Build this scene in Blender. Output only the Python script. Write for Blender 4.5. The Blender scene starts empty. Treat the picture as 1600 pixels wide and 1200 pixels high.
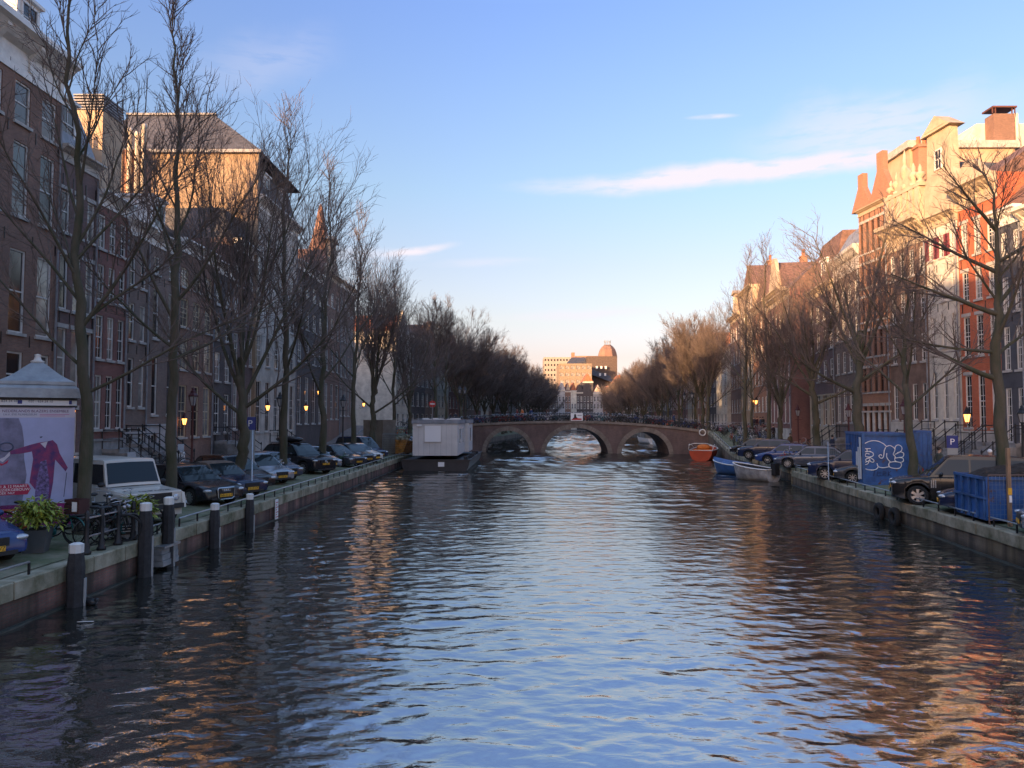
import bpy, math, random
import numpy as np
from mathutils import Vector, Matrix
sc = bpy.context.scene
COL = sc.collection
# ---------------------------------------------------------------- camera
F = 1150.0; CAMH = 4.2; TILT = math.atan(55.0/F)
cam = bpy.data.cameras.new('camera'); camo = bpy.data.objects.new('camera', cam); COL.objects.link(camo)
cam.sensor_width = 36; cam.lens = 36*F/1600; cam.clip_start = .1; cam.clip_end = 3000
camo.location = (0, 0, CAMH); camo.rotation_euler = (math.pi/2+TILT, 0, 0)
sc.camera = camo
def ray(px, py):
    u = (px-800)/F; v = (600-py)/F; c, s = math.cos(TILT), math.sin(TILT)
    return u, c-v*s, s+v*c
def Zat(px, py, Y):
    u, a, b = ray(px, py); return CAMH + b/a*Y
def Xat(px, Y, py=655):
    u, a, b = ray(px, py); return u/a*Y
# ---------------------------------------------------------------- light
SUN_EL = 7.0; SDX, SDY = -.62, -.785           # sun stands behind the camera, to the left
w = bpy.data.worlds.new('World'); sc.world = w; w.use_nodes = True
nt = w.node_tree; nt.nodes.clear()
def N(tree, t, **k):
    n = tree.nodes.new(t)
    for a, b in k.items():
        if a in n.inputs and not hasattr(n, a): n.inputs[a].default_value = b
        else:
            try: setattr(n, a, b)
            except Exception: n.inputs[a].default_value = b
    return n
def L(tree, a, b): tree.links.new(a, b)
sky = N(nt, 'ShaderNodeTexSky'); sky.sky_type = 'NISHITA'; sky.sun_disc = False
sky.sun_elevation = math.radians(SUN_EL); sky.sun_rotation = math.atan2(SDX, SDY)
sky.air_density = 1.0; sky.dust_density = 2.5; sky.ozone_density = 1.6
tc = N(nt, 'ShaderNodeTexCoord')
sep = N(nt, 'ShaderNodeSeparateXYZ'); L(nt, tc.outputs['Generated'], sep.inputs[0])
# colour of the evening air by height above the horizon, the same all round
ramp = N(nt, 'ShaderNodeValToRGB'); L(nt, sep.outputs['Z'], ramp.inputs[0])
cr = ramp.color_ramp
SK = [(0.000, (0.314, 0.247, 0.347)), (0.045, (0.190, 0.142, 0.206)), (0.083, (0.140, 0.102, 0.125)), (0.134, (0.134, 0.102, 0.107)), (0.202, (0.130, 0.102, 0.107)), (0.299, (0.122, 0.111, 0.117)), (0.409, (0.117, 0.112, 0.137)), (0.500, (0.111, 0.111, 0.153)), (0.740, (0.223, 0.223, 0.247)), (1.000, (0.239, 0.239, 0.264))]
cr.elements[0].position = SK[0][0]; cr.elements[0].color = SK[0][1]+(1,)
cr.elements[1].position = SK[-1][0]; cr.elements[1].color = SK[-1][1]+(1,)
for p, c in SK[1:-1]:
    e = cr.elements.new(p); e.color = c+(1,)
mixs = N(nt, 'ShaderNodeMix'); mixs.data_type = 'RGBA'; mixs.blend_type = 'MULTIPLY'; mixs.inputs[0].default_value = 1
SKY_STR = .15
sc10 = N(nt, 'ShaderNodeMix'); sc10.data_type = 'RGBA'; sc10.blend_type = 'MULTIPLY'; sc10.inputs[0].default_value = 1
sc10.inputs[7].default_value = (4.0, 4.0, 4.0, 1)
L(nt, ramp.outputs[0], sc10.inputs[6])
L(nt, sky.outputs[0], mixs.inputs[6]); L(nt, sc10.outputs[2], mixs.inputs[7])
# wisps of cloud: azimuth / elevation of each wisp, tilt, size
at = N(nt, 'ShaderNodeMath', operation='ARCTAN2'); L(nt, sep.outputs['X'], at.inputs[0]); L(nt, sep.outputs['Y'], at.inputs[1])
asn = N(nt, 'ShaderNodeMath', operation='ARCSINE'); L(nt, sep.outputs['Z'], asn.inputs[0])
cmb = N(nt, 'ShaderNodeCombineXYZ'); L(nt, at.outputs[0], cmb.inputs[0]); L(nt, asn.outputs[0], cmb.inputs[1])
def azel(px, py):
    u, a, b = ray(px, py); l = math.sqrt(u*u+a*a+b*b); return math.atan2(u, a), math.asin(b/l)
prev = None
warp = N(nt, 'ShaderNodeTexNoise'); warp.inputs['Scale'].default_value = 9; warp.inputs['Detail'].default_value = 5
L(nt, cmb.outputs[0], warp.inputs['Vector'])
for (x0, y0, x1, y1, th, s, seed) in [(730, 289, 1800, 160, 25, 1.3, 1), (1060, 184, 1165, 178, 5, .7, 2), (560, 402, 730, 380, 10, 1.0, 3), (1100, 225, 1700, 150, 60, .5, 4),
                                (640, 412, 880, 406, 10, .28, 5), (740, 500, 1080, 480, 14, .5, 6), (250, 120, 560, 60, 60, .18, 7), (420, 392, 700, 398, 16, .4, 9)]:
    a0, e0 = azel(x0, y0); a1, e1 = azel(x1, y1)
    ca, ce = (a0+a1)/2, (e0+e1)/2; ln = math.hypot(a1-a0, e1-e0)/2; an = math.atan2(e1-e0, a1-a0)
    mp = N(nt, 'ShaderNodeMapping'); mp.vector_type = 'TEXTURE'
    mp.inputs['Location'].default_value = (ca, ce, 0); mp.inputs['Rotation'].default_value = (0, 0, an)
    mp.inputs['Scale'].default_value = (ln, th/F, 1); L(nt, cmb.outputs[0], mp.inputs[0])
    ad = N(nt, 'ShaderNodeVectorMath', operation='ADD')
    ws = N(nt, 'ShaderNodeVectorMath', operation='SCALE'); ws.inputs[3].default_value = 1.6
    wb = N(nt, 'ShaderNodeVectorMath', operation='SUBTRACT'); wb.inputs[1].default_value = (.5, .5, .5)
    L(nt, warp.outputs['Color'], wb.inputs[0]); L(nt, wb.outputs[0], ws.inputs[0])
    mz = N(nt, 'ShaderNodeVectorMath', operation='MULTIPLY'); mz.inputs[1].default_value = (.12, 1, 0); L(nt, ws.outputs[0], mz.inputs[0])
    L(nt, mp.outputs[0], ad.inputs[0]); L(nt, mz.outputs[0], ad.inputs[1])
    ln_ = N(nt, 'ShaderNodeVectorMath', operation='LENGTH'); L(nt, ad.outputs[0], ln_.inputs[0])
    mr = N(nt, 'ShaderNodeMapRange'); mr.interpolation_type = 'SMOOTHSTEP'
    mr.inputs[1].default_value = 1.0; mr.inputs[2].default_value = .1; mr.inputs[3].default_value = 0; mr.inputs[4].default_value = s
    L(nt, ln_.outputs['Value'], mr.inputs[0])
    mp2 = N(nt, 'ShaderNodeMapping'); mp2.inputs['Scale'].default_value = (14, 70, 1); mp2.inputs['Rotation'].default_value = (0, 0, -an*1.3); mp2.inputs['Location'].default_value = (seed*3.1, 0, 0)
    L(nt, cmb.outputs[0], mp2.inputs[0])
    nz = N(nt, 'ShaderNodeTexNoise'); nz.inputs['Scale'].default_value = 1; nz.inputs['Detail'].default_value = 6; nz.inputs['Roughness'].default_value = .6
    L(nt, mp2.outputs[0], nz.inputs['Vector'])
    m2 = N(nt, 'ShaderNodeMapRange'); m2.inputs[1].default_value = .26; m2.inputs[2].default_value = .50; L(nt, nz.outputs[0], m2.inputs[0])
    mu = N(nt, 'ShaderNodeMath', operation='MULTIPLY'); L(nt, mr.outputs[0], mu.inputs[0]); L(nt, m2.outputs[0], mu.inputs[1])
    if prev is None: prev = mu
    else:
        mx = N(nt, 'ShaderNodeMath', operation='MAXIMUM'); L(nt, prev.outputs[0], mx.inputs[0]); L(nt, mu.outputs[0], mx.inputs[1]); prev = mx
cl = N(nt, 'ShaderNodeMix'); cl.data_type = 'RGBA'; cl.inputs[7].default_value = (1.15, 1.07, 1.17, 1)
L(nt, prev.outputs[0], cl.inputs[0]); L(nt, mixs.outputs[2], cl.inputs[6])
bg = N(nt, 'ShaderNodeBackground'); bg.inputs[1].default_value = SKY_STR
L(nt, cl.outputs[2], bg.inputs[0]); wo = N(nt, 'ShaderNodeOutputWorld'); L(nt, bg.outputs[0], wo.inputs[0])
sl = bpy.data.lights.new('sun', 'SUN'); sl.energy = 2.4; sl.angle = math.radians(.6); sl.color = (.80, .47, .225)
so = bpy.data.objects.new('sun', sl); COL.objects.link(so)
el = math.radians(SUN_EL); h = math.hypot(SDX, SDY)
sdir = Vector((SDX/h*math.cos(el), SDY/h*math.cos(el), math.sin(el)))
so.rotation_euler = (-sdir).to_track_quat('-Z', 'Y').to_euler(); so.location = (-30, -40, 60)
sc.view_settings.view_transform = 'Standard'; sc.view_settings.look = 'None'
sc.view_settings.exposure = 2.5; sc.view_settings.gamma = 1
sc.render.engine = 'CYCLES'
sc.cycles.max_bounces = 6; sc.cycles.diffuse_bounces = 4; sc.cycles.glossy_bounces = 3; sc.cycles.caustics_reflective = False; sc.cycles.caustics_refractive = False

# ---------------------------------------------------------------- materials
MATS = {}
def mat(name, col, rough=.8, metal=0, var=.2, vs=1.5, bump=0, bs=30, spec=.5, emit=0, col2=None, coat=0, coord='Object', stretch=None, lo=.35, hi=.65):
    if name in MATS: return MATS[name]
    m = bpy.data.materials.new(name); m.use_nodes = True; t = m.node_tree; b = t.nodes['Principled BSDF']
    b.inputs['Roughness'].default_value = rough; b.inputs['Metallic'].default_value = metal
    b.inputs['Specular IOR Level'].default_value = spec; b.inputs['Coat Weight'].default_value = coat; b.inputs['Coat Roughness'].default_value = .05
    b.inputs['Base Color'].default_value = col+(1,)
    if var or bump:
        c = N(t, 'ShaderNodeTexCoord'); mp = N(t, 'ShaderNodeMapping'); L(t, c.outputs[coord], mp.inputs[0])
        if stretch: mp.inputs['Scale'].default_value = stretch
    if var:
        n = N(t, 'ShaderNodeTexNoise'); n.inputs['Scale'].default_value = vs; n.inputs['Detail'].default_value = 7; n.inputs['Roughness'].default_value = .65
        L(t, mp.outputs[0], n.inputs['Vector'])
        r = N(t, 'ShaderNodeMapRange'); r.inputs[1].default_value = lo; r.inputs[2].default_value = hi; L(t, n.outputs[0], r.inputs[0])
        x = N(t, 'ShaderNodeMix'); x.data_type = 'RGBA'
        c2 = col2 if col2 else tuple(v*(1-var*1.6) for v in col)
        x.inputs[6].default_value = c2+(1,); x.inputs[7].default_value = tuple(min(1, v*(1+var*.5)) for v in col)+(1,)
        L(t, r.outputs[0], x.inputs[0]); L(t, x.outputs[2], b.inputs['Base Color'])
        m['mix'] = 1
    if bump:
        n2 = N(t, 'ShaderNodeTexNoise'); n2.inputs['Scale'].default_value = bs; n2.inputs['Detail'].default_value = 4
        L(t, mp.outputs[0], n2.inputs['Vector'])
        bp = N(t, 'ShaderNodeBump'); bp.inputs['Strength'].default_value = bump; bp.inputs['Distance'].default_value = .03
        L(t, n2.outputs[0], bp.inputs['Height']); L(t, bp.outputs[0], b.inputs['Normal'])
    if emit:
        b.inputs['Emission Color'].default_value = col+(1,); b.inputs['Emission Strength'].default_value = emit
    MATS[name] = m; return m
def brick(name, c1, c2, mortar, wet=None, bw=.21, bh=.065, grime=.35, moss=None):
    """brickwork in object coordinates: courses along x (or y) and up z, with grime patches"""
    if name in MATS: return MATS[name]
    m = bpy.data.materials.new(name); m.use_nodes = True; t = m.node_tree; b = t.nodes['Principled BSDF']
    b.inputs['Roughness'].default_value = .85
    c = N(t, 'ShaderNodeTexCoord'); s = N(t, 'ShaderNodeSeparateXYZ'); L(t, c.outputs['Object'], s.inputs[0])
    a = N(t, 'ShaderNodeMath', operation='ADD'); L(t, s.outputs[0], a.inputs[0]); L(t, s.outputs[1], a.inputs[1])
    cb = N(t, 'ShaderNodeCombineXYZ'); L(t, a.outputs[0], cb.inputs[0]); L(t, s.outputs[2], cb.inputs[1])
    k = N(t, 'ShaderNodeTexBrick'); k.inputs['Scale'].default_value = 1; k.inputs['Brick Width'].default_value = bw; k.inputs['Row Height'].default_value = bh
    k.inputs['Mortar Size'].default_value = .008; k.inputs['Mortar Smooth'].default_value = .3; k.inputs['Color1'].default_value = c1+(1,); k.inputs['Color2'].default_value = c2+(1,); k.inputs['Mortar'].default_value = mortar+(1,)
    L(t, cb.outputs[0], k.inputs['Vector'])
    n = N(t, 'ShaderNodeTexNoise'); n.inputs['Scale'].default_value = .55; n.inputs['Detail'].default_value = 9; n.inputs['Roughness'].default_value = .7
    mp = N(t, 'ShaderNodeMapping'); mp.inputs['Scale'].default_value = (1, 1, .45); L(t, c.outputs['Object'], mp.inputs[0]); L(t, mp.outputs[0], n.inputs['Vector'])
    r = N(t, 'ShaderNodeMapRange'); r.inputs[1].default_value = .3; r.inputs[2].default_value = .7; r.inputs[3].default_value = 1-grime; r.inputs[4].default_value = 1.15; L(t, n.outputs[0], r.inputs[0])
    x = N(t, 'ShaderNodeVectorMath', operation='SCALE'); L(t, k.outputs[0], x.inputs[0]); L(t, r.outputs[0], x.inputs[3])
    out = x.outputs[0]
    if moss:
        n3 = N(t, 'ShaderNodeTexNoise'); n3.inputs['Scale'].default_value = .9; n3.inputs['Detail'].default_value = 8; L(t, mp.outputs[0], n3.inputs['Vector'])
        r3 = N(t, 'ShaderNodeMapRange'); r3.inputs[1].default_value = .45; r3.inputs[2].default_value = .68; L(t, n3.outputs[0], r3.inputs[0])
        x3 = N(t, 'ShaderNodeMix'); x3.data_type = 'RGBA'; x3.inputs[7].default_value = moss+(1,); L(t, r3.outputs[0], x3.inputs[0]); L(t, out, x3.inputs[6]); out = x3.outputs[2]
    if moss:   # damp streaks running down the wall and a dark tide line
        m5 = N(t, 'ShaderNodeMapping'); m5.inputs['Scale'].default_value = (1.6, 1.6, .12); L(t, c.outputs['Object'], m5.inputs[0])
        n5 = N(t, 'ShaderNodeTexNoise'); n5.inputs['Scale'].default_value = 1.3; n5.inputs['Detail'].default_value = 6; L(t, m5.outputs[0], n5.inputs['Vector'])
        r5 = N(t, 'ShaderNodeMapRange'); r5.inputs[1].default_value = .38; r5.inputs[2].default_value = .62; r5.inputs[3].default_value = .35; r5.inputs[4].default_value = 1.15; L(t, n5.outputs[0], r5.inputs[0])
        r6 = N(t, 'ShaderNodeMapRange'); r6.inputs[1].default_value = .02; r6.inputs[2].default_value = .28; r6.inputs[3].default_value = .35; r6.inputs[4].default_value = 1.0; L(t, s.outputs[2], r6.inputs[0])
        k5 = N(t, 'ShaderNodeMath', operation='MULTIPLY'); L(t, r5.outputs[0], k5.inputs[0]); L(t, r6.outputs[0], k5.inputs[1])
        x5 = N(t, 'ShaderNodeVectorMath', operation='SCALE'); L(t, out, x5.inputs[0]); L(t, k5.outputs[0], x5.inputs[3]); out = x5.outputs[0]
    L(t, out, b.inputs['Base Color'])
    bp = N(t, 'ShaderNodeBump'); bp.inputs['Strength'].default_value = .5; bp.inputs['Distance'].default_value = .01; bp.invert = True
    L(t, k.outputs['Fac'], bp.inputs['Height']); L(t, bp.outputs[0], b.inputs['Normal'])
    MATS[name] = m; return m

# ---------------------------------------------------------------- mesh helper
class MB:
    def __init__(s): s.v = []; s.f = []; s.mi = []; s.m = 0; s.M = None
    def add(s, vs, fs):
        o = len(s.v)
        if s.M is not None: vs = [tuple(s.M @ Vector(p)) for p in vs]
        s.v.extend(vs)
        for f in fs: s.f.append([i+o for i in f]); s.mi.append(s.m)
        return s
    def box(s, x0, y0, z0, x1, y1, z1):
        return s.add([(x0,y0,z0),(x1,y0,z0),(x1,y1,z0),(x0,y1,z0),(x0,y0,z1),(x1,y0,z1),(x1,y1,z1),(x0,y1,z1)],
                     [(0,3,2,1),(4,5,6,7),(0,1,5,4),(1,2,6,5),(2,3,7,6),(3,0,4,7)])
    def quad(s, a, b, c, d): return s.add([a,b,c,d], [(0,1,2,3)])
    def prism(s, pts, a0, a1, axis='y'):
        """polygon pts in the two other axes, extruded from a0 to a1"""
        n = len(pts)
        def P(p, a): return (p[0], a, p[1]) if axis == 'y' else ((a, p[0], p[1]) if axis == 'x' else (p[0], p[1], a))
        v = [P(p, a0) for p in pts]+[P(p, a1) for p in pts]
        f = [tuple(range(n)), tuple(range(2*n-1, n-1, -1))]+[(i, i+n, (i+1) % n+n, (i+1) % n) for i in range(n)]
        return s.add(v, f)
    def lathe(s, prof, cx=0, cy=0, n=12, cap=True, ax='z', cz=0, a0=0):
        v = []; f = []; k = len(prof)
        for j in range(n):
            a = a0+2*math.pi*j/n; c, d = math.cos(a), math.sin(a)
            for r, z in prof:
                if ax == 'z': v.append((cx+r*c, cy+r*d, z))
                elif ax == 'y': v.append((cx+r*c, z, cz+r*d))
                else: v.append((z, cy+r*c, cz+r*d))
        for j in range(n):
            for i in range(k-1):
                a = j*k+i; b = ((j+1) % n)*k+i; f.append((a, b, b+1, a+1))
        if cap:
            if prof[0][0] > 1e-4: f.append(tuple(j*k for j in range(n))[::-1])
            if prof[-1][0] > 1e-4: f.append(tuple(j*k+k-1 for j in range(n)))
        return s.add(v, f)
    def tube(s, pts, r, n=6, closed=False):
        P = [Vector(p) for p in pts]; m = len(P); rs = r if isinstance(r, (list, tuple)) else [r]*m
        v = []; f = []
        up = None
        for i in range(m):
            if closed: d = P[(i+1) % m]-P[i-1]
            else: d = P[min(i+1, m-1)]-P[max(i-1, 0)]
            if d.length < 1e-9: d = Vector((0, 0, 1))
            d.normalize()
            if up is None:
                up = d.cross(Vector((.31, .17, .93)) if abs(d.z) < .9 else Vector((1, 0, .1))).normalized()
            else:
                up = (up-d*up.dot(d)); up = up.normalized() if up.length > 1e-6 else d.orthogonal().normalized()
            q = d.cross(up)
            for j in range(n):
                a = 2*math.pi*j/n; v.append(tuple(P[i]+(up*math.cos(a)+q*math.sin(a))*rs[i]))
        for i in range(m if closed else m-1):
            for j in range(n):
                a = i*n+j; b = i*n+(j+1) % n; c = ((i+1) % m)*n; f.append((a, b, c+(j+1) % n, c+j))
        if not closed: f.append(tuple(range(n))[::-1]); f.append(tuple(range((m-1)*n, m*n)))
        return s.add(v, f)
    def torus(s, c, R, r, n=24, k=6, ax='y', sq=1.0):
        pts = []
        for i in range(n):
            a = 2*math.pi*i/n; x, z = R*math.cos(a), R*math.sin(a)
            pts.append((c[0]+x, c[1], c[2]+z) if ax == 'y' else ((c[0], c[1]+x, c[2]+z) if ax == 'x' else (c[0]+x, c[1]+z, c[2])))
        return s.tube(pts, r, k, True)
    def ball(s, c, r, n=10, k=6, sx=1, sy=1, sz=1):
        v = []; f = []
        for i in range(k+1):
            p = math.pi*i/k
            for j in range(n):
                a = 2*math.pi*j/n; v.append((c[0]+r*sx*math.sin(p)*math.cos(a), c[1]+r*sy*math.sin(p)*math.sin(a), c[2]+r*sz*math.cos(p)))
        for i in range(k):
            for j in range(n):
                a = i*n+j; b = i*n+(j+1) % n; f.append((a, a+n, b+n, b))
        return s.add(v, f)
    def mesh(s, name, mats, smooth=False):
        me = bpy.data.meshes.new(name); me.from_pydata(s.v, [], s.f)
        for m in (mats if isinstance(mats, (list, tuple)) else [mats]): me.materials.append(m)
        if max(s.mi, default=0) > 0: me.polygons.foreach_set('material_index', s.mi)
        if smooth:
            me.polygons.foreach_set('use_smooth', [True]*len(me.polygons))
            if smooth is not True:
                try: me.set_sharp_from_angle(angle=math.radians(smooth))
                except Exception: pass
        me.update(); return me
    def build(s, name, mats, parent=None, smooth=False, loc=None):
        return put(name, s.mesh(name, mats, smooth), parent, loc)
def put(name, me, parent=None, loc=None, rz=0):
    o = bpy.data.objects.new(name, me); COL.objects.link(o)
    if parent is not None: o.parent = parent
    if loc is not None: o.location = loc
    if rz: o.rotation_euler = (0, 0, rz)
    return o
def tag(o, label=None, cat=None, group=None, kind=None):
    if label: o['label'] = label
    if cat: o['category'] = cat
    if group: o['group'] = group
    if kind: o['kind'] = kind
    return o
def empty(name, loc, rz=0, label=None, cat=None, group=None):
    o = bpy.data.objects.new(name, None); COL.objects.link(o); o.location = loc; o.rotation_euler = (0, 0, rz)
    o.empty_display_size = .3
    return tag(o, label, cat, group)
def copy_tree(o, parent=None):
    c = o.copy(); COL.objects.link(c); c.parent = parent
    for ch in list(o.children): copy_tree(ch, c)
    return c
def grid(name, fn, us, vs, m, parent=None, kind=None, smooth=True):
    """sheet through fn(u, v) -> point"""
    v = [fn(u, w_) for w_ in vs for u in us]; nu = len(us)
    f = [(j*nu+i, j*nu+i+1, (j+1)*nu+i+1, (j+1)*nu+i) for j in range(len(vs)-1) for i in range(nu-1)]
    b = MB(); b.v = v; b.f = f; b.mi = [0]*len(f)
    o = b.build(name, m, parent, smooth)
    if kind: o['kind'] = kind
    return o
def text(name, s, size, m, parent, loc, rot, depth=.004, align='CENTER', sx=1.0):
    cu = bpy.data.curves.new(name, 'FONT'); cu.body = s; cu.size = size; cu.extrude = depth; cu.align_x = align; cu.align_y = 'CENTER'; cu.resolution_u = 3
    t = bpy.data.objects.new(name, cu); COL.objects.link(t)
    bpy.context.view_layer.update()
    me = bpy.data.meshes.new_from_object(t.evaluated_get(bpy.context.evaluated_depsgraph_get()))
    COL.objects.unlink(t); bpy.data.objects.remove(t); me.materials.clear(); me.materials.append(m)
    o = put(name, me, parent, loc); o.rotation_euler = rot; o.scale = (sx, 1, 1); return o
R = math.radians
# ---------------------------------------------------------------- plan of the place
def eL(Y): return .0087*Y-10.15 if Y <= 95 else -9.32+.154*(Y-95)
def eR(Y): return .135*Y+11.47 if Y <= 89 else 23.49+.052*(Y-89)
def ss(a, b, x):
    t = min(1, max(0, (x-a)/(b-a))); return t*t*(3-2*t)
def lin(a, b, x): return min(1, max(0, (x-a)/(b-a)))
def gz(side, s, Y):
    """height of the ground s metres behind the quay edge"""
    z = .92+.06*min(max(s, 0), 8)
    if side == 'L': z += (3.2-z)*ss(78, 95, Y)*(1-ss(106, 122, Y))
    else: z += (2.75-z)*(lin(69, 88, Y)*.6+.4*ss(69, 88, Y))*(1-ss(100, 116, Y))
    return z
def gp(side, s, Y, dz=0):
    return (eL(Y)-s, Y, gz('L', s, Y)+dz) if side == 'L' else (eR(Y)+s, Y, gz('R', s, Y)+dz)
# ================================================================= the setting
M_wood_dark = mat('weathered dark wood', (.03, .028, .03), .8, var=.3, vs=6, bump=.3)
M_concrete = mat('mossy concrete', (.36, .32, .235), .9, var=.35, vs=1.3, col2=(.12, .115, .06), bump=.25, bs=40)
M_stone = mat('grey blue stone', (0.270, 0.270, 0.270), .8, var=.25, vs=2, bump=.15)
M_iron = mat('black iron', (.012, .012, .014), .5, var=0)
M_steel = mat('galvanised steel', (.42, .43, .45), .4, .8, var=.15, vs=4)
M_white = mat('white paint', (.74, .73, .70), .45, var=.1, vs=3)
M_pav = brick('pavement clinkers', (0.203, 0.169, 0.155), (0.257, 0.209, 0.189), (0.121, 0.121, 0.108), bw=.2, bh=.1)
M_verge = mat('mossy parking strip of old clinkers', (0.189, 0.169, 0.115), .95, var=.4, vs=1.6, col2=(0.081, 0.108, 0.041), bump=.5, bs=14)
M_road = mat('brick road worn', (0.230, 0.196, 0.176), .9, var=.3, vs=.9, bump=.3, bs=9)
M_quay = brick('quay brickwork', (.25, .115, .095), (.32, .155, .125), (0.176, 0.162, 0.135), grime=.5, moss=(0.088, 0.081, 0.047))
M_quayr = brick('quay masonry weathered', (0.189, 0.142, 0.101), (0.243, 0.176, 0.128), (0.162, 0.149, 0.121), grime=.55, moss=(0.135, 0.101, 0.054))

Ys = [-70, -40, -20]+[i*2.5 for i in range(-4, 64)]+[170, 185, 200, 225, 250, 280, 320]
for side in 'LR':
    sg = 1 if side == 'R' else -1
    edge = eR if side == 'R' else eL
    bands = [('parking_strip', .42, 5.9, 0.0, M_verge), ('road', 5.9, 8.9, .0, M_road), ('pavement', 9.0, 15.0, .10, M_pav), ('ground', 15.0, 60, .08, M_pav)]
    for nm, a, b_, dz, m in bands:
        us = [a+(b_-a)*i/4 for i in range(5)]
        if side == 'R': grid(nm, lambda u, v: gp('R', u, v, dz), us, Ys, m, kind='structure')
        else: grid(nm, lambda u, v: gp('L', u, v, dz), us[::-1], Ys, m, kind='structure')
    # kerb
    kb = MB()
    for y0, y1 in zip(Ys[:-1], Ys[1:]):
        for (y, yy) in ((y0, y1),):
            a0 = gp(side, 8.9, y, -.05); a1 = gp(side, 8.9, yy, -.05); b0 = gp(side, 9.0, y, -.05); b1 = gp(side, 9.0, yy, -.05)
            up = lambda p: (p[0], p[1], p[2]+.16)
            kb.quad(a0, a1, up(a1), up(a0)); kb.quad(up(a0), up(a1), up(b1), up(b0))
    tag(kb.build('kerb', M_stone), kind='structure')
tag(MB().quad((-400, -200, -.6), (400, -200, -.6), (400, 1500, -.6), (-400, 1500, -.6)).build('canal_bed', mat('ground far', (.06, .05, .04))), kind='structure')

# ---- water: a swept sheet with real ripples
def water():
    rng = np.random.default_rng(5)
    ys = [6.0]
    while ys[-1] < 100: ys.append(ys[-1]+max(.035, .0040*ys[-1]))
    while ys[-1] < 262: ys.append(ys[-1]+.55)
    ys = np.array(ys); nc = 420
    l = np.array([eL(y) for y in ys])-.35; r = np.array([eR(y) for y in ys])+.35
    t = np.linspace(0, 1, nc)
    X = l[:, None]+(r-l)[:, None]*t[None]; Y = np.repeat(ys[:, None], nc, 1)
    cell = np.maximum((r-l)/nc, np.gradient(ys))[:, None]
    Zz = np.zeros_like(X)
    for i in range(90):
        lam = .2*(1.0/.2)**rng.random() if i % 5 else rng.uniform(1.1, 2.4); th = rng.normal(0, .5)+(math.pi/2)*(1 if rng.random() < .6 else -1)
        if i % 4 == 0: th = rng.random()*6.28
        k = 2*math.pi/lam; amp = .0019*lam**.85
        fade = np.exp(-(cell*2.2/lam)**2)*((.45+4.2*np.clip((Y-25)/60, 0, 1)+5*np.clip((Y-92)/20, 0, 1)) if lam > 1 else 1.0)
        Zz += amp*fade*np.sin(k*(X*math.cos(th)+Y*math.sin(th))+rng.random()*6.28+.9*np.sin(X*.31+i)+.8*np.sin(Y*.23+i*2))
    gust = .75+.35*np.sin(X*.33+1.1*np.sin(Y*.11))*np.sin(Y*.17+.6)
    Zz *= gust
    nr = len(ys); v = np.stack([X, Y, Zz], -1).reshape(-1, 3)
    me = bpy.data.meshes.new('water'); me.vertices.add(nr*nc); me.vertices.foreach_set('co', v.astype(np.float32).ravel())
    a = (np.arange(nr-1)[:, None]*nc+np.arange(nc-1)[None]).ravel()
    q = np.stack([a, a+1, a+nc+1, a+nc], -1).astype(np.int32)
    me.loops.add(q.size); me.loops.foreach_set('vertex_index', q.ravel())
    me.polygons.add(len(q)); me.polygons.foreach_set('loop_start', np.arange(len(q), dtype=np.int32)*4)
    me.update(calc_edges=True); me.polygons.foreach_set('use_smooth', np.ones(len(q), bool))
    m = bpy.data.materials.new('canal water'); m.use_nodes = True; t = m.node_tree; b = t.nodes['Principled BSDF']
    b.inputs['Base Color'].default_value = (.016, .017, .014, 1); b.inputs['Roughness'].default_value = .04; b.inputs['IOR'].default_value = 5.6
    c = N(t, 'ShaderNodeTexCoord'); mp = N(t, 'ShaderNodeMapping'); mp.inputs['Scale'].default_value = (.55, 1, 1); L(t, c.outputs['Object'], mp.inputs[0])
    n1 = N(t, 'ShaderNodeTexNoise'); n1.inputs['Scale'].default_value = 4.2; n1.inputs['Detail'].default_value = 4; n1.inputs['Roughness'].default_value = .45; n1.inputs['Distortion'].default_value = .4
    L(t, mp.outputs[0], n1.inputs['Vector'])
    bp = N(t, 'ShaderNodeBump'); bp.inputs['Strength'].default_value = .5; bp.inputs['Distance'].default_value = .038
    L(t, n1.outputs[0], bp.inputs['Height']); L(t, bp.outputs[0], b.inputs['Normal'])
    me.materials.append(m)
    tag(put('water', me), kind='structure')
water()

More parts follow.
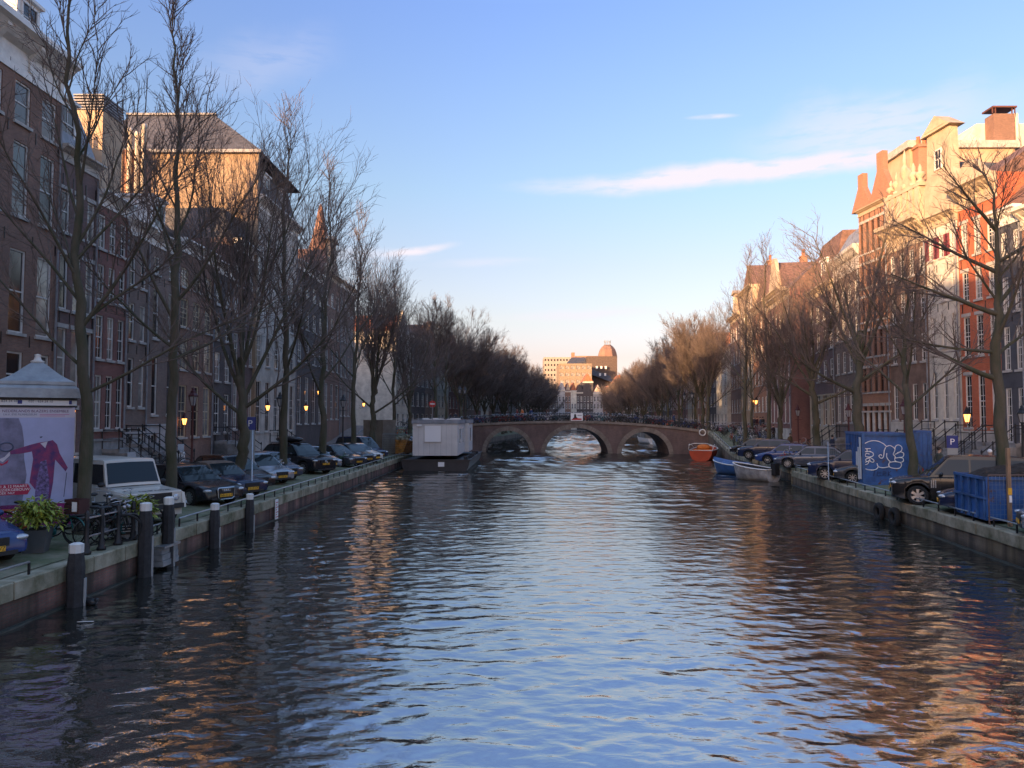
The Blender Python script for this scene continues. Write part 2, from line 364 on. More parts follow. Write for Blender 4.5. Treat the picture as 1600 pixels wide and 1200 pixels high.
# ---- quay walls
def quay(side):
    edge = eL if side == 'L' else eR
    sg = -1 if side == 'L' else 1
    lab = 'brick quay wall with grey coping along the left bank, near side of the bridge' if side == 'L' else 'weathered stone and brick quay wall along the right bank, near side of the bridge'
    root = empty('quay_wall', (edge(0), 0, 0), 0, lab, 'quay wall')
    inv = Vector((edge(0), 0, 0))
    off = lambda y: .5 if (side == 'R' and 47.2 < y < 60) else 0
    def P(s, y, z): return (edge(y)+sg*(s+off((y)))-inv.x, y, z)
    y = -20.0; rng = random.Random(3)
    Y1 = 95 if side == 'L' else 88.2
    fm = M_quay if side == 'L' else M_quayr
    while y < Y1-.01:
        y2 = min(y+8.4, Y1)
        if side == 'R' and y < 47.2 < y2: y2 = 47.2
        if side == 'R' and y < 60 < y2: y2 = 60.0
        b = MB(); j = .02; k = 6 if y > 66 else 1
        mid = (y+y2)/2; o_ = off(mid)
        for i in range(k):
            a = y+(y2-y)*i/k; c = y+(y2-y)*(i+1)/k
            if i == 0: a += j
            za, zc = gz(side, 0, a)-.36, gz(side, 0, c)-.36
            pr = rng.uniform(0, .012)
            Q = lambda s, yy, z: (edge(yy)+sg*(s+o_)-inv.x, yy, z)
            vs = [Q(.06-pr, a, -.5), Q(.06-pr, c, -.5), Q(.06-pr, c, zc), Q(.06-pr, a, za), Q(.5, a, -.5), Q(.5, c, -.5), Q(.5, c, zc), Q(.5, a, za)]
            b.add(vs, [(0, 3, 2, 1) if side == 'R' else (0, 1, 2, 3), (0, 4, 7, 3), (1, 2, 6, 5), (3, 7, 6, 2)])
        b.build('wall_face', fm, root)
        # coping stones
        n = max(1, round((y2-y)/1.4))
        for i in range(n):
            a = y+(y2-y)*i/n+.008; c = y+(y2-y)*(i+1)/n-.008
            b = MB(); pr = rng.uniform(-.012, .012); hz = rng.uniform(-.006, .008)
            za, zc = gz(side, 0, a)+hz, gz(side, 0, c)+hz
            Q = lambda s, yy, z: (edge(yy)+sg*(s+o_)-inv.x, yy, z)
            s0 = 0.0+pr
            vs = [Q(s0, a, za-.36), Q(s0, c, zc-.36), Q(s0, c, zc-.025), Q(s0, a, za-.025), Q(s0+.025, a, za), Q(s0+.025, c, zc), Q(.46, c, zc), Q(.46, a, za), Q(.46, a, za-.36), Q(.46, c, zc-.36)]
            f = [(0, 1, 2, 3), (3, 2, 5, 4), (4, 5, 6, 7), (0, 3, 4, 7, 8), (1, 9, 6, 5, 2), (0, 8, 9, 1)]
            b.add(vs, f); b.build('coping_stone', M_concrete, root)
        # footing ledge at the waterline
        b = MB(); Q = lambda s, yy, z: (edge(yy)+sg*(s+o_)-inv.x, yy, z)
        a, c = y, y2
        b.add([Q(-.03, a, -.5), Q(-.03, c, -.5), Q(-.03, c, .035), Q(-.03, a, .035), Q(.08, a, .05), Q(.08, c, .05)], [(0, 1, 2, 3), (3, 2, 5, 4)])
        b.build('footing', mat('wet algae stone', (.05, .055, .045), .5, var=.3, vs=3), root)
        y = y2
    if side == 'R':   # return face where the wall steps back
        b = MB(); b.box(eR(47.2)-inv.x, 47.2, -.5, eR(47.2)+.5-inv.x, 47.23, .86); b.build('wall_end', M_concrete, root)
quay('L'); quay('R')
# walls beyond the bridge
for side in 'LR':
    edge = eL if side == 'L' else eR; sg = -1 if side == 'L' else 1
    yy = [98+6*i for i in range(28)] if side == 'L' else [94+6*i for i in range(29)]
    b = MB()
    for a, c in zip(yy[:-1], yy[1:]):
        b.quad((edge(a), a, -.5), (edge(c), c, -.5), (edge(c), c, gz(side, 0, c)), (edge(a), a, gz(side, 0, a)))
        b.quad((edge(a), a, gz(side, 0, a)), (edge(c), c, gz(side, 0, c)), (edge(c)+sg*.5, c, gz(side, 0, c)), (edge(a)+sg*.5, a, gz(side, 0, a)))
    tag(b.build('quay_wall', M_quayr), 'far quay wall on the %s bank, beyond the arched bridge' % ('left' if side == 'L' else 'right'), 'quay wall')

# ---- the bridge
M_bbrick = brick('bridge brick', (.145, .092, .080), (.185, .115, .098), (.13, .11, .10), grime=.5)
M_bstone = mat('bridge sandstone', (.22, .18, .15), .85, var=.3, vs=1.2, col2=(.14, .115, .09), bump=.2)
def yF(X): return 93.8-.242*X
BW = 7.0
def deck(X):
    d = X-7.0; return 4.0-(.0043 if d > 0 else .0026)*d*d
ARCH = [(-.5, 2.85, 2.75), (8.0, 3.85, 3.12), (16.2, 2.8, 2.66)]
broot = empty('arched_bridge', (7, yF(7), 0), 0, 'low brick canal bridge with three stone ringed arches and parked bicycles on top', 'bridge')
def BL(X, s, z): # local point: s along the depth of the bridge
    return (X-7, yF(X)-yF(7)+s, z)
def archz(X, grow=0):
    for c, hw, rise in ARCH:
        if abs(X-c) < hw+grow: return (rise+.25+grow)*math.sqrt(max(0, 1-((X-c)/(hw+grow))**2))-.25
    return None
XL, XR = -10.2, 24.2
xs = set(np.round(np.linspace(XL, XR, 60), 3))
for c, hw, rise in ARCH:
    for i in range(25): xs.add(round(c-hw*math.cos(math.pi*i/24), 4))
xs = sorted(xs)
for s in (0, BW):
    b = MB()
    for a, c in zip(xs[:-1], xs[1:]):
        m_ = archz((a+c)/2)
        za, zc = (-.5, -.5)
        if m_ is not None:
            za = archz(a); zc = archz(c); za = -.5 if za is None else max(-.5, za); zc = -.5 if zc is None else max(-.5, zc)
        q = [BL(a, s, za), BL(c, s, zc), BL(c, s, deck(c)-.30), BL(a, s, deck(a)-.30)]
        b.quad(*q)
    b.build('spandrel_wall', M_bbrick, broot)
for c, hw, rise in ARCH:
    b = MB(); n = 24
    P = [(c-hw*math.cos(math.pi*i/n), (rise+.25)*math.sin(math.pi*i/n)-.25) for i in range(n+1)]
    for (x0, z0), (x1, z1) in zip(P[:-1], P[1:]):
        b.quad(BL(x0, 0, z0), BL(x0, BW, z0), BL(x1, BW, z1), BL(x1, 0, z1))
    b.build('arch_vault', M_bbrick, broot, True)
    # voussoirs of the stone ring
    for s, d in ((-.05, 0.0),):
        nv = 23
        for i in range(nv):
            a0 = math.pi*(i+.04)/nv; a1 = math.pi*(i+.96)/nv; g = .52
            b = MB(); key = .06 if i == nv//2 else rr if (rr := ((i*7) % 3)*.01) else 0
            def PP(a, gg): return (c-(hw+gg)*math.cos(a), (rise+.25+gg)*math.sin(a)-.25)
            q = [PP(a0, 0), PP(a1, 0), PP(a1, g+key), PP(a0, g+key)]
            b.add([BL(x, s-key*.5, z) for x, z in q]+[BL(x, .04, z) for x, z in q], [(0, 1, 2, 3)[::-1], (0, 1, 5, 4), (1, 2, 6, 5), (2, 3, 7, 6), (3, 0, 4, 7)])
            b.build('voussoir', M_bstone, broot)
nb_ = 22
for i in range(nb_):
    a = XL+(XR-XL)*i/nb_+.01; c = XL+(XR-XL)*(i+1)/nb_-.01
    for s0, s1 in ((-.12, .32), (BW-.32, BW+.12)):
        b = MB(); b.add([BL(a, s0, deck(a)-.30), BL(c, s0, deck(c)-.30), BL(c, s0, deck(c)), BL(a, s0, deck(a)), BL(a, s1, deck(a)-.30), BL(c, s1, deck(c)-.30), BL(c, s1, deck(c)), BL(a, s1, deck(a))],
              [(0, 1, 2, 3), (3, 2, 6, 7), (4, 7, 6, 5), (0, 3, 7, 4), (1, 5, 6, 2), (0, 4, 5, 1)])
        b.build('parapet_stone', M_bstone, broot)
b = MB(); dx = np.linspace(XL-2, XR+2, 40)
for a, c in zip(dx[:-1], dx[1:]): b.quad(BL(a, .3, deck(a)-.06), BL(c, .3, deck(c)-.06), BL(c, BW-.3, deck(c)-.06), BL(a, BW-.3, deck(a)-.06))
b.build('deck', M_road, broot)
for s0 in (.1, BW-.1):
    rb = MB()
    for z in (.45, .95): rb.tube([BL(x, s0, deck(x)+z) for x in np.linspace(XL, XR, 24)], .022, 5)
    rb.build('railing', M_iron, broot)
    for x in np.linspace(XL, XR, 18):
        MB().lathe([(.05, 0), (.05, .12), (.03, .16), (.03, 1.0), (.045, 1.03), (0, 1.08)], n=6).build('railing_post', M_iron, broot, loc=BL(x, s0, deck(x)))
# life ring on the bridge face
lx = Xat(1097, 89)-.2
o = MB().torus((0, 0, 0), .36, .07, 20, 8, 'y').build('life_ring', M_white, smooth=True, loc=(lx, yF(lx)-.17, deck(lx)-.32)); tag(o, 'white ring buoy hanging on the right end of the bridge parapet', 'life ring')
# ================================================================= houses
def glass(name, col, rough=.06, spec=.6, emit=0):
    m = mat(name, col, rough, var=.35, vs=.7, spec=spec, bump=.12, bs=1.3); 
    if emit:
        b = m.node_tree.nodes['Principled BSDF']; b.inputs['Emission Color'].default_value = (1, .55, .2, 1); b.inputs['Emission Strength'].default_value = emit
    return m
G_dark = glass('dark window glass', (.02, .022, .028))
G_mid = glass('window glass with blind behind', (.10, .10, .105))
G_light = glass('window glass with pale curtain', (.30, .29, .27))
G_lit = glass('lit window glass', (.35, .22, .12), emit=.16)
M_frame = mat('window frame white', (.66, .65, .63), .5, var=.12, vs=2)
M_framecr = mat('window frame cream', (.55, .47, .34), .5, var=.1, vs=2)
M_framedk = mat('window frame dark green', (.02, .03, .025), .5, var=0)
M_sill = mat('window sill stone', (.42, .41, .39), .8, var=.2, vs=3)
M_black = mat('black paint', (.012, .012, .014), .4, var=0)
M_door = mat('door dark green', (.015, .03, .022), .35, var=.1)
M_slate = mat('slate roof', (0.080, 0.084, 0.099), .7, var=.3, vs=2.5, bump=.3, bs=12)
M_tiles = mat('orange pantiles', (0.435, 0.160, 0.080), .8, var=.3, vs=3, bump=.6, bs=10)
M_tilebr = mat('brown pantiles', (0.203, 0.116, 0.087), .8, var=.3, vs=3, bump=.6, bs=10)
M_lead = mat('lead grey', (0.246, 0.261, 0.290), .6, var=.2)
B_brown = brick('brown brick', (0.201, 0.108, 0.084), (0.271, 0.149, 0.108), (0.210, 0.175, 0.149))
B_purple = brick('purple brick', (0.149, 0.091, 0.091), (0.201, 0.119, 0.108), (0.140, 0.123, 0.114))
B_red = brick('dark red brick', (.19, .078, .068), (.24, .10, .085), (0.228, 0.158, 0.140))
B_grey = brick('grey brown brick', (0.184, 0.137, 0.119), (0.245, 0.175, 0.149), (0.193, 0.166, 0.149))
B_dark = brick('near black brick', (0.079, 0.070, 0.074), (0.114, 0.096, 0.096), (0.088, 0.079, 0.079))
B_orange = brick('orange red brick', (.42, .10, .045), (.50, .13, .06), (.32, .15, .10), grime=.15)
B_ochre = brick('ochre brick', (.27, .20, .135), (.33, .245, .165), (.28, .22, .15), grime=.2)
B_rust = brick('rust brick', (.27, .135, .085), (.34, .17, .105), (0.350, 0.228, 0.175), grime=.2)
P_cream = mat('cream stucco', (.46, .38, .28), .85, var=.18, vs=1.1)
P_white = mat('off white stucco', (0.620, 0.583, 0.506), .85, var=.18, vs=1.1)
P_grey = mat('grey stucco', (0.435, 0.420, 0.420), .85, var=.22, vs=1.0)
P_char = mat('charcoal painted brick', (0.080, 0.084, 0.099), .7, var=.2, vs=1.0)
P_brown = mat('brown stone front', (0.232, 0.152, 0.116), .85, var=.25, vs=1.2)
P_beige = mat('beige render', (.44, .34, .24), .9, var=.15, vs=.6)
P_stone = mat('pale stone front', (0.522, 0.493, 0.450), .85, var=.22, vs=1.0)

WC = {}
def win_mesh(w, h, nx, nz, fm, sash=.5):
    k = ('w', round(w, 2), round(h, 2), nx, nz, fm.name)
    if k in WC: return WC[k]
    w, h = round(w, 2), round(h, 2)
    b = MB(); t = .075
    b.box(0, .05, 0, t, .13, h); b.box(w-t, .05, 0, w, .13, h); b.box(t, .05, 0, w-t, .13, t); b.box(t, .05, h-t, w-t, .13, h)
    b.box(t, .07, h*sash-.03, w-t, .12, h*sash+.03)
    for i in range(1, nx):
        x = w*i/nx; b.box(x-.016, .085, t, x+.016, .115, h-t)
    for i in range(1, nz):
        z = h*i/nz
        if abs(z-h*sash) > .1: b.box(t, .087, z-.014, w-t, .113, z+.014)
    me = b.mesh('window', fm)
    p = MB(); p.quad((t*.5, .105, t*.5), (w-t*.5, .105, t*.5), (w-t*.5, .105, h-t*.5), (t*.5, .105, h-t*.5))
    s = MB(); s.box(-.08, -.09, -.13, w+.08, .10, -.002)
    panes = [p.mesh('pane', g) for g in (G_dark, G_mid, G_light, G_lit)]
    WC[k] = (me, panes, s.mesh('sill', M_sill)); return WC[k]
HR = random.Random(11)
def facade(b, W, z0, z1, holes, y=0, dep=.16):
    xs = sorted({0, W} | {round(h_[0], 4) for h_ in holes} | {round(h_[1], 4) for h_ in holes})
    zs = sorted({z0, z1} | {round(h_[2], 4) for h_ in holes} | {round(h_[3], 4) for h_ in holes})
    for i in range(len(xs)-1):
        for j in range(len(zs)-1):
            cx, cz = (xs[i]+xs[i+1])/2, (zs[j]+zs[j+1])/2
            if any(h_[0] < cx < h_[1] and h_[2] < cz < h_[3] for h_ in holes): continue
            b.quad((xs[i], y, zs[j]), (xs[i+1], y, zs[j]), (xs[i+1], y, zs[j+1]), (xs[i], y, zs[j+1]))
    for a, c, e, g in holes:
        d = y+dep
        b.quad((a, y, e), (a, d, e), (a, d, g), (a, y, g)); b.quad((c, y, e), (c, y, g), (c, d, g), (c, d, e))
        b.quad((a, y, g), (a, d, g), (c, d, g), (c, y, g)); b.quad((a, y, e), (c, y, e), (c, d, e), (a, d, e))
def house(label, A, B, ztop, rows, nb, wall, cat='house', group=None, name='canal_house', side=None, depth=11, frame=None, ww=.5, nx=2, nz=4,
          cornice=None, roof=('hip', 2.5, M_slate), door=None, base=None, light=.25, pil=None, lintel=False, gab=None, dorm=None, chim=None, shut=None, extra=None, zbase=None, win_parts=True, arch=False, lits=()):
    A = Vector(A); B = Vector(B); W = (B-A).length; rz = math.atan2(B.y-A.y, B.x-A.x)
    zb = zbase if zbase is not None else .0
    fm = frame or M_frame; sm = side or wall
    root = empty(name, (A.x, A.y, zb), rz, label, cat, group)
    H = ztop-zb
    bw = W/nb; holes = []; wins = []
    for ri, (za, zc) in enumerate(rows):
        za -= zb; zc -= zb
        if zc <= .3: continue
        za = max(za, .25)
        for i in range(nb):
            w_ = round(bw*ww, 2); x = bw*(i+.5)-w_/2; h_ = round(zc-za, 2)
            holes.append((round(x, 3), round(x+w_, 3), round(za, 3), round(za+h_, 3))); wins.append((x, za, w_, h_, ri, i))
    b = MB(); facade(b, W, -.6, H, holes)
    bm_ = base
    o = b.build('front_wall', wall, root)
    Hs = H+(cornice[0] if cornice else 0); b = MB(); b.quad((0, 0, -.6), (0, 0, Hs), (0, depth, Hs), (0, depth, -.6)); b.quad((W, 0, -.6), (W, depth, -.6), (W, depth, Hs), (W, 0, Hs)); b.quad((0, depth, -.6), (0, depth, Hs), (W, depth, Hs), (W, depth, -.6))
    b.build('side_wall', sm, root)
    if bm_:   # stone basement course standing a little proud
        hb = bm_[0]-zb; hh = [(a, c, max(e, -.5), min(g, hb-.001)) for a, c, e, g in holes if e < hb]
        b = MB(); facade(b, W, -.6, hb, hh, y=-.05, dep=.05); b.quad((0, -.05, hb), (W, -.05, hb), (W, .0, hb), (0, 0, hb)); b.box(0, -.10, hb, W, 0, hb+.12)
        b.build('plinth', bm_[1], root)
    for x, z, w_, h_, ri, i in wins:
        if door is not None and (ri, i) == door: 
            d = MB(); d.box(x, .05, z, x+w_, .13, z+h_); dd = d.build('door', M_door, root)
            MB().box(x+.05, .03, z+h_-.45, x+w_-.05, .048, z+h_-.06).build('fanlight', G_mid, dd)
            f = MB(); f.box(x-.14, -.06, z-.05, x-.003, .10, z+h_+.12); f.box(x+w_+.003, -.06, z-.05, x+w_+.14, .10, z+h_+.12); f.box(x-.25, -.16, z+h_+.12, x+w_+.25, .05, z+h_+.34)
            f.build('door_case', M_white, root); continue
        me, panes, sill = win_mesh(w_, h_, nx, nz, fm)
        wo_ = put('window', me, root, (x, 0, z))
        g = 3 if (ri, i) in lits else (2 if HR.random() < light else HR.choice([0, 0, 1]))
        put('pane', panes[g], wo_); put('sill', sill, wo_)
    if name == 'canal_house' and (B.y < 100):
        dp = MB(); dp.tube([(W-.12, -.09, .0), (W-.12, -.09, H-.1)], .05, 6); dp.build('drain_pipe', M_lead, root)
        an = MB()
        for i in range(nb+1):
            for (za, zc) in rows[:-1]:
                x_ = min(W-.2, max(.25, bw*i)); an.box(x_-.02, -.03, zc-zb+.25, x_+.02, -.002, zc-zb+.75)
        an.build('wall_anchors', M_black, root)
    if lintel:
        for x, z, w_, h_, ri, i in wins:
            k = ('l', round(w_, 2))
            if k not in WC:
                l_ = MB(); l_.box(-.1, -.04, 0, round(w_, 2)+.1, .06, .2); WC[k] = l_.mesh('lintel', M_sill)
            put('lintel', WC[k], root, (x, 0, z+h_))
    if shut:
        for x, z, w_, h_, ri, i in wins:
            if ri in shut[0]:
                for sx in (x-.36, x+w_+.03): MB().box(0, -.05, 0, .33, -.003, h_).build('shutter', shut[1], root, loc=(sx, 0, z))
    if cornice:
        ch, cd, cm, nbk = cornice      # height, projection, material, number of brackets
        b = MB(); pr = [(0, 0), (-.06, 0), (-.06, ch*.15), (-.03, ch*.17), (-.03, ch*.55), (-cd*.4, ch*.62), (-cd*.75, ch*.78), (-cd, ch*.84), (-cd, ch*.97), (-cd+.05, ch), (0, ch)]
        b.prism([(y, z+H) for y, z in pr][::-1], -.05, W+.05, 'x'); b.build('cornice', cm, root)
        for i in range(nbk):
            x = (W-.3)*i/max(1, nbk-1)+.02
            q = MB(); q.prism([(-.03, ch*.2), (-.10, ch*.2), (-.12, ch*.45), (-cd*.7, ch*.70), (-cd*.7, ch*.77), (-.03, ch*.77)][::-1], 0, .24, 'x'); q.build('bracket', cm, root, loc=(x, 0, H))
        H += ch
    rt, rh, rm = roof
    ins = min(W*.28, 2.4) if rt in ('hip', 'mansard') else 0
    b = MB()
    if rt == 'flat': b.box(0, 0, H-.05, W, depth, H)
    elif rt in ('hip', 'mansard'):
        e = .02; i2 = ins if rt == 'hip' else min(.9, W*.12)
        d2 = depth*.42 if rt == 'hip' else 1.1
        lo = [(e, e, H), (W-e, e, H), (W-e, depth-e, H), (e, depth-e, H)]; hi = [(i2, d2, H+rh), (W-i2, d2, H+rh), (W-i2, depth-d2, H+rh), (i2, depth-d2, H+rh)]
        b.add(lo+hi, [(0, 1, 5, 4), (1, 2, 6, 5), (2, 3, 7, 6), (3, 0, 4, 7), (4, 5, 6, 7)])
    elif rt == 'gable':      # ridge runs away from the street
        b.add([(0, .3, H), (W, .3, H), (W, depth, H), (0, depth, H), (W/2, .3, H+rh), (W/2, depth, H+rh)], [(0, 4, 5, 3), (1, 2, 5, 4), (0, 1, 4), (3, 5, 2)])
    elif rt == 'ridge':      # ridge along the street
        b.add([(0, 0, H), (W, 0, H), (W, depth, H), (0, depth, H), (0, depth/2, H+rh), (W, depth/2, H+rh)], [(0, 1, 5, 4), (2, 3, 4, 5), (0, 4, 3), (1, 2, 5)])
    b.build('roof', rm, root)
    if gab:
        for kind, gx, gw, gh, gm in gab:
            t = MB()
            if kind == 'neck':
                pts = [(-gw/2, 0), (gw/2, 0), (gw/2, gh*.12), (gw*.40, gh*.2), (gw*.30, gh*.30), (gw*.24, gh*.42), (gw*.22, gh*.84), (-gw*.22, gh*.84), (-gw*.24, gh*.42), (-gw*.30, gh*.30), (-gw*.40, gh*.2), (-gw/2, gh*.12)]
                t.prism(pts[::-1], -.04, .5); t.prism([(-gw*.30, gh*.84), (gw*.30, gh*.84), (0, gh)][::-1], -.28, .75)
                t.prism([(-gw*.20, gh*.865), (gw*.20, gh*.865), (0, gh*.965)][::-1], -.31, -.285)
            elif kind == 'point':
                t.prism([(-gw/2, 0), (gw/2, 0), (gw*.13, gh*.62), (gw*.13, gh), (-gw*.13, gh), (-gw*.13, gh*.62)][::-1], -.10, .30)
            elif kind == 'step':
                pts = [(-gw/2, 0), (gw/2, 0)]; 
                for k in range(4): pts += [(gw/2-gw*.11*k, gh*(k+1)/5), (gw/2-gw*.11*(k+1), gh*(k+1)/5)]
                pts += [(gw*.06, gh), (-gw*.06, gh)]+[(-x, z) for x, z in pts[2:][::-1]]
                t.prism(pts[::-1], -.02, .35)
            elif kind == 'bell':
                pts = [(-gw/2, 0), (gw/2, 0), (gw*.49, gh*.2), (gw*.36, gh*.45), (gw*.26, gh*.7), (gw*.2, gh*.85), (gw*.1, gh*.97), (0, gh), (-gw*.1, gh*.97), (-gw*.2, gh*.85), (-gw*.26, gh*.7), (-gw*.36, gh*.45), (-gw*.49, gh*.2)]
                t.prism(pts[::-1], -.03, .35)
            elif kind == 'tri':
                t.prism([(-gw/2, 0), (gw/2, 0), (0, gh)][::-1], -.06, .3)
            g_ = t.build('gable', gm, root, loc=(gx*W, 0, H))
            if kind == 'neck':
                me, panes, sill = win_mesh(.7, 1.3, 2, 2, fm); wo_ = put('window', me, g_, (-.35, -.16, gh*.45)); put('pane', panes[0], wo_)
            if kind == 'tri': 
                MB().prism([(-gw*.36, gh*.12), (gw*.36, gh*.12), (0, gh*.84)][::-1], -.09, -.065).build('tympanum', P_cream, g_)
    if dorm:
        for dx, dz, dw, dh in dorm:
            d = MB(); d.box(dx*W-dw/2, .35, H+dz, dx*W+dw/2, 3.0, H+dz+dh); d.box(dx*W-dw/2-.12, .2, H+dz+dh, dx*W+dw/2+.12, 3.1, H+dz+dh+.14)
            dd = d.build('dormer', M_white, root); me, panes, sill = win_mesh(dw*.7, dh*.8, 2, 2, fm); wo_ = put('window', me, dd, (dx*W-dw*.35, .22, H+dz+dh*.08)); put('pane', panes[0], wo_)
    if chim:
        for cx, cy, cw, ch_, cm, pots in chim:
            c = MB(); z1 = H+rh+ch_; c.box(cx*W-cw/2, cy-.35, H-.5, cx*W+cw/2, cy+.35, z1); c.box(cx*W-cw/2-.08, cy-.43, z1, cx*W+cw/2+.08, cy+.43, z1+.16)
            cc = c.build('chimney', cm, root)
            for i in range(pots): MB().lathe([(.13, z1+.16), (.11, z1+.85), (.13, z1+.87), (.13, z1+.95)], cx*W-cw/2+cw*(i+.5)/pots, cy, 8).build('chimney_pot', M_tiles, cc)
    root['H'] = H
    return root, W, H
def FL(px, s=0):   # left row of fronts, by the column of the photograph where a boundary stands
    Y = 24150.0/(810-px); return Vector((.0087*Y-21.0-s, Y))
_c1 = 31.3
def FR(px, s=0):
    if px >= 1347: Y = 1150*_c1/(px-700); return Vector((-.087*Y+_c1+s, Y))
    Y = 21850.0/(px-955); return Vector((.135*Y+19.0+s, Y))
def rowsL(px, rr): Y = FL(px).y; return [(Zat(px, b_, Y), Zat(px, a_, Y)) for a_, b_ in rr]
def rowsR(px, rr): Y = FR(px).y; return [(Zat(px, b_, Y), Zat(px, a_, Y)) for a_, b_ in rr]
def zL(px, py): return Zat(px, py, FL(px).y)
def zR(px, py): return Zat(px, py, FR(px).y)
def gl(y): return gz('L', 10, y)+.1
def gr(y): return gz('R', 10, y)+.1
# ------------------------------------------------ left row
A0 = Vector((.0087*24-21, 24.5))
h1 = house('tall brown brick corner house with a deep white bracketed cornice at the far left edge', A0, FL(83), zL(83, 163), rowsL(70, [(163, 222), (250, 357), (406, 528), (556, 622), (655, 690)]), 5, B_brown, zbase=gl(30),
      ww=.56, nx=1, nz=2, cornice=(1.95, .85, M_white, 5), roof=('ridge', 2.0, M_tiles), base=(gl(30)+1.5, M_stone), light=.08, dorm=[(.78, .2, 1.5, 1.6)], chim=None)
house('dark purple brick house with tall round topped white windows beside the corner house', FL(83), FL(144), zL(110, 262), rowsL(108, [(305, 368), (402, 486), (515, 606), (640, 708)]), 3, B_purple, zbase=gl(35),
      ww=.62, nx=1, nz=2, cornice=(.7, .4, P_stone, 0), roof=('mansard', 3.0, M_lead), light=.3, dorm=[(.3, .2, 1.6, 2.2)], lintel=True, lits=[(3, 2)], chim=[(.62, 3.2, 2.1, .9, P_beige, 0)])
house('dark red brick house with three bright white sash windows per floor behind the first tree', FL(144), FL(194), zL(172, 332), rowsL(172, [(345, 396), (420, 474), (497, 563), (588, 670)]), 3, B_red, zbase=gl(38),
      ww=.62, nx=2, nz=4, cornice=(.75, .5, M_white, 0), roof=('hip', 2.2, M_tiles), light=.3, lintel=False, base=(gl(38)+1.6, M_stone), chim=[(.8, 5.5, 1.2, 2.6, B_rust, 0)])
house('narrow grey brown brick house with two bays of white windows and stoop railing', FL(194), FL(228), zL(212, 372), rowsL(212, [(405, 449), (476, 533), (561, 636), (668, 700)]), 2, B_grey, zbase=gl(41), ww=.5, nx=1, nz=2,
      cornice=(.9, .5, M_white, 0), roof=('hip', 2.0, M_slate), light=.12, base=(gl(41)+1.9, P_grey))
house('plain grey brick house with long two bay windows above a stone basement', FL(228), FL(275), zL(252, 392), rowsL(255, [(408, 434), (456, 532), (561, 648), (678, 706)]), 2, B_grey, zbase=gl(43), ww=.36, nx=1, nz=2,
      cornice=(.8, .5, M_white, 4), roof=('hip', 3.2, M_slate), light=.1, dorm=[(.45, .3, 1.7, 1.9)], base=(gl(43)+2.3, P_grey), chim=[(.15, 5, .9, 2, P_beige, 2)])
house('brown brick house with a cream framed shop window on the ground floor', FL(275), FL(331), zL(303, 404), rowsL(305, [(428, 456), (474, 516), (532, 580), (604, 682)]), 3, B_brown, zbase=gl(47), ww=.6, nx=2, nz=3, frame=M_framecr,
      cornice=(.8, .5, M_white, 0), roof=('ridge', 2.6, M_slate), light=.2)
house('near black brick house with slim white windows between the second and third tree', FL(331), FL(361), zL(345, 430), rowsL(345, [(452, 478), (496, 532), (552, 596), (616, 676)]), 2, B_dark, zbase=gl(52), ww=.52, nx=2, nz=4,
      cornice=(.8, .5, M_white, 0), roof=('hip', 3.0, M_slate), light=.2)
house('dark brown house with white windows just left of the pale stone front', FL(361), FL(396), zL(378, 400), rowsL(378, [(420, 450), (470, 506), (524, 570), (600, 670)]), 3, B_purple, zbase=gl(56), ww=.5, nx=2, nz=4,
      cornice=(.9, .6, M_white, 0), roof=('mansard', 2.4, M_slate), light=.3)
# big stone front with mansard, then its neighbours up to the bridge
h9 = house('large pale stone building with tall ground floor bays and steep dark mansard roof', FL(396), FL(461), zL(425, 345), rowsL(425, [(362, 392), (412, 450), (470, 510), (530, 575), (598, 674)]), 5, P_stone, zbase=gl(64), ww=.5, nx=2, nz=3,
      cornice=(1.0, .7, M_white, 8), roof=('mansard', 4.6, M_slate), light=.3, dorm=[(.3, .5, 1.5, 2), (.7, .5, 1.5, 2)], depth=9)
house('dark brick house with black shutters right of the pale stone building', FL(461), FL(505), zL(480, 430), rowsL(480, [(446, 468), (488, 516), (534, 568), (590, 662)]), 4, B_dark, zbase=gl(74), ww=.5, nx=2, nz=4,
      cornice=(.8, .5, M_white, 0), roof=('hip', 3, M_slate), light=.35)
house('narrow ochre trimmed brick house near the left end of the bridge', FL(505), FL(530), zL(517, 440), rowsL(517, [(458, 480), (498, 528), (546, 580), (600, 655)]), 3, B_brown, zbase=gl(84), ww=.5, nx=2, nz=3,
      cornice=(.8, .5, P_cream, 0), roof=('gable', 3, M_tilebr), light=.3, gab=[('neck', .5, 5.5, 4.5, P_cream)])
house('grey brick corner house at the left end of the bridge', FL(530), FL(552), zL(540, 455), rowsL(540, [(470, 492), (510, 536), (556, 590), (606, 650)]), 4, B_grey, zbase=gl(92), ww=.5, nx=2, nz=3,
      cornice=(.8, .5, M_white, 0), roof=('hip', 3, M_slate), light=.3)
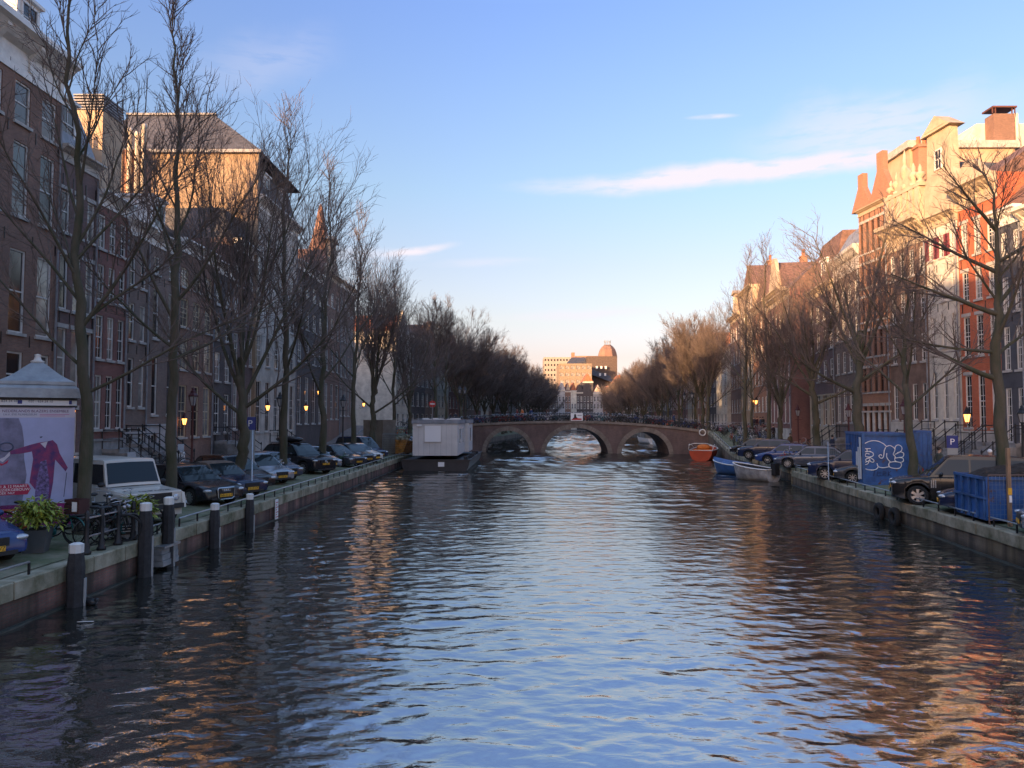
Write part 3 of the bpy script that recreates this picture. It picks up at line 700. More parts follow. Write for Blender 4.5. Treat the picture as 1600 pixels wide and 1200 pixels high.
# tall hall behind the row: blank ochre end wall that catches the sun, hipped slate roof
def hall():
    Y0 = 57.9; x1 = Xat(397, Y0); x0 = Xat(140, Y0)
    root = empty('rear_building', (x0, Y0, 0), 0, 'very tall building with blank sunlit ochre end wall and grey hipped roof, left side', 'building')
    W = x1-x0; zt = Zat(350, 235, Y0); zr = Zat(300, 176, Y0+4)
    b = MB(); b.box(0, .01, 0, W-2.6, 11, zt); b.box(W-2.6, .01, 0, W, .35, zt); b.build('wall', B_ochre, root)
    b = MB(); pA, pB = Xat(186, Y0+4)-x0, Xat(322, Y0+4)-x0
    b.add([(-.2, -.2, zt), (W+.2, -.2, zt), (W+.2, 11.2, zt), (-.2, 11.2, zt), (pA, 4.5, zr), (pB, 4.5, zr), (pB, 7, zr), (pA, 7, zr)], [(0, 1, 5, 4), (1, 2, 6, 5), (2, 3, 7, 6), (3, 0, 4, 7), (4, 5, 6, 7)])
    b.build('roof', M_slate, root)
    b = MB(); b.box(-.3, -.35, zt-.25, W+.3, -.003, zt-.01); b.box(pA-.2, 4.3, zr-.05, pB+.2, 4.7, zr+.12); b.build('roof_trim', M_lead, root)
hall()
# flue pipes and rooftop bits between the red house and the tall building
fy = 50.0
fr = empty('flue_stack', (Xat(196, fy), fy, 14), 0, 'row of four tall pale flue pipes strapped to a brick stack on the left roofs', 'flue')
MB().box(-.75, .15, 0, .95, .9, Zat(196, 232, fy)-14).build('stack', B_rust, fr)
for px, py in ((176, 197), (192, 200), (204, 206), (214, 194)):
    x = Xat(px, fy)-Xat(196, fy); zt = Zat(px, py, fy)-14
    MB().lathe([(.15, 0), (.15, zt-.35), (.2, zt-.3), (.2, zt-.1), (.12, zt)], x, 0, 10).build('flue_pipe', P_white, fr, True)
cy = 43.0
cr_ = empty('roof_chimney', (Xat(125, cy), cy, 14), 0, 'wide beige chimney with slatted cap above the purple brick house', 'chimney')
wd = (Xat(149, cy)-Xat(103, cy))/2; zt = Zat(125, 172, cy)-14
MB().box(-wd, 0, 0, wd, 2.2, zt).build('shaft', P_beige, cr_)
for i in range(6): MB().box(-wd-.05, -.05, zt+.04+i*.17, wd+.05, 2.25, zt+.12+i*.17).build('cap_slat', M_lead, cr_)
sy = 118.0
sp = empty('church_spire', (Xat(497, sy), sy, 0), 0, 'slim reddish church spire rising behind the trees left of the bridge', 'spire')
zt = Zat(497, 318, sy); z1 = Zat(497, 400, sy)
MB().box(-2, -2, 0, 2, 2, z1).build('tower', B_rust, sp)
MB().lathe([(2.4, z1), (1.5, z1+2.5), (.9, z1+5), (.35, z1+8), (.05, zt)], 0, 0, 8).build('spire_roof', M_tilebr, sp)
# houses behind the viewpoint on the left bank that keep the low sun off the quays
for i, (y0, y1, zt) in enumerate([(-106, -84, 19.5), (-84, -60, 21), (-60, -38, 19), (-38, -18, 20.5), (-18, 2, 18.5), (2, 24.4, 19.5)]):
    house('brick canal house on the left bank, %s house from the left edge behind the viewpoint' % ['sixth', 'fifth', 'fourth', 'third', 'second', 'first'][i], Vector((.0087*y0-21, y0)), Vector((.0087*y1-21, y1)), zt,
          [(2.5, 4.8), (6.2, 8.6), (10, 12), (13.4, 15.2)], 6, [B_brown, B_grey, B_purple][i % 3], zbase=gl(10), ww=.45, nx=1, nz=2, cornice=(.8, .5, M_white, 0), roof=('hip', 2, M_slate))
# ------------------------------------------------ right row (A = far end, B = near end)
house('rust brick house at the far right edge with white sash windows', FR(1606), FR(1700), zR(1640, 350), rowsR(1640, [(360, 420), (455, 530), (560, 650), (690, 730)]), 3, B_rust, zbase=gr(38), ww=.5, nx=3, nz=5,
      cornice=(1.2, .7, P_white, 5), roof=('ridge', 5.0, M_tilebr), light=.5)
house('charcoal painted house with white many paned windows right of the orange red house', FR(1567), FR(1606), zR(1587, 350), rowsR(1583, [(362, 402), (432, 486), (510, 578), (606, 692)]), 2, P_char, zbase=gr(41), ww=.54, nx=3, nz=6,
      cornice=(.9, .6, M_white, 4), roof=('ridge', 5.5, M_tilebr), light=.45, chim=[(.6, 5, 1.8, 1.2, B_rust, 0)])
house('orange red brick house with white window cases and cream cornice, lit by the sun', FR(1504), FR(1567), zR(1530, 322), rowsR(1520, [(348, 400), (424, 470), (494, 556), (586, 668)]), 3, B_orange, zbase=gr(44), ww=.52, nx=2, nz=5,
      cornice=(1.5, .8, P_cream, 7), roof=('hip', 3.0, M_tilebr), light=.45, base=(gr(44)+1.9, P_stone), lintel=True, gab=[('bell', .35, 2.8, 1.4, P_cream)])
house('cream stucco house with a tall neck gable topped by a pediment, red shutters above', FR(1454), FR(1504), zR(1480, 352), rowsR(1478, [(368, 402), (430, 470), (492, 542), (580, 655)]), 3, P_white, zbase=gr(46), ww=.42, nx=2, nz=4,
      cornice=(.8, .5, P_cream, 6), roof=('gable', 3.4, M_slate), light=.45, gab=[('neck', .5, 4.9, 6.3, P_cream)], shut=((2 if False else 0,), mat('red shutter', (.22, .05, .06), .5, var=.1)), base=(gr(46)+2.0, P_white))
r4 = house('brown stone house crowned by an ornate cream attic with finials', FR(1393), FR(1454), zR(1425, 386), rowsR(1425, [(392, 432), (455, 500), (524, 566), (600, 656)]), 4, P_brown, zbase=gr(50), ww=.5, nx=2, nz=3,
      cornice=(1.8, 1.0, P_cream, 9), roof=('flat', 0, M_lead), light=.15, base=(gr(50)+2.4, P_stone))
def attic(root, W, H):
    b = MB(); b.box(.1, -.25, H, W-.1, .35, H+.35); b.box(.25, -.15, H+.35, W-.25, .25, H+1.9); b.box(.1, -.3, H+1.9, W-.1, .4, H+2.15); b.build('attic', P_cream, root)
    for i in range(6): MB().box((W-.9)*i/5+.2, -.27, H+.36, (W-.9)*i/5+.65, -.153, H+1.89).build('pilaster', P_cream, root)
    for x, hh in ((.5, 1.2), (W*.28, 1.6), (W*.5, 2.8), (W*.72, 1.6), (W-.5, 1.3)):
        MB().lathe([(.28*k, z*hh) for k, z in ((1, 0), (1, .12), (.5, .16), (.6, .26), (1.25, .42), (1.0, .55), (.35, .64), (.55, .72), (.45, .82), (.1, 1.0), (0, 1.02))], x, .05, 10).build('finial', P_cream, root, True, loc=(0, 0, H+2.15))
    MB().prism([(-1.1, 0), (1.1, 0), (.9, .9), (.4, 1.5), (-.4, 1.5), (-.9, .9)][::-1], -.1, .25).build('crest', P_cream, root, loc=(W*.5, 0, H+2.1))
attic(*r4)
house('rust brick office building with twin pointed gables and gothic ground floor arches', FR(1348), FR(1393), zR(1370, 330), rowsR(1368, [(344, 392), (410, 446), (462, 500), (516, 556), (574, 612), (634, 676)]), 5, B_rust, zbase=gr(54), ww=.56, nx=2, nz=2, frame=mat('window frame brown', (.10, .05, .035), .5, var=.1),
      cornice=(.5, .3, P_beige, 0), roof=('ridge', 2.6, M_tilebr), light=.05, gab=[('point', .14, 2.6, 2.7, B_rust), ('point', .84, 2.9, 3.5, B_rust)], base=(gr(54)+3.2, P_stone), lintel=True)
house('grey white stone topped house, lower than the rust brick office beside it', FR(1306), FR(1347), zR(1325, 432), rowsR(1326, [(446, 478), (496, 530), (548, 582), (604, 660)]), 4, B_grey, zbase=gr(60), ww=.5, nx=2, nz=4,
      cornice=(1.9, .5, P_stone, 0), roof=('mansard', 2.0, M_lead), light=.4)
house('dark brick house with cream lower storey and small dormer under a reddish roof', FR(1266), FR(1306), zR(1285, 462), rowsR(1285, [(476, 502), (518, 548), (564, 596), (616, 664)]), 4, B_purple, zbase=gr(67), ww=.5, nx=2, nz=4,
      cornice=(.8, .5, P_cream, 5), roof=('mansard', 4.4, M_tilebr), light=.45, dorm=[(.5, .6, 1.8, 1.8)], base=(gr(67)+4.8, P_cream))
house('big dark red brick building with rows of slim white windows and a blank side wall', FR(1224, -1.6), FR(1262, -1.6), zR(1240, 478), rowsR(1240, [(490, 516), (532, 560), (576, 604), (620, 660)]), 6, B_red, zbase=gr(76), ww=.45, nx=1, nz=4,
      cornice=(.9, .5, P_cream, 0), roof=('hip', 5.5, M_tilebr), light=.6, depth=14, base=(gr(76)+1.2, P_stone))
for i, (a, b_, py, wl, g_, lab) in enumerate([
        (1200, 1224, 452, P_cream, 'bell', 'cream gabled house left of the big dark red brick building'), (1178, 1200, 470, B_rust, None, 'rust brick house whose top floor glows in the sun near the bridge'),
        (1158, 1178, 446, P_beige, None, 'tall beige house with flat sunlit top near the right end of the bridge'), (1142, 1158, 486, B_brown, 'neck', 'brown neck gabled house at the right end of the bridge')]):
    mid = (a+b_)/2
    house(lab, FR(a), FR(b_), zR(mid, py+18), [(zR(mid, py+18+((662-py-18)*(k+.75)/4.2)), zR(mid, py+18+((662-py-18)*(k+.2)/4.2))) for k in range(4)], 4, wl, zbase=gr(FR(mid).y), ww=.5, nx=2, nz=3,
          cornice=(1.0, .6, P_cream, 0), roof=('gable', 3.5, M_tilebr), light=.5, gab=[(g_, .5, 5, 4, P_cream)] if g_ else None, chim=[(.2, 4, 1, 1, B_rust, 3)])
# big beige block and dark chimney behind the right row
by = 60.0
rb = empty('rear_building', (Xat(1432, by), by, 0), 0, 'ochre flank wall with brick chimney and three pots rising behind the ornate attic', 'building')
x0 = 0; X1 = Xat(1600, by)-Xat(1432, by)
MB().box(0, 0, 0, X1, 4, Zat(1500, 232, by)).build('wall', P_beige, rb)
MB().box(-.3, -.3, Zat(1500, 232, by), X1+.3, 4.3, Zat(1500, 232, by)+.6).build('roof', M_sill, rb)
c = MB(); cx = Xat(1451, by)-Xat(1432, by); zt = Zat(1451, 236, by); c.box(cx-.75, -.9, 5, cx+.75, -.02, zt); c.box(cx-.85, -1.0, zt, cx+.85, .05, zt+.25); cc = c.build('chimney', B_rust, rb)
for i in range(3): MB().lathe([(.17, zt+.25), (.14, zt+.95), (.17, zt+1.0)], cx-.5+.5*i, -.45, 8).build('chimney_pot', M_tiles, cc)
tw = 64.0
rt = empty('rooftop_block', (Xat(1552, tw), tw, 0), 0, 'pale rooftop box with a capped dark brick chimney, highest thing on the right', 'rooftop block')
def zz(py, px=1570): return Zat(px, py, tw)
xx = lambda px: Xat(px, tw)-Xat(1552, tw)
b = MB(); b.prism([(xx(1515), zz(232)), (xx(1640), zz(232)), (xx(1640), zz(193)), (xx(1540), zz(193))][::-1], 0, 6); b.build('upper_storey', P_white, rt)
b = MB(); b.box(xx(1553), -1.2, zz(240), xx(1586), -.02, zz(186)); b.build('chimney', B_brown, rt)
b = MB(); b.box(xx(1550), -1.4, zz(178), xx(1588), .1, zz(175.5))
for x in (1551.5, 1556, 1582, 1586.5): b.box(xx(x)-.04, -1.25, zz(186), xx(x)+.04, -1.17, zz(178))
b.build('chimney_cap', mat('rusty metal', (.12, .05, .04), .7), rt)
MB().lathe([(.16, zz(232)), (.16, zz(182))], xx(1596), -.6, 8).build('vent_pipe', P_white, rt)
# ------------------------------------------------ rows beyond the bridge
def far_row(side):
    names = ['first', 'second', 'third', 'fourth', 'fifth', 'sixth', 'seventh', 'eighth', 'ninth', 'tenth', 'eleventh', 'twelfth', 'thirteenth', 'fourteenth', 'fifteenth', 'sixteenth', 'seventeenth', 'eighteenth']
    rg = random.Random(21 if side == 'L' else 8); y = 112.0 if side == 'L' else 118.0; i = 0
    while y < 245:
        wd = rg.uniform(7, 10.5); y2 = y+wd
        wl = rg.choice([B_brown, B_red, B_grey, B_dark, P_cream, B_purple, P_white, B_rust]); zt = rg.uniform(14.5, 18.5); g = rg.choice([None, 'neck', 'bell', 'step', None])
        if side == 'L': A, B = Vector((eL(y)-11, y)), Vector((eL(y2)-11, y2))
        else: A, B = Vector((eR(y2)+9.5, y2)), Vector((eR(y)+9.5, y))
        cn = {'brown brick': 'brown brick', 'dark red brick': 'dark red brick', 'grey brown brick': 'grey brown brick', 'near black brick': 'near black', 'cream stucco': 'cream plastered', 'purple brick': 'purple brick', 'off white stucco': 'off white', 'rust brick': 'rust brick'}[wl.name]
        house('%s canal house, %s beyond the bridge on the %s bank' % (cn, names[i], 'left' if side == 'L' else 'right'), A, B, zt, [(z0+1, z0+1+hh) for z0, hh in ((1.5, 2.6), (5.4, 2.3), (8.8, 2.0), (11.7, 1.6))], 3 if wd < 9 else 4, wl,
              zbase=1.0, ww=.45, nx=2, nz=3, cornice=(.7, .5, rg.choice([M_white, P_cream]), 0), roof=('gable' if g else 'hip', 3, rg.choice([M_slate, M_tiles, M_tilebr])), light=.5,
              gab=[(g, .5, wd*.8, 3.6, rg.choice([wl, P_white]))] if g else None, group='houses beyond the bridge on the %s bank' % ('left' if side == 'L' else 'right'))
        y = y2; i += 1
far_row('L'); far_row('R')
# houses closing the view
ey = 268.0
for i, (a, b_, py, wl, g, lab) in enumerate([(800, 816, 606, B_brown, None, 'brown house behind the last trees of the left bank'), (816, 832, 600, B_grey, 'step', 'grey brick stepped gable behind the last left trees'), (832, 846, 604, B_dark, None, 'dark house showing low between left trees at the canal end'), (846, 858, 600, B_red, 'bell', 'dark red house left of the houses closing the view'), (960, 978, 600, B_purple, None, 'purple brick house behind the last trees of the right bank'), (978, 1000, 604, B_grey, None, 'wide grey house behind the last right trees'), (1000, 1020, 606, B_brown, None, 'brown house farthest right at the canal end'), (858, 872, 606, B_dark, 'step', 'dark brick gabled house closing the view, leftmost'), (872, 883, 598, P_grey, 'bell', 'pale grey house with bell gable closing the view'), (883, 892, 600, B_brown, 'tri', 'brown house with white triangular top closing the view'),
        (892, 901, 612, P_white, None, 'white fronted narrow house in the middle closing the view'), (901, 911, 602, B_dark, 'bell', 'near black house with pale gable closing the view'), (911, 927, 598, B_dark, None, 'dark house with rows of small windows closing the view'), (927, 942, 603, P_grey, 'tri', 'house with bright white window surrounds closing the view, rightmost'), (942, 960, 604, B_brown, 'step', 'brown stepped gable house half behind the right trees, closing the view')]):
    A = Vector((Xat(a, ey), ey)); B = Vector((Xat(b_, ey), ey)); zt = Zat(880, py, ey)
    house(lab, A, B, zt-(3 if g else 0), [(zz_, zz_+1.9) for zz_ in (2, 5, 8, 10.6) if zz_ < zt-4], 2 if b_-a < 12 else 3, wl, zbase=1.0, ww=.5, nx=2, nz=2, cornice=(.5, .4, M_white, 0), roof=('gable', 3, M_tiles), light=.3, gab=[(g, .5, (B-A).length*.95, 3, B_grey if i in (1, 4) else wl)] if g else None, group='houses closing the view')
# far blocks
def block(label, name, px0, px1, py, Y, m, nxw, nzw, wm, py0=640, dep=20, cat='building', ww=.5, wh=.45):
    x0, x1 = Xat(px0, Y), Xat(px1, Y); zt = Zat((px0+px1)/2, py, Y); z0 = 0
    root = empty(name, (x0, Y, 0), 0, label, cat); W = x1-x0
    cw = W/nxw; st = 3.2; holes = []
    for j in range(nzw):
        for i in range(nxw):
            z = zt-(j+.78)*st; holes.append((cw*(i+.5-ww/2), cw*(i+.5+ww/2), z, z+st*wh))
    b = MB(); facade(b, W, 0, zt, holes, dep=.3); b.quad((0, 0, 0), (0, 0, zt), (0, dep, zt), (0, dep, 0)); b.quad((W, 0, 0), (W, dep, 0), (W, dep, zt), (W, 0, zt)); b.quad((0, 0, zt), (W, 0, zt), (W, dep, zt), (0, dep, zt))
    b.build('wall', m, root)
    wm_ = MB(); 
    me = None
    for a, c, e, g in holes:
        if me is None: q = MB(); q.quad((0, .25, 0), (c-a, .25, 0), (c-a, .25, g-e), (0, .25, g-e)); me = q.mesh('window', wm)
        put('window', me, root, (a, 0, e))
    return root, W, zt
block('distant white apartment slab with rows of small windows left of the beige block', 'apartment_block', 850, 908, 558, 470, mat('distant pale', (.33, .30, .27)), 12, 8, G_dark, wh=.4)
rt_, W_, z_ = block('sunlit beige modern block with wide windows above the end houses', 'office_block', 874, 925, 568, 330, mat('distant beige', (.27, .21, .15)), 6, 4, G_light, ww=.72, wh=.5)
gy = 345.0
gr_ = empty('domed_building', (Xat(895, gy), gy, 0), 0, 'large building with grey pitched roof and brown dome with roof crown, on the skyline', 'building')
gx = lambda px: Xat(px, gy)-Xat(895, gy); gzz = lambda py: Zat(930, py, gy)
MB().box(gx(918), 2, 0, gx(966), 20, gzz(556)).build('wall', mat('distant slate brown', (.10, .075, .065)), gr_)
b = MB(); b.add([(gx(884), 0, gzz(570)), (gx(958), 0, gzz(598)), (gx(958), 20, gzz(598)), (gx(884), 20, gzz(570)), (gx(896), 8, gzz(556)), (gx(950), 8, gzz(556)), (gx(950), 12, gzz(556)), (gx(896), 12, gzz(556))], [(0, 1, 5, 4), (1, 2, 6, 5), (2, 3, 7, 6), (3, 0, 4, 7), (4, 5, 6, 7)]); b.build('roof', M_slate, gr_)
for px, py in ((933, 573), (940, 573), (947, 573), (938, 584), (946, 584)): MB().box(gx(px)-.45, -.1, gzz(py)-1, gx(px)+.45, .4, gzz(py)+.3).build('roof_window', M_white, gr_)
MB().box(gx(896), 9, gzz(556), gx(901), 12, gzz(548)).build('roof_turret', B_rust, gr_); MB().box(gx(902), 9, gzz(556), gx(938), 11, gzz(553.5)).build('parapet', B_rust, gr_)
dz = gzz(556); dm = MB(); rr_ = (gx(971)-gx(939))/2
dm.lathe([(rr_*k, dz+z*(gzz(535)-dz)) for k, z in ((1, -.3), (1, .15), (.93, .4), (.8, .65), (.6, .85), (.36, 1.0))], gx(955), 12, 8, a0=R(22.5)); dd = dm.build('dome', B_brown, gr_)
cw = MB()
for i in range(8):
    a = i*math.pi/4; cw.tube([(gx(955)+1.5*math.cos(a), 12+1.5*math.sin(a), gzz(535)), (gx(955)+1.6*math.cos(a), 12+1.6*math.sin(a), gzz(527.5))], .09, 4)
cw.torus((gx(955), 12, gzz(530)), 1.55, .08, 16, 4, 'z'); cw.build('roof_crown', M_lead, dd)
for (x0, y0, x1, y1, z, lab) in [(-64, 84, -37, 100, 18, 'brick block added for shade behind the corner house at the left end of the bridge'), (-60, 100, -42, 180, 16.5, 'long brick block added for shade behind the left houses beyond the bridge'), (-56, 20, -44, 60, 14, 'brick block added for shade in the courtyard behind the left houses'), (-26, 206, -11, 240, 20.5, 'brick block added for shade close behind the last houses of the left bank'), (-46, 180, -28, 262, 22, 'brick block added for shade behind the last houses of the left bank')]:  # unseen blocks added behind the left row to stop the low sun
    o = empty('shade_block', (x0, y0, 0), 0, lab, 'building'); MB().box(0, 0, 0, x1-x0, y1-y0, z).build('wall', B_grey, o); MB().prism([(-.3, z), (x1-x0+.3, z), ((x1-x0)/2, z+3.5)][::-1], -.3, y1-y0+.3).build('roof', M_tilebr, o)
# ================================================================= trees
M_bark = mat('elm bark', (.085, .070, .052), .95, var=.45, vs=2.6, col2=(.048, .052, .026), bump=1.0, bs=11, stretch=(1, 1, .3))
M_twig = mat('bare twigs', (.15, .115, .10), .9, var=.25, vs=.6)
def rotv(d, ax, a):
    c, s = math.cos(a), math.sin(a); dot = sum(d[i]*ax[i] for i in range(3))
    cx = (ax[1]*d[2]-ax[2]*d[1], ax[2]*d[0]-ax[0]*d[2], ax[0]*d[1]-ax[1]*d[0])
    return tuple(d[i]*c+cx[i]*s+ax[i]*dot*(1-c) for i in range(3))
def nrm(d):
    l = math.sqrt(d[0]**2+d[1]**2+d[2]**2) or 1; return (d[0]/l, d[1]/l, d[2]/l)
def ftube(b, P, Rr, n):
    """light tube: frame fixed per branch"""
    v = b.v; o = len(v); d = nrm(tuple(P[-1][i]-P[0][i] for i in range(3)))
    a = (0, 0, 1) if abs(d[2]) < .8 else (1, 0, 0)
    u = nrm((d[1]*a[2]-d[2]*a[1], d[2]*a[0]-d[0]*a[2], d[0]*a[1]-d[1]*a[0])); q = (d[1]*u[2]-d[2]*u[1], d[2]*u[0]-d[0]*u[2], d[0]*u[1]-d[1]*u[0])
    cs = [(math.cos(2*math.pi*j/n), math.sin(2*math.pi*j/n)) for j in range(n)]
    for p, r in zip(P, Rr):
        for c, s in cs: v.append((p[0]+(u[0]*c+q[0]*s)*r, p[1]+(u[1]*c+q[1]*s)*r, p[2]+(u[2]*c+q[2]*s)*r))
    for i in range(len(P)-1):
        for j in range(n):
            A = o+i*n+j; B = o+i*n+(j+1) % n; b.f.append((A, B, B+n, A+n)); b.mi.append(0)
def tree_meshes(seed, H, r0, fork=4.2, nlimb=11, up=.62, spread=1.0, limbs=None, leader=True, twig=1.0, tr=1.0, lean=(0, 0)):
    rg = random.Random(seed); T = MB(); C = MB(); wood = MB()
    g = rg.gauss
    def grow(b, p, d, ln, r, lvl, nseg, wig, trop, nside, rend=.35):
        P = [p]; Rr = [r]
        for i in range(nseg):
            d = nrm((d[0]+g(0, wig), d[1]+g(0, wig), d[2]+g(0, wig*.7)+trop)); s = ln/nseg
            p = (p[0]+d[0]*s, p[1]+d[1]*s, p[2]+d[2]*s); P.append(p); Rr.append(r*(1-(1-rend)*(i+1)/nseg))
        ftube(b, P, Rr, nside); return P, Rr, d
    def along(P, t):
        k = t*(len(P)-1); i = min(int(k), len(P)-2); f = k-i
        a, c = P[i], P[i+1]; return tuple(a[j]+(c[j]-a[j])*f for j in range(3)), nrm(tuple(c[j]-a[j] for j in range(3)))
    def side_dir(d, ang):
        ax = nrm((g(0, 1), g(0, 1), g(0, 1))); ax = nrm((d[1]*ax[2]-d[2]*ax[1], d[2]*ax[0]-d[0]*ax[2], d[0]*ax[1]-d[1]*ax[0])); return rotv(d, ax, ang)
    def branch(p, d, ln, r, lvl):
        if ln < .25: return
        if lvl == 1: P, Rr, d2 = grow(wood, p, d, ln, r, 1, 8, .06, .035, 7, .14)
        elif lvl == 2: P, Rr, d2 = grow(C, p, d, ln, r, 2, 5, .09, .06, 4, .3)
        elif lvl == 3: P, Rr, d2 = grow(C, p, d, ln, r, 3, 3, .13, .08, 3, .4)
        else: P, Rr, d2 = grow(C, p, d, ln, r, 4, 2, .2, .04, 3, .5); return
        n = {1: int(7+ln*1.5), 2: int((3+ln*1.5)*twig), 3: int((2+ln*2.2)*twig)}[lvl]
        for i in range(n):
            t = .22+.78*(i+rg.random()*.7)/n if lvl < 3 else .15+.85*rg.random()
            q, dd = along(P, min(t, .999)); ang = R(rg.uniform(17, 40)) if lvl > 1 else R(rg.uniform(18, 38))
            nd = side_dir(dd, ang); rr = r*(1-.7*t)
            k = {1: rg.uniform(.28, .5)*(1.15-.55*t), 2: rg.uniform(.3, .55)*(1.15-.5*t), 3: rg.uniform(.35, .65)}[lvl]
            if lvl == 3: branch(q, nd, ln*k, .0075*tr, 4)
            elif lvl == 2: branch(q, nd, max(.5, ln*k), max(.009*tr, rr*.42), 3)
            else: branch(q, nd, max(.9, ln*k), max(.018*tr, rr*.5), 2)
    # trunk
    P = [(0, 0, -.35), (0, 0, 0), (g(0, .01), g(0, .01), .35)]; Rr = [r0*1.5, r0*1.42, r0*1.12]; top = H*.97 if leader else fork+1.6
    z = .35; x = y = 0; n = 26; 
    while z < top:
        z += (top)/n; x += g(0, .045)*(1+z*.08)+lean[0]; y += g(0, .045)*(1+z*.08)+lean[1]
        t = z/H; rr = r0*(1-.28*min(1, z/fork)) if z < fork else r0*.72*max(.035, 1-(z-fork)/(H-fork))**1.15
        P.append((x, y, z)); Rr.append(max(rr*(1+g(0, .05)), .012))
    ftube(T, P, Rr, 12)
    ks = [i for i in range(len(P)) if P[i][2] > fork*.92]
    def trunk_at(zq):
        for i in range(len(P)-1):
            if P[i][2] <= zq <= P[i+1][2]:
                f = (zq-P[i][2])/(P[i+1][2]-P[i][2]); return tuple(P[i][j]+(P[i+1][j]-P[i][j])*f for j in range(3)), Rr[i]+(Rr[i+1]-Rr[i])*f
        return P[-1], Rr[-1]
    if limbs:
        for zq, az, elv, ln, rk in limbs:
            p, rr = trunk_at(zq); a = R(az); e = R(elv); branch(p, (math.cos(a)*math.cos(e), math.sin(a)*math.cos(e), math.sin(e)), ln, r0*rk, 1)
    az = rg.random()*6.28
    zmax = H*.9 if leader else fork+1.4
    for i in range(nlimb):
        f = i/max(1, nlimb-1); zq = fork*.95+(zmax-fork)*f**1.1; p, rr = trunk_at(zq); az += 2.4+g(0, .35)
        el_ = R((40+up*46*(.35+.65*f)) + g(0, 5)) if leader else R(38+up*40+g(0, 7))
        ln = (H-zq)*rg.uniform(.62, .85)*spread*(1 if leader else 1.05)
        ln = min(ln, H*.55*spread) if leader else min(ln, (H-zq)/max(.6, math.sin(el_))*.92)
        ln = max(ln, 1.2)
        branch(p, (math.cos(az)*math.cos(el_), math.sin(az)*math.cos(el_), math.sin(el_)), ln, max(.025, rr*(.45 if leader else .48)), 1)
    if leader:
        for i in range(int(14*twig)):
            p, rr = trunk_at(H*rg.uniform(.5, .96)); a = rg.random()*6.28; e = R(rg.uniform(25, 60))
            branch(p, (math.cos(a)*math.cos(e), math.sin(a)*math.cos(e), math.sin(e)), rg.uniform(.8, 2.2), .02*tr, 2)
    tm = T.mesh('trunk', M_bark, True); wm = wood.mesh('limbs', M_bark, True); cm = C.mesh('crown', M_twig)
    return tm, wm, cm
TREES = []
def tree(meshes, x, y, z, rz, s, label, group=None, sz=None):
    o = empty('bare_elm', (x, y, z), rz, label, 'tree', group); o.scale = (s, s, sz or s)
    t = put('trunk', meshes[0], o); put('limbs', meshes[1], o); put('crown', meshes[2], o); return o
def tl(px, Y, side, py0=None): return (Xat(px, Y), Y)
V = {}
V['a'] = tree_meshes(3, 18.2, .19, 6.0, 13, .92, .60, limbs=[(3.9, 8, 36, 5.4, .27), (4.6, 172, 38, 5.2, .26), (5.8, 5, 48, 5, .26), (6.4, 182, 52, 5.2, .26), (7.6, 20, 62, 6, .24)], twig=.95)
V['b'] = tree_meshes(9, 19.0, .19, 6.8, 13, .95, .58, limbs=[(5.2, 0, 30, 5, .33), (5.6, 185, 32, 4.2, .28)], twig=.95)
V['c'] = tree_meshes(14, 19.5, .27, 4.2, 9, .9, .85, leader=False, twig=.75, limbs=[(3.3, 175, 35, 6.5, .33), (3.6, 5, 32, 7, .36)])
V['d'] = tree_meshes(23, 20.5, .22, 6.0, 15, .95, .66, twig=.8)
V['e'] = tree_meshes(31, 20.5, .24, 5.0, 14, .88, .75, twig=.85, tr=1.1)
V['f'] = tree_meshes(37, 20.5, .30, 5.0, 11, .8, .9, leader=False, twig=.8, tr=1.1, limbs=[(3.8, 0, 30, 8, .35), (4.3, 190, 38, 7, .33)])
V['g'] = tree_meshes(44, 20.0, .30, 4.6, 17, .70, .95, twig=1.2, tr=1.6)
V['h'] = tree_meshes(51, 20.0, .32, 4.6, 12, .72, 1.0, leader=False, twig=1.2, tr=1.6)
# gnarled open elm by the orange red house: heavy limbs sweeping to the left over the cars
V['r'] = tree_meshes(62, 13.6, .22, 6.4, 8, .6, .85, twig=1.0, lean=(.0, .0), limbs=[(4.6, 176, 18, 4.6, .50), (5.6, 186, 10, 4.0, .34), (7.0, 178, 14, 4.2, .46), (7.4, 10, 45, 3.6, .4), (8.6, 172, 28, 4.2, .38), (9.0, -10, 30, 3.5, .36), (10.2, 184, 40, 3.2, .36), (5.4, 15, 35, 3.5, .34)])
V['s'] = tree_meshes(71, 12.5, .24, 5.0, 10, .55, 1.0, leader=False, twig=.95, limbs=[(3.7, 185, 25, 4.5, .4), (4.2, 0, 30, 4, .4)])
V['t'] = tree_meshes(77, 15.0, .27, 4.8, 12, .58, 1.05, twig=1.1)
LT = [('a', 136, 20.6, 10, 1.0, 'nearest tall bare tree on the left, trunk before the cream off road car'),
      ('b', 268, 25.2, 40, 1.0, 'slender bare tree between the cream off road car and the black saloon'),
      ('c', 378, 33.0, 0, 1.0, 'thick mossy forked tree beside the blue parking sign'),
      ('d', 443, 38.8, 70, 1.0, 'straight green stained tree behind the small silver hatchback'),
      ('e', 506, 47.0, 15, 1.0, 'bare tree behind the grey estate car, fifth along the left quay'),
      ('d', 553, 55.5, 200, .98, 'bare tree between the dark van and the grey estate, sixth along the left quay'),
      ('f', 586, 64.0, 0, .95, 'big spreading bare tree behind the plywood box'),
      ('e', 617, 74, 130, .95, 'slim bare tree just left of the floating cabin'), ('c', 640, 83, 90, .98, 'bare tree behind the floating cabin by the red round sign')]
def qz(side, x, y): return gz(side, (eL(y)-x) if side == 'L' else (x-eR(y)), y)
for k, px, Y, rz, s, lab in LT:
    x = Xat(px, Y); tree(V[k], x, Y, qz('L', x, Y), R(rz), s, lab)
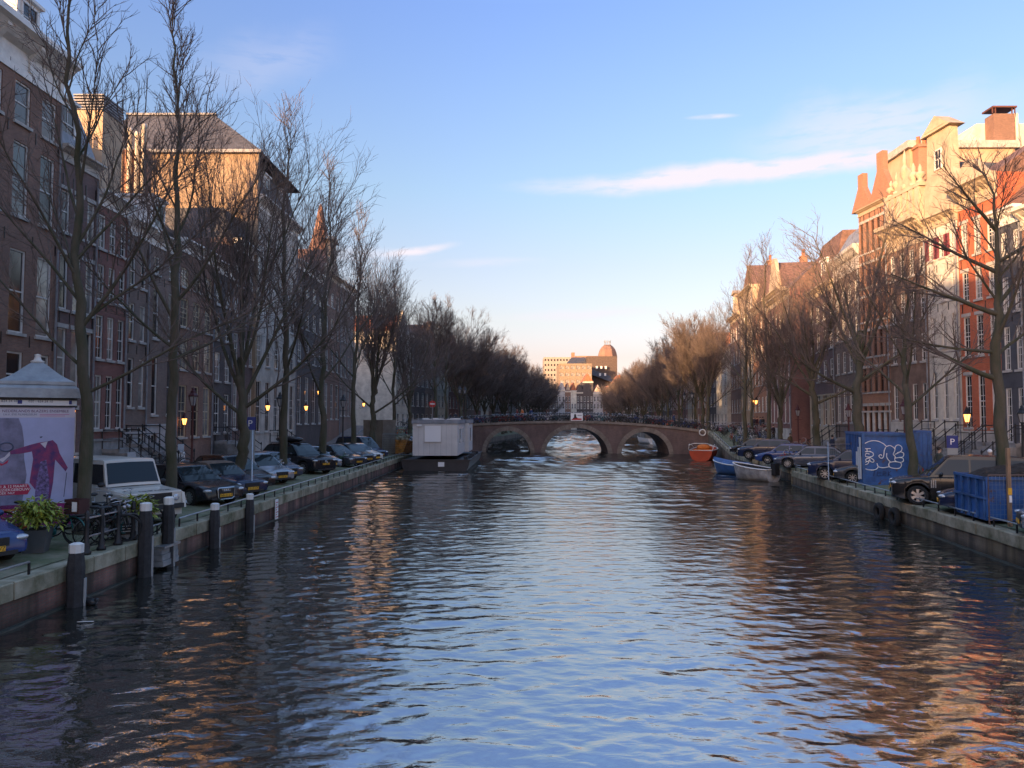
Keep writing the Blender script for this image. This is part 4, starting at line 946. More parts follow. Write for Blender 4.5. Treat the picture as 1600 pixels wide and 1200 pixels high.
RT = [('r', 1562, 27.2, 0, 1.0, 'gnarled open bare tree rising behind the blue skip on the right'),
      ('t', 1426, 34.2, 30, .80, 'crooked bare tree standing in front of the blue container'),
      ('s', 1340, 43.5, 0, 1.25, 'broad crowned bare tree just behind the blue container'),
      ('s', 1276, 52.5, 160, 1.12, 'leaning dark bare tree behind the row of bicycles and parked cars'),
      ('f', 1217, 60.5, 60, .80, 'thick trunked bare tree between the parked cars, right bank'),
      ('d', 1201, 66.0, 20, .98, 'slim tall bare tree next to the thick trunked one, right bank'),
      ('d', 1164, 72.5, 110, 1.0, 'tall bare tree at the foot of the bridge ramp, right bank')]
for k, px, Y, rz, s, lab in RT:
    x = Xat(px, Y); tree(V[k], x, Y, qz('R', x, Y), R(rz), s, lab)
nm = ['first', 'second', 'third', 'fourth', 'fifth', 'sixth', 'seventh', 'eighth', 'ninth', 'tenth', 'eleventh', 'twelfth', 'thirteenth', 'fourteenth', 'fifteenth', 'sixteenth', 'seventeenth', 'eighteenth', 'nineteenth', 'twentieth']
rg = random.Random(5)
for side in 'LR':
    y = 108.0; i = 0
    while y < 256 and i < 20:
        x = (eL(y)-2.4+rg.uniform(-.5, .5)) if side == 'L' else (eR(y)+2.2+rg.uniform(-.5, .5))
        s = rg.uniform(.85, 1.0)*(1-.12*lin(110, 250, y))*(.93 if side == 'R' else 1)
        tree(V[rg.choice(['g', 'h', 'g', 'h', 'e'])], x, y, qz(side, x, y), rg.random()*6.28, s, '%s bare tree past the bridge in the dense %s bank row' % (nm[i], 'left' if side == 'L' else 'right'),
             'trees beyond the bridge on the %s bank' % ('left' if side == 'L' else 'right')); y += rg.uniform(6.5, 8.8); i += 1
for j, (side, off, y, k, s) in enumerate([('R', 1.8, 96, 'f', .78), ('R', 2.5, 103, 'h', .85), ('R', 4.5, 84, 'e', .72), ('L', 2.0, 101, 'g', .9)]):
    x = eL(y)-off if side == 'L' else eR(y)+off
    tree(V[k], x, y, qz(side, x, y), j*1.3, s, ['bare tree at the right end of the bridge, nearest the deck', 'bare tree just past the right end of the bridge', 'bare tree on the ramp before the right end of the bridge', 'bare tree at the left end of the bridge'][j])
# ================================================================= vehicles
def paint(name, col, metal=.0):
    return mat('car paint '+name, col, .22, metal, var=.08, vs=.8, spec=.35, coat=.3)
K_black = paint('black', (.012, .013, .018)); K_navy = paint('navy', (.012, .020, .055)); K_silver = paint('silver', (.30, .32, .35), .4)
K_grey = paint('dark grey', (.045, .048, .055), .2); K_cream = paint('cream', (.62, .58, .52)); K_blue = paint('blue', (.03, .07, .20)); K_green = paint('dark petrol', (.015, .045, .05))
K_ltgrey = paint('mid grey', (.07, .08, .11), .3); K_blueb = paint('royal blue', (.02, .045, .16)); K_brgrey = paint('brown grey', (.016, .015, .016), .0)
M_tyre = mat('tyre rubber', (.014, .014, .014), .85, var=.2, vs=20); M_rim = mat('alloy', (.45, .46, .48), .3, .8, var=.05)
M_cglass = mat('car glass', (.018, .026, .030), .05, var=.0, spec=.35); M_chrome = mat('chrome', (.6, .6, .62), .15, 1, var=0)
M_lens = mat('headlight lens', (.55, .58, .62), .12, .3, var=.1, vs=20, spec=.8); M_plate = mat('yellow number plate', (.75, .40, .03), .5, var=0); M_trim = mat('black plastic trim', (.02, .02, .022), .6, var=.1)
M_tail = mat('tail light red', (.35, .01, .01), .25, var=0); M_soft = mat('beige canvas', (.17, .12, .09), .9, var=.2, vs=6)
M_black2 = mat('wheel arch dark', (.006, .006, .006), .9, var=0)
def wheel_meshes(r, spokes=10, w=.21):
    t = MB(); t.lathe([(r*.66, -w/2), (r*.93, -w/2), (r, -w/2+.03), (r, w/2-.03), (r*.93, w/2), (r*.66, w/2)], n=26, cap=False, ax='y')
    rm = MB(); rm.lathe([(r*.60, -w*.32), (r*.66, -w/2+.004), (r*.68, -w/2-.003), (r*.68, w/2+.003), (r*.6, w*.3)], n=26, cap=False, ax='y')
    for s in (-1,):
        for i in range(spokes):
            a = 2*math.pi*i/spokes; c, d = math.cos(a), math.sin(a); hw = r*(.075 if spokes > 6 else .13)
            q = [(-hw*.7, r*.10), (hw*.7, r*.10), (hw*(1 if spokes > 6 else 1.2), r*.63), (-hw*(1 if spokes > 6 else 1.2), r*.63)]
            P = [(x*c-z*d, x*d+z*c) for x, z in q]; rm.prism([(x, z) for x, z in P], -w*.44, -w*.30)
        rm.lathe([(0, -w*.46), (r*.15, -w*.45), (r*.17, -w*.28)], n=12, cap=False, ax='y')
    h = MB(); h.lathe([(0, -w*.05), (r*.64, -w*.05)], n=20, cap=False, ax='y')
    return t.mesh('tyre', M_tyre, 40), rm.mesh('rim', M_rim, 40), h.mesh('brake_disc', M_black2)
WM = {}
def interp(P, x):
    if x <= P[0][0]: return P[0][1]
    for (a, b), (c, d) in zip(P[:-1], P[1:]):
        if x <= c:
            t = (x-a)/(c-a); return b+(d-b)*t
    return P[-1][1]
def smooth_prof(P, it=2):
    for _ in range(it):
        Q = [P[0]]
        for a, b in zip(P[:-1], P[1:]): Q += [(a[0]*.75+b[0]*.25, a[1]*.75+b[1]*.25), (a[0]*.25+b[0]*.75, a[1]*.25+b[1]*.75)]
        P = Q+[P[-1]]
    return P
def car(kind, L, W, H, body, label, paintm, belt, cabin, r=.32, spokes=10, group=None, plate='', boxy=0, roofm=None, gl=None, ax=None, nose=.55, name='parked_car', cat='car', rails=False, lamp=None):
    """local frame: nose at x=0 pointing to -x, length along +x, z up.
    body = upper edge of the lower body (x, z); cabin = (base front, roof front, roof rear, base rear)"""
    root = empty(name, (0, 0, 0), 0, label, cat, group)
    hw = W/2; cl_ = .20; fa, ra = ax or (.88, L-.95)
    P = smooth_prof(body) if not boxy else body
    xs = sorted(set([0, .02, .05, .1, .18, .28, L-.28, L-.18, L-.1, L-.04, L]+[round(.14*i, 3) for i in range(2, int(L/.14))]+[round(fa+(r+.07)*math.cos(math.pi*i/10), 3) for i in range(11)]+[round(ra+(r+.07)*math.cos(math.pi*i/10), 3) for i in range(11)]))
    b = MB(); rows = []
    k_end = .06 if boxy else .20
    for x in xs:
        zt = interp(P, x); e = min(x, L-x); rd = .12 if boxy else .55
        w_ = hw*(1-k_end*(1-math.sqrt(max(0, 1-(1-min(1, e/rd))**2))))
        zb = cl_+(.10*(1-min(1, x/.5)) if x < .5 else 0)+(.08*(1-min(1, (L-x)/.6)) if L-x < .6 else 0)
        for c in (fa, ra):
            if abs(x-c) < r+.07: zb = max(zb, r+math.sqrt((r+.07)**2-(x-c)**2))
        zb = min(zb, zt-.05); h_ = zt-zb; cr_ = .0 if boxy else .05
        sec = [(w_*(.95 if not boxy else 1), zb), (w_*(.99 if not boxy else 1), zb+.15*h_), (w_, zb+.42*h_), (w_*(.985 if not boxy else 1), zb+.75*h_), (w_*(.955 if not boxy else .995), zt-.045), (w_*(.90 if not boxy else .98), zt), (w_*.6, zt+cr_*.5), (0, zt+cr_*.6)]
        rows.append([(x, -y, z) for y, z in sec]+[(x, y, z) for y, z in sec[-2::-1]])
    n = len(rows[0]); v = [p for rw in rows for p in rw]; f = [(i*n+j, (i+1)*n+j, (i+1)*n+j+1, i*n+j+1) for i in range(len(rows)-1) for j in range(n-1)]
    f += [tuple(range(n)), tuple(range((len(rows)-1)*n, len(rows)*n))[::-1]]
    f = [q[::-1] for q in f]
    b.add(v, f); bo = b.build('body', paintm, root, 38)
    u = MB(); u.box(.25, -hw*.86, cl_+.02, L-.25, hw*.86, .5); u.build('underbody', M_black2, root)
    # cabin
    bf, rf, rr, br = cabin; zb = belt; yb, yt = hw*(.90 if not boxy else .97), hw*(.70 if not boxy else .88)
    def yy(z): return yb+(yt-yb)*max(0, (z-zb))/(H-zb)
    zf = interp(P, bf); zr = interp(P, br)
    if boxy: prof = [(bf, zf), (rf, H-.03), (rf+.08, H), (rr-.05, H), (rr, H-.05), (br, zr)]
    else: prof = [(bf, zf-.02)]+[(bf+(rf-bf)*t, zf+(H-.05-zf)*(t**.92)) for t in (.33, .66, .93)]+[(rf+.12, H-.02), (rf+(rr-rf)*.35, H), (rf+(rr-rf)*.7, H-.01), (rr-.1, H-.05)]+[(rr+(br-rr)*t, H-.07-(H-.07-zr)*(t**1.15)) for t in (.1, .4, .75)]+[(br, zr-.02)]
    c = MB(); v = []; m = len(prof)
    for x, z in prof:
        y = yy(z); cz = .035 if z > zb+.15 else .02
        v += [(x, -y-.0, z), (x, -y*.8, z+cz*.6), (x, 0, z+cz), (x, y*.8, z+cz*.6), (x, y, z)]
    f = [(i*5+j, i*5+j+1, (i+1)*5+j+1, (i+1)*5+j) for i in range(m-1) for j in range(4)]
    f = [q[::-1] for q in f]
    o = len(v); v += [(x, -yy(z), z) for x, z in prof]+[(x, yy(z), z) for x, z in prof]
    f += [tuple(range(o, o+m)), tuple(range(o+m, o+2*m))[::-1]]
    # skirt down to the body
    o2 = len(v); v += [(prof[0][0], -yb, zb-.12), (prof[-1][0], -yb, zb-.12), (prof[0][0], yb, zb-.12), (prof[-1][0], yb, zb-.12)]
    f += [(o, o2, o2+1, o+m-1), (o+m, o+2*m-1, o2+3, o2+2)]
    c.add(v, f); c.build('roof', roofm or paintm, root, 35)
    # glass
    g = MB(); i0 = 0; i1 = 3 if not boxy else 1
    for i in range(i0, i1):
        (x0, z0), (x1, z1) = prof[i], prof[i+1]; t0 = .10 if i == 0 else 0; t1 = .9 if i == i1-1 else 1
        A = (x0+(x1-x0)*t0, z0+(z1-z0)*t0); B = (x0+(x1-x0)*t1, z0+(z1-z0)*t1); nx_, nz_ = -(z1-z0), (x1-x0); l = math.hypot(nx_, nz_); nx_, nz_ = nx_/l*.012, nz_/l*.012
        for s in (-1, 1):
            for k0, k1, c0, c1 in ((0, .8, 1, .6), (.8, .93, .6, .25)):
                def p(Q, k, cc): y = yy(Q[1])*k; return (Q[0]+nx_, s*y, Q[1]+nz_+.03*cc)
                q = [p(A, k0, c0), p(A, k1, c1), p(B, k1, c1), p(B, k0, c0)]; g.quad(*(q if s < 0 else q[::-1]))
    g.build('windscreen', M_cglass, root, True)
    g = MB(); n_ = len(prof); (x0, z0), (x1, z1) = prof[-1], (prof[-4] if not boxy else prof[-2])
    A = (x0+(x1-x0)*.15, z0+(z1-z0)*.15); B = (x0+(x1-x0)*.9, z0+(z1-z0)*.9)
    g.quad((A[0]+.05, yy(A[1])*.86, A[1]+.03), (A[0]+.05, -yy(A[1])*.86, A[1]+.03), (B[0]+.05, -yy(B[1])*.86, B[1]+.03), (B[0]+.05, yy(B[1])*.86, B[1]+.03)); g.build('rear_window', M_cglass, root)
    # side windows between pillars
    zt = H-.13; zl = zb+.045
    def xf(z): 
        for (a, za), (c_, zc) in zip(prof[:-1], prof[1:]):
            if za <= z <= zc: return a+(c_-a)*(z-za)/(zc-za+1e-9)
        return bf
    def xr(z):
        for (a, za), (c_, zc) in zip(prof[:-1], prof[1:]):
            if za >= z >= zc and a > (rf+rr)/2: return a+(c_-a)*(z-za)/(zc-za-1e-9)
        return br
    cuts = gl or [.42, .74]; a0, a1 = xf(zl)+.10, xr(zl)-.12; t0, t1 = xf(zt)+.07, xr(zt)-.07
    cc = [0]+cuts+[1]
    for s in (-1, 1):
        for ka, kb in zip(cc[:-1], cc[1:]):
            base = min(a0, t0); full = max(a1, t1)-base
            xa, xb = base+full*ka, base+full*kb; gp_ = .035
            q = [(max(a0, xa+(gp_ if ka else 0)), zl), (min(a1, xb-(gp_ if kb < 1 else 0)), zl), (min(t1, xb-(gp_ if kb < 1 else 0)), zt), (max(t0, xa+(gp_ if ka else 0)), zt)]
            if q[1][0]-q[0][0] < .06 and q[2][0]-q[3][0] < .06: continue
            q[2] = (max(q[2][0], q[3][0]+.02), zt)
            g = MB(); pts = [(x, s*(yy(z)+.007), z) for x, z in q]; g.quad(*(pts if s < 0 else pts[::-1])); g.build('side_window', M_cglass, root)
    # wheels
    key = (r, spokes)
    if key not in WM: WM[key] = wheel_meshes(r, spokes)
    t_, r_, h_ = WM[key]
    for x in (fa, ra):
        for s in (-1, 1):
            wr = empty('wheel', (x, s*(hw-.115), r), 0 if s < 0 else math.pi); wr.parent = root
            put('tyre', t_, wr); put('rim', r_, wr); put('brake_disc', h_, wr)
    # lights, grille, plate, mirrors, handles
    zh = interp(P, .25)-.13 if not lamp else lamp
    for s in (-1, 1):
        l = MB()
        if boxy: l.lathe([(0, -.03), (.07, -.025), (.10, 0), (.10, .05)], cy=0, cz=0, n=14, cap=False, ax='x'); l.build('headlight', M_lens, root, True, loc=(-.005, s*hw*.74, zh))
        else:
            l.ball((0, 0, 0), 1, 12, 8, .20, .17, .075); ob = l.build('headlight', M_lens, root, True, loc=(.155, s*hw*.735, zh)); ob.rotation_euler = (0, R(8), -s*R(28))
        t = MB(); t.box(-.02, -.09, -.13, .03, .09, .13); t.build('tail_light', M_tail, root, loc=(L-.02 if boxy else L-.10, s*hw*.80, interp(P, L-.2)-.22))
        m = MB(); m.ball((0, 0, 0), 1, 8, 6, .07, .11, .075); m.box(-.02, -s*.16-.03, -.05, .02, -s*.05, -.01); m.build('wing_mirror', paintm if not boxy else M_trim, root, True, loc=(bf+.42*(1 if not boxy else .2), s*(hw+.08), belt+.07))
        for hx in ((.52, .72) if L > 3.9 else (.6,)): MB().box(-.08, -.012, -.012, .08, .012, .012).build('door_handle', M_chrome if not boxy else M_trim, root, loc=(L*hx, s*(hw*.985+.008), belt-.12))
        ln = MB()
        for fx in (.33, .53, .73): ln.box(L*fx-.004, -.003, .32, L*fx+.004, .003, belt-.03)
        ln.box(L*.3, -.006, .30, L*.78, .006, .34); ln.build('door_seam', M_trim, root, loc=(0, s*(hw*.996), 0))
    z0 = nose
    gq = MB(); gq.box(-.016, -.36*W/1.8, z0-.09, .06, .36*W/1.8, z0+.09)
    for i in range(4): gq.box(-.026, -.34*W/1.8, z0-.07+i*.04, -.015, .34*W/1.8, z0-.06+i*.04)
    gq.build('grille', M_trim, root)
    b = MB(); b.box(-.012, -hw*.62, .26, .08, hw*.62, .35); b.build('bumper_intake', M_trim, root)
    pl = MB(); pl.box(-.045, -.26, z0-.19 if not boxy else .5, -.02, .26, z0-.08 if not boxy else .61); po = pl.build('number_plate', M_plate, root)
    if plate: text('plate_text', plate, .125, M_black, po, (-.048, 0, (z0-.135 if not boxy else .555)), (R(90), 0, R(-90)), .001)
    if rails:
        for s in (-1, 1): MB().tube([(rf+.25, s*yt*.9, H-.02), (rf+.3, s*yt*.9, H+.05), (rr-.3, s*yt*.9, H+.04), (rr-.2, s*yt*.9, H-.02)], .018, 5).build('roof_rail', M_trim, root)
    return root
SED = lambda L, h=.0: [(0, .34), (0, .60+h), (.12, .70+h), (.7, .80+h), (1.45, .90+h), (2.4, .93+h), (L-1.1, .98+h), (L-.25, .97+h), (L, .84+h), (L, .40)]
SUVP = lambda L: [(0, .40), (0, .78), (.10, .93), (.8, 1.02), (1.35, 1.08), (2.6, 1.10), (L-.6, 1.12), (L-.1, 1.05), (L, .95), (L, .45)]
HAT = lambda L: [(0, .34), (0, .56), (.15, .70), (.6, .80), (1.05, .92), (2.0, .95), (L-.35, 1.0), (L-.08, .92), (L, .75), (L, .38)]
def place(o, x, y, side, rz):
    """x, y = nose point"""
    o.location = (x, y, qz(side, x, y)); o.rotation_euler = (0, 0, rz)
    # let the car follow the slight fall of the ground
    return o
def nose_at(o, px, Y, side, heading):
    """heading = direction the nose points, degrees from +X"""
    x = Xat(px, Y); return place(o, x, Y, side, R(heading)-math.pi)
LR = car('lr', 4.6, 1.79, 1.97, [(0, .52), (0, .98), (.05, 1.02), (1.15, 1.12), (1.2, 1.16), (4.5, 1.18), (4.6, 1.15), (4.6, .5)], 'boxy cream off road car with dark side panes parked behind the nearest trunk', K_cream, 1.18, (1.2, 1.5, 4.5, 4.6),
         r=.39, spokes=8, boxy=1, gl=[.30, .62], ax=(.62, 3.62), nose=.80, lamp=.82, name='off_road_car', cat='off road car')
for s in (-1, 1):
    MB().prism([(-.1, .50), (.0, .95), (.25, 1.0), (1.05, 1.0), (1.25, .55), (1.12, .55), (1.0, .86), (.28, .86), (.12, .5)], 0, .10).build('wheel_arch', K_cream, LR, loc=(.0, s*.895-.05, 0))
MB().box(-.14, -.85, .50, -.02, .85, .64).build('front_bumper', M_trim, LR); MB().box(-.012, -.52, .66, .02, .52, .98).build('radiator_grille', M_black, LR)
for i in range(7): MB().box(-.03, -.5, .68+i*.04, -.01, .5, .695+i*.04).build('grille_bar', M_trim, LR)
text('bonnet_lettering', 'LAND ROVER', .13, M_black, LR, (.05, 0, 1.075), (R(4), 0, R(-90)), .004, sx=1.25)
MB().box(2.0, -.55, 1.965, 3.0, .55, 1.985).build('roof_panel', mat('dark sunroof', (.05, .02, .03), .3), LR)
sp_ = MB(); sp_.lathe([(.12, 0), (.36, .01), (.38, .1), (.36, .2), (.12, .21)], n=20, cap=True, ax='x'); sp_.build('spare_wheel', M_tyre, LR, loc=(4.6, 0, 1.05))
nose_at(LR, 246, 22.4, 'L', -34)
AU = car('est', 4.9, 1.87, 1.46, SED(4.9), 'glossy black estate car with big framed grille beside the cream off road car', K_black, .95, (1.35, 2.15, 3.9, 4.75), r=.34, plate='NB-012-P', gl=[.36, .66], rails=True)
fr_ = MB(); fr_.tube([(0, -.34, .34), (0, -.37, .62), (0, -.33, .69), (0, .33, .69), (0, .37, .62), (0, .34, .34), (0, .25, .27), (0, -.25, .27)], .018, 5, True); fr_.build('grille_frame', M_chrome, AU, loc=(-.035, 0, 0))
MB().box(-.022, -.33, .30, .0, .33, .66).build('grille_mesh', M_trim, AU)
for i in range(4): MB().torus((-.045, -.12+.08*i, .615), .048, .008, 16, 4, 'x').build('ring_badge', M_chrome, AU)
nose_at(AU, 355, 27.6, 'L', -32)
SA = car('conv', 4.6, 1.76, 1.44, SED(4.6), 'dark blue soft top car with beige canvas roof beside the glossy black estate', K_navy, .92, (1.4, 2.1, 3.2, 3.9), r=.31, plate='13-LR-DK', roofm=M_soft, gl=[.6])
nose_at(SA, 397, 30.3, 'L', -32)
MG = car('mpv', 4.25, 1.77, 1.58, HAT(4.25), 'brown grey compact car half hidden behind the beige soft top', K_brgrey, .97, (1.1, 1.9, 3.6, 4.1), r=.31, plate='56-ND-BS', gl=[.4, .75]); nose_at(MG, 411, 32.6, 'L', -32)
TY = car('hatch', 3.65, 1.66, 1.50, HAT(3.65), 'small silver hatchback with rounded nose in front of the straight green tree', K_silver, .96, (.95, 1.75, 3.1, 3.55), r=.29, plate='71-HX-KT', gl=[.55, .85]); nose_at(TY, 443, 36.0, 'L', -34)
SB = car('small', 3.8, 1.66, 1.46, HAT(3.8), 'small dark car squeezed between the silver hatchback and the black off road estate', K_ltgrey, .96, (.95, 1.75, 3.2, 3.7), r=.29, plate='25-PN-XJ', gl=[.5]); nose_at(SB, 458, 38.2, 'L', -34)
VO = car('suv', 4.85, 1.93, 1.77, SUVP(4.85), 'large black off road estate with a roof box, right of the silver hatchback', K_black, 1.12, (1.35, 2.1, 4.2, 4.75), r=.37, plate='NR-338-X', gl=[.36, .68], rails=True, nose=.76)
MB().tube([(-.2, -.16, .64), (-.2, .16, .88)], .01, 4).build('grille_slash', M_chrome, VO, loc=(.155, 0, 0)); MB().torus((-.04, 0, .76), .07, .012, 16, 4, 'x').build('badge', M_chrome, VO)
nose_at(VO, 510, 43.0, 'L', -32)
rbx = MB(); rbx.ball((0, 0, 0), 1, 16, 8, 1.15, .42, .2); rb2 = rbx.build('roof_box', K_black, None, True); tag(rb2, 'long black roof box carried on the large black off road estate', 'roof box')
rb2.matrix_world = Matrix.Translation(VO.location) @ Matrix.Rotation(VO.rotation_euler.z, 4, 'Z') @ Matrix.Translation((3.1, 0, 2.0))
WS = car('small', 4.0, 1.7, 1.48, HAT(4.0), 'silver car nose peeping out beyond the black off road estate', K_silver, .95, (1.0, 1.8, 3.3, 3.9), r=.30, plate='8-KDS-41', gl=[.5]); nose_at(WS, 522, 46.0, 'L', -32)
AL = car('est', 4.65, 1.78, 1.5, SED(4.65), 'grey estate car behind the fifth tree with a pointed shield grille', K_grey, .95, (1.3, 2.1, 3.8, 4.5), r=.32, plate='45-TJ-NB', gl=[.38, .7]); nose_at(AL, 562, 49.5, 'L', -32)
A2 = car('hatch', 3.9, 1.7, 1.48, HAT(3.9), 'dark grey hatchback between the grey estate and the dark van', K_grey, .95, (1.0, 1.8, 3.3, 3.8), r=.30, plate='18-SRH-6', gl=[.5, .8]); nose_at(A2, 578, 53.0, 'L', -32)
WB = car('small', 3.7, 1.62, 1.42, HAT(3.7), 'low white car nose just behind the railing, left bank', K_cream, .93, (1.0, 1.7, 3.1, 3.6), r=.28, gl=[.5]); nose_at(WB, 590, 55.0, 'L', -30)
SH = car('van', 4.6, 1.82, 1.82, HAT(4.6), 'tall dark blue people carrier at the end of the left row of cars', K_navy, 1.0, (.95, 1.8, 4.2, 4.5), r=.33, plate='61-XK-ZG', gl=[.34, .66]); nose_at(SH, 597, 59.0, 'L', -32)
NB = car('near', 4.2, 1.75, 1.46, HAT(4.2), 'dark blue car cut off by the lower left edge, nose and headlight showing', K_blueb, .95, (1.05, 1.85, 3.6, 4.1), r=.31, plate='61-GL-VZ', gl=[.42, .78]); nose_at(NB, -6, 15.9, 'L', -26)
for k, (px, Y, kk) in enumerate([(655, 72, K_navy), (668, 77, K_ltgrey), (640, 68, K_grey)]):
    o = car('far', 4.2, 1.75, 1.48, HAT(4.2), ['navy hatchback behind the floating cabin, left bank', 'mid grey car nearest the bridge on the left bank', 'dark grey car behind the orange skip, left bank'][k], kk, .95, (1.05, 1.85, 3.6, 4.1), r=.31, gl=[.42, .78]); nose_at(o, px, Y, 'L', -32)
# right bank: noses towards the water
RR = car('suv', 4.97, 2.0, 1.88, SUVP(4.97), 'big brown grey off road car, nose to the canal, beside the small navy car', K_brgrey, 1.13, (1.25, 1.95, 4.5, 4.9), r=.37, spokes=6, gl=[.36, .70], nose=.78, plate='')
for i in range(3): MB().box(1.32+i*.07, -1.012, .68, 1.36+i*.07, -.99, .98).build('side_vent', M_rim, RR)
nose_at(RR, 1390, 29.6, 'R', 154)
TO = car('est', 4.6, 1.78, 1.62, SED(4.6, .06), 'dark petrol estate car just beyond the big brown grey off road car', K_green, 1.0, (1.1, 1.95, 3.9, 4.5), r=.32, gl=[.36, .7]); nose_at(TO, 1388, 31.3, 'R', 152)
A3 = car('hatch', 4.1, 1.76, 1.36, HAT(4.1), 'small navy car with ten spoke wheel half behind the blue skip', K_navy, .93, (1.1, 1.9, 3.5, 4.0), r=.33, gl=[.45, .8]); nose_at(A3, 1463, 26.4, 'R', 152)
SV = car('hatch', 4.1, 1.74, 1.5, HAT(4.1), 'silver car nose entering at the right edge below the skip', K_silver, .95, (1.05, 1.85, 3.6, 4.0), r=.31, gl=[.45, .8]); nose_at(SV, 1587, 21.0, 'R', 152)
for px, Y, hd, kk, tp, lab in [(1262, 41.0, 154, K_navy, 'suv', 'dark blue off road car in front of the blue container, seen past its white poster'), (1302, 38.6, 154, K_grey, 'hatch', 'dark grey car tucked directly behind the blue container'),
                       (1210, 50.5, 154, K_ltgrey, 'est', 'grey estate car in front of the thick trunked tree'), (1181, 55.0, 154, K_blueb, 'hatch', 'royal blue hatchback left of the grey estate'),
                       (1154, 61.5, 154, K_navy, 'suv', 'navy off road car with bright rims near the blue covered boat'), (1141, 69.0, 154, K_black, 'hatch', 'black hatchback at the foot of the ramp, farthest on the right bank')]:
    if tp == 'suv': o = car(tp, 4.5, 1.84, 1.66, SUVP(4.5), lab, kk, 1.10, (1.2, 1.95, 3.9, 4.4), r=.35, gl=[.4, .72], spokes=8)
    elif tp == 'est': o = car(tp, 4.6, 1.8, 1.5, SED(4.6), lab, kk, .95, (1.25, 2.05, 3.7, 4.4), r=.33, gl=[.4, .72])
    else: o = car(tp, 4.1, 1.72, 1.5, HAT(4.1), lab, kk, .95, (1.0, 1.8, 3.5, 4.0), r=.31, gl=[.45, .8], spokes=8)
    nose_at(o, px, Y, 'R', hd)
# ================================================================= street furniture and boats
def P3(px, Y, side, dz=0): x = Xat(px, Y); return (x, Y, qz(side, x, Y)+dz)
M_red = mat('dark red lamp paint', (.07, .012, .014), .4, var=.1); M_lglass = mat('lantern glass', (.35, .36, .38), .15, var=.1, spec=.8)
M_lampon = mat('lit lantern glass', (1.0, .36, .08), .4, var=0, emit=1.0); M_blue = mat('sign blue', (.01, .03, .20), .4, var=0); M_wpaint = mat('clean white', (.78, .78, .78), .4, var=0)
M_rsign = mat('sign red', (.50, .01, .015), .4, var=0); M_wood = mat('raw timber', (.32, .20, .12), .8, var=.3, vs=5, stretch=(3, 3, .4)); M_grey = mat('grey metal paint', (.30, .32, .33), .5, var=.1)
# ---- mooring posts
for px, Y, top, r, lab in [(126, 17.25, 848, .19, 'nearest black mooring post with white cap, leaning against the quay on the far left'), (232, 20.4, 785, .185, 'tall black mooring post left of the timber landing'),
                      (267.5, 21.7, 776, .17, 'tall black mooring post right of the timber landing'), (339, 25.0, 786, .17, 'black mooring post below the black estate car'), (393, 28.2, 771, .165, 'farthest black mooring post with white cap')]:
    x = -9.82 if px < 300 else -9.74; Y = abs(x)/((800-px)/1150.); t = Zat(px, top, Y)
    o = empty('mooring_post', (x, Y, 0), R(22.5), lab, 'mooring post')
    MB().lathe([(r*1.02, -.6), (r*1.02, .05), (r*.98, .1), (r, t-.55), (r*.78, t-.20)], n=8).build('post', M_wood_dark, o)
    MB().lathe([(r*.80, t-.22), (r*.82, t-.03), (r*.5, t+.0), (0, t+.01)], n=8).build('cap', M_white, o)
    st = MB(); st.box(r*.7, -.05, .0, r*1.12, .05, t-.9 if t > 1.5 else t-.8); st.build('rubbing_strip', M_grey, o)
o = empty('landing', (-9.98, 21.05, 0), 0, 'small grey plank landing between the two tall mooring posts', 'landing')
for i, z in enumerate((.10, .27, .44)): MB().box(.03, -.42, z, .30-.02*i, .55, z+.155).build('plank', M_stone, o)
MB().box(-.0, -.42, .60, .34, .55, .66).build('tread', M_steel, o)
# ---- low rails on the coping
def low_rail(side, y0, y1, lab, s=.18, h=.27):
    e = eL if side == 'L' else eR; sg = -1 if side == 'L' else 1
    oo = lambda y: (.5 if (side == 'R' and 47.2 < y < 60) else 0)
    root = empty('quay_rail', (e(y0)+sg*s, y0, 0), 0, lab, 'railing'); n = max(2, int((y1-y0)/1.25)); ys = [y0+(y1-y0)*i/n for i in range(n+1)]
    f = lambda y, z: (e(y)+sg*(s+oo(y))-root.location.x, y-y0, gz(side, 0, y)+z)
    MB().tube([f(y, h) for y in ys], .026, 6).build('rail', M_steel, root, True)
    me = MB().box(-.02, -.02, -.02, .02, .02, h-.02).mesh('post', M_iron)
    for y in ys: put('post', me, root, f(y, 0))
low_rail('L', 9.0, 15.7, 'short low steel rail on the coping at the lower left corner'); low_rail('L', 20.95, 21.5, 'stub of low steel rail behind the timber landing')
low_rail('L', 22.6, 74, 'long low steel rail running along the left quay coping to the ramp'); low_rail('R', 15, 46.8, 'low steel rail along the right quay coping in the foreground'); low_rail('R', 47.6, 84, 'low steel rail climbing the right bank ramp to the bridge')
# ---- cast iron fence with bicycles
fz = empty('iron_fence', (-10.28, 17.6, 0), 0, 'black cast iron posts with two silver rails on the near left quay', 'fence')
pm = MB().lathe([(.11, 0), (.11, .06), (.075, .1), (.085, .2), (.055, .26), (.05, .8), (.07, .84), (.05, .88), (.055, .98), (.03, 1.04), (0, 1.06)], n=10).mesh('post', M_iron, True)
fy_ = []
for px in (139, 162, 187, 210):
    Y = 10.33/((800-px)/1150.); fy_.append(Y); put('post', pm, fz, (-.02-.0087*17.6+.0087*Y, Y-17.6, gz('L', .2, Y)))
for z in (.42, .86): MB().tube([(-.02, fy_[0]-17.6, gz('L', .2, 18)+z), (-.02, fy_[2]-17.6, gz('L', .2, 18)+z)], .022, 6).build('rail', M_steel, fz)
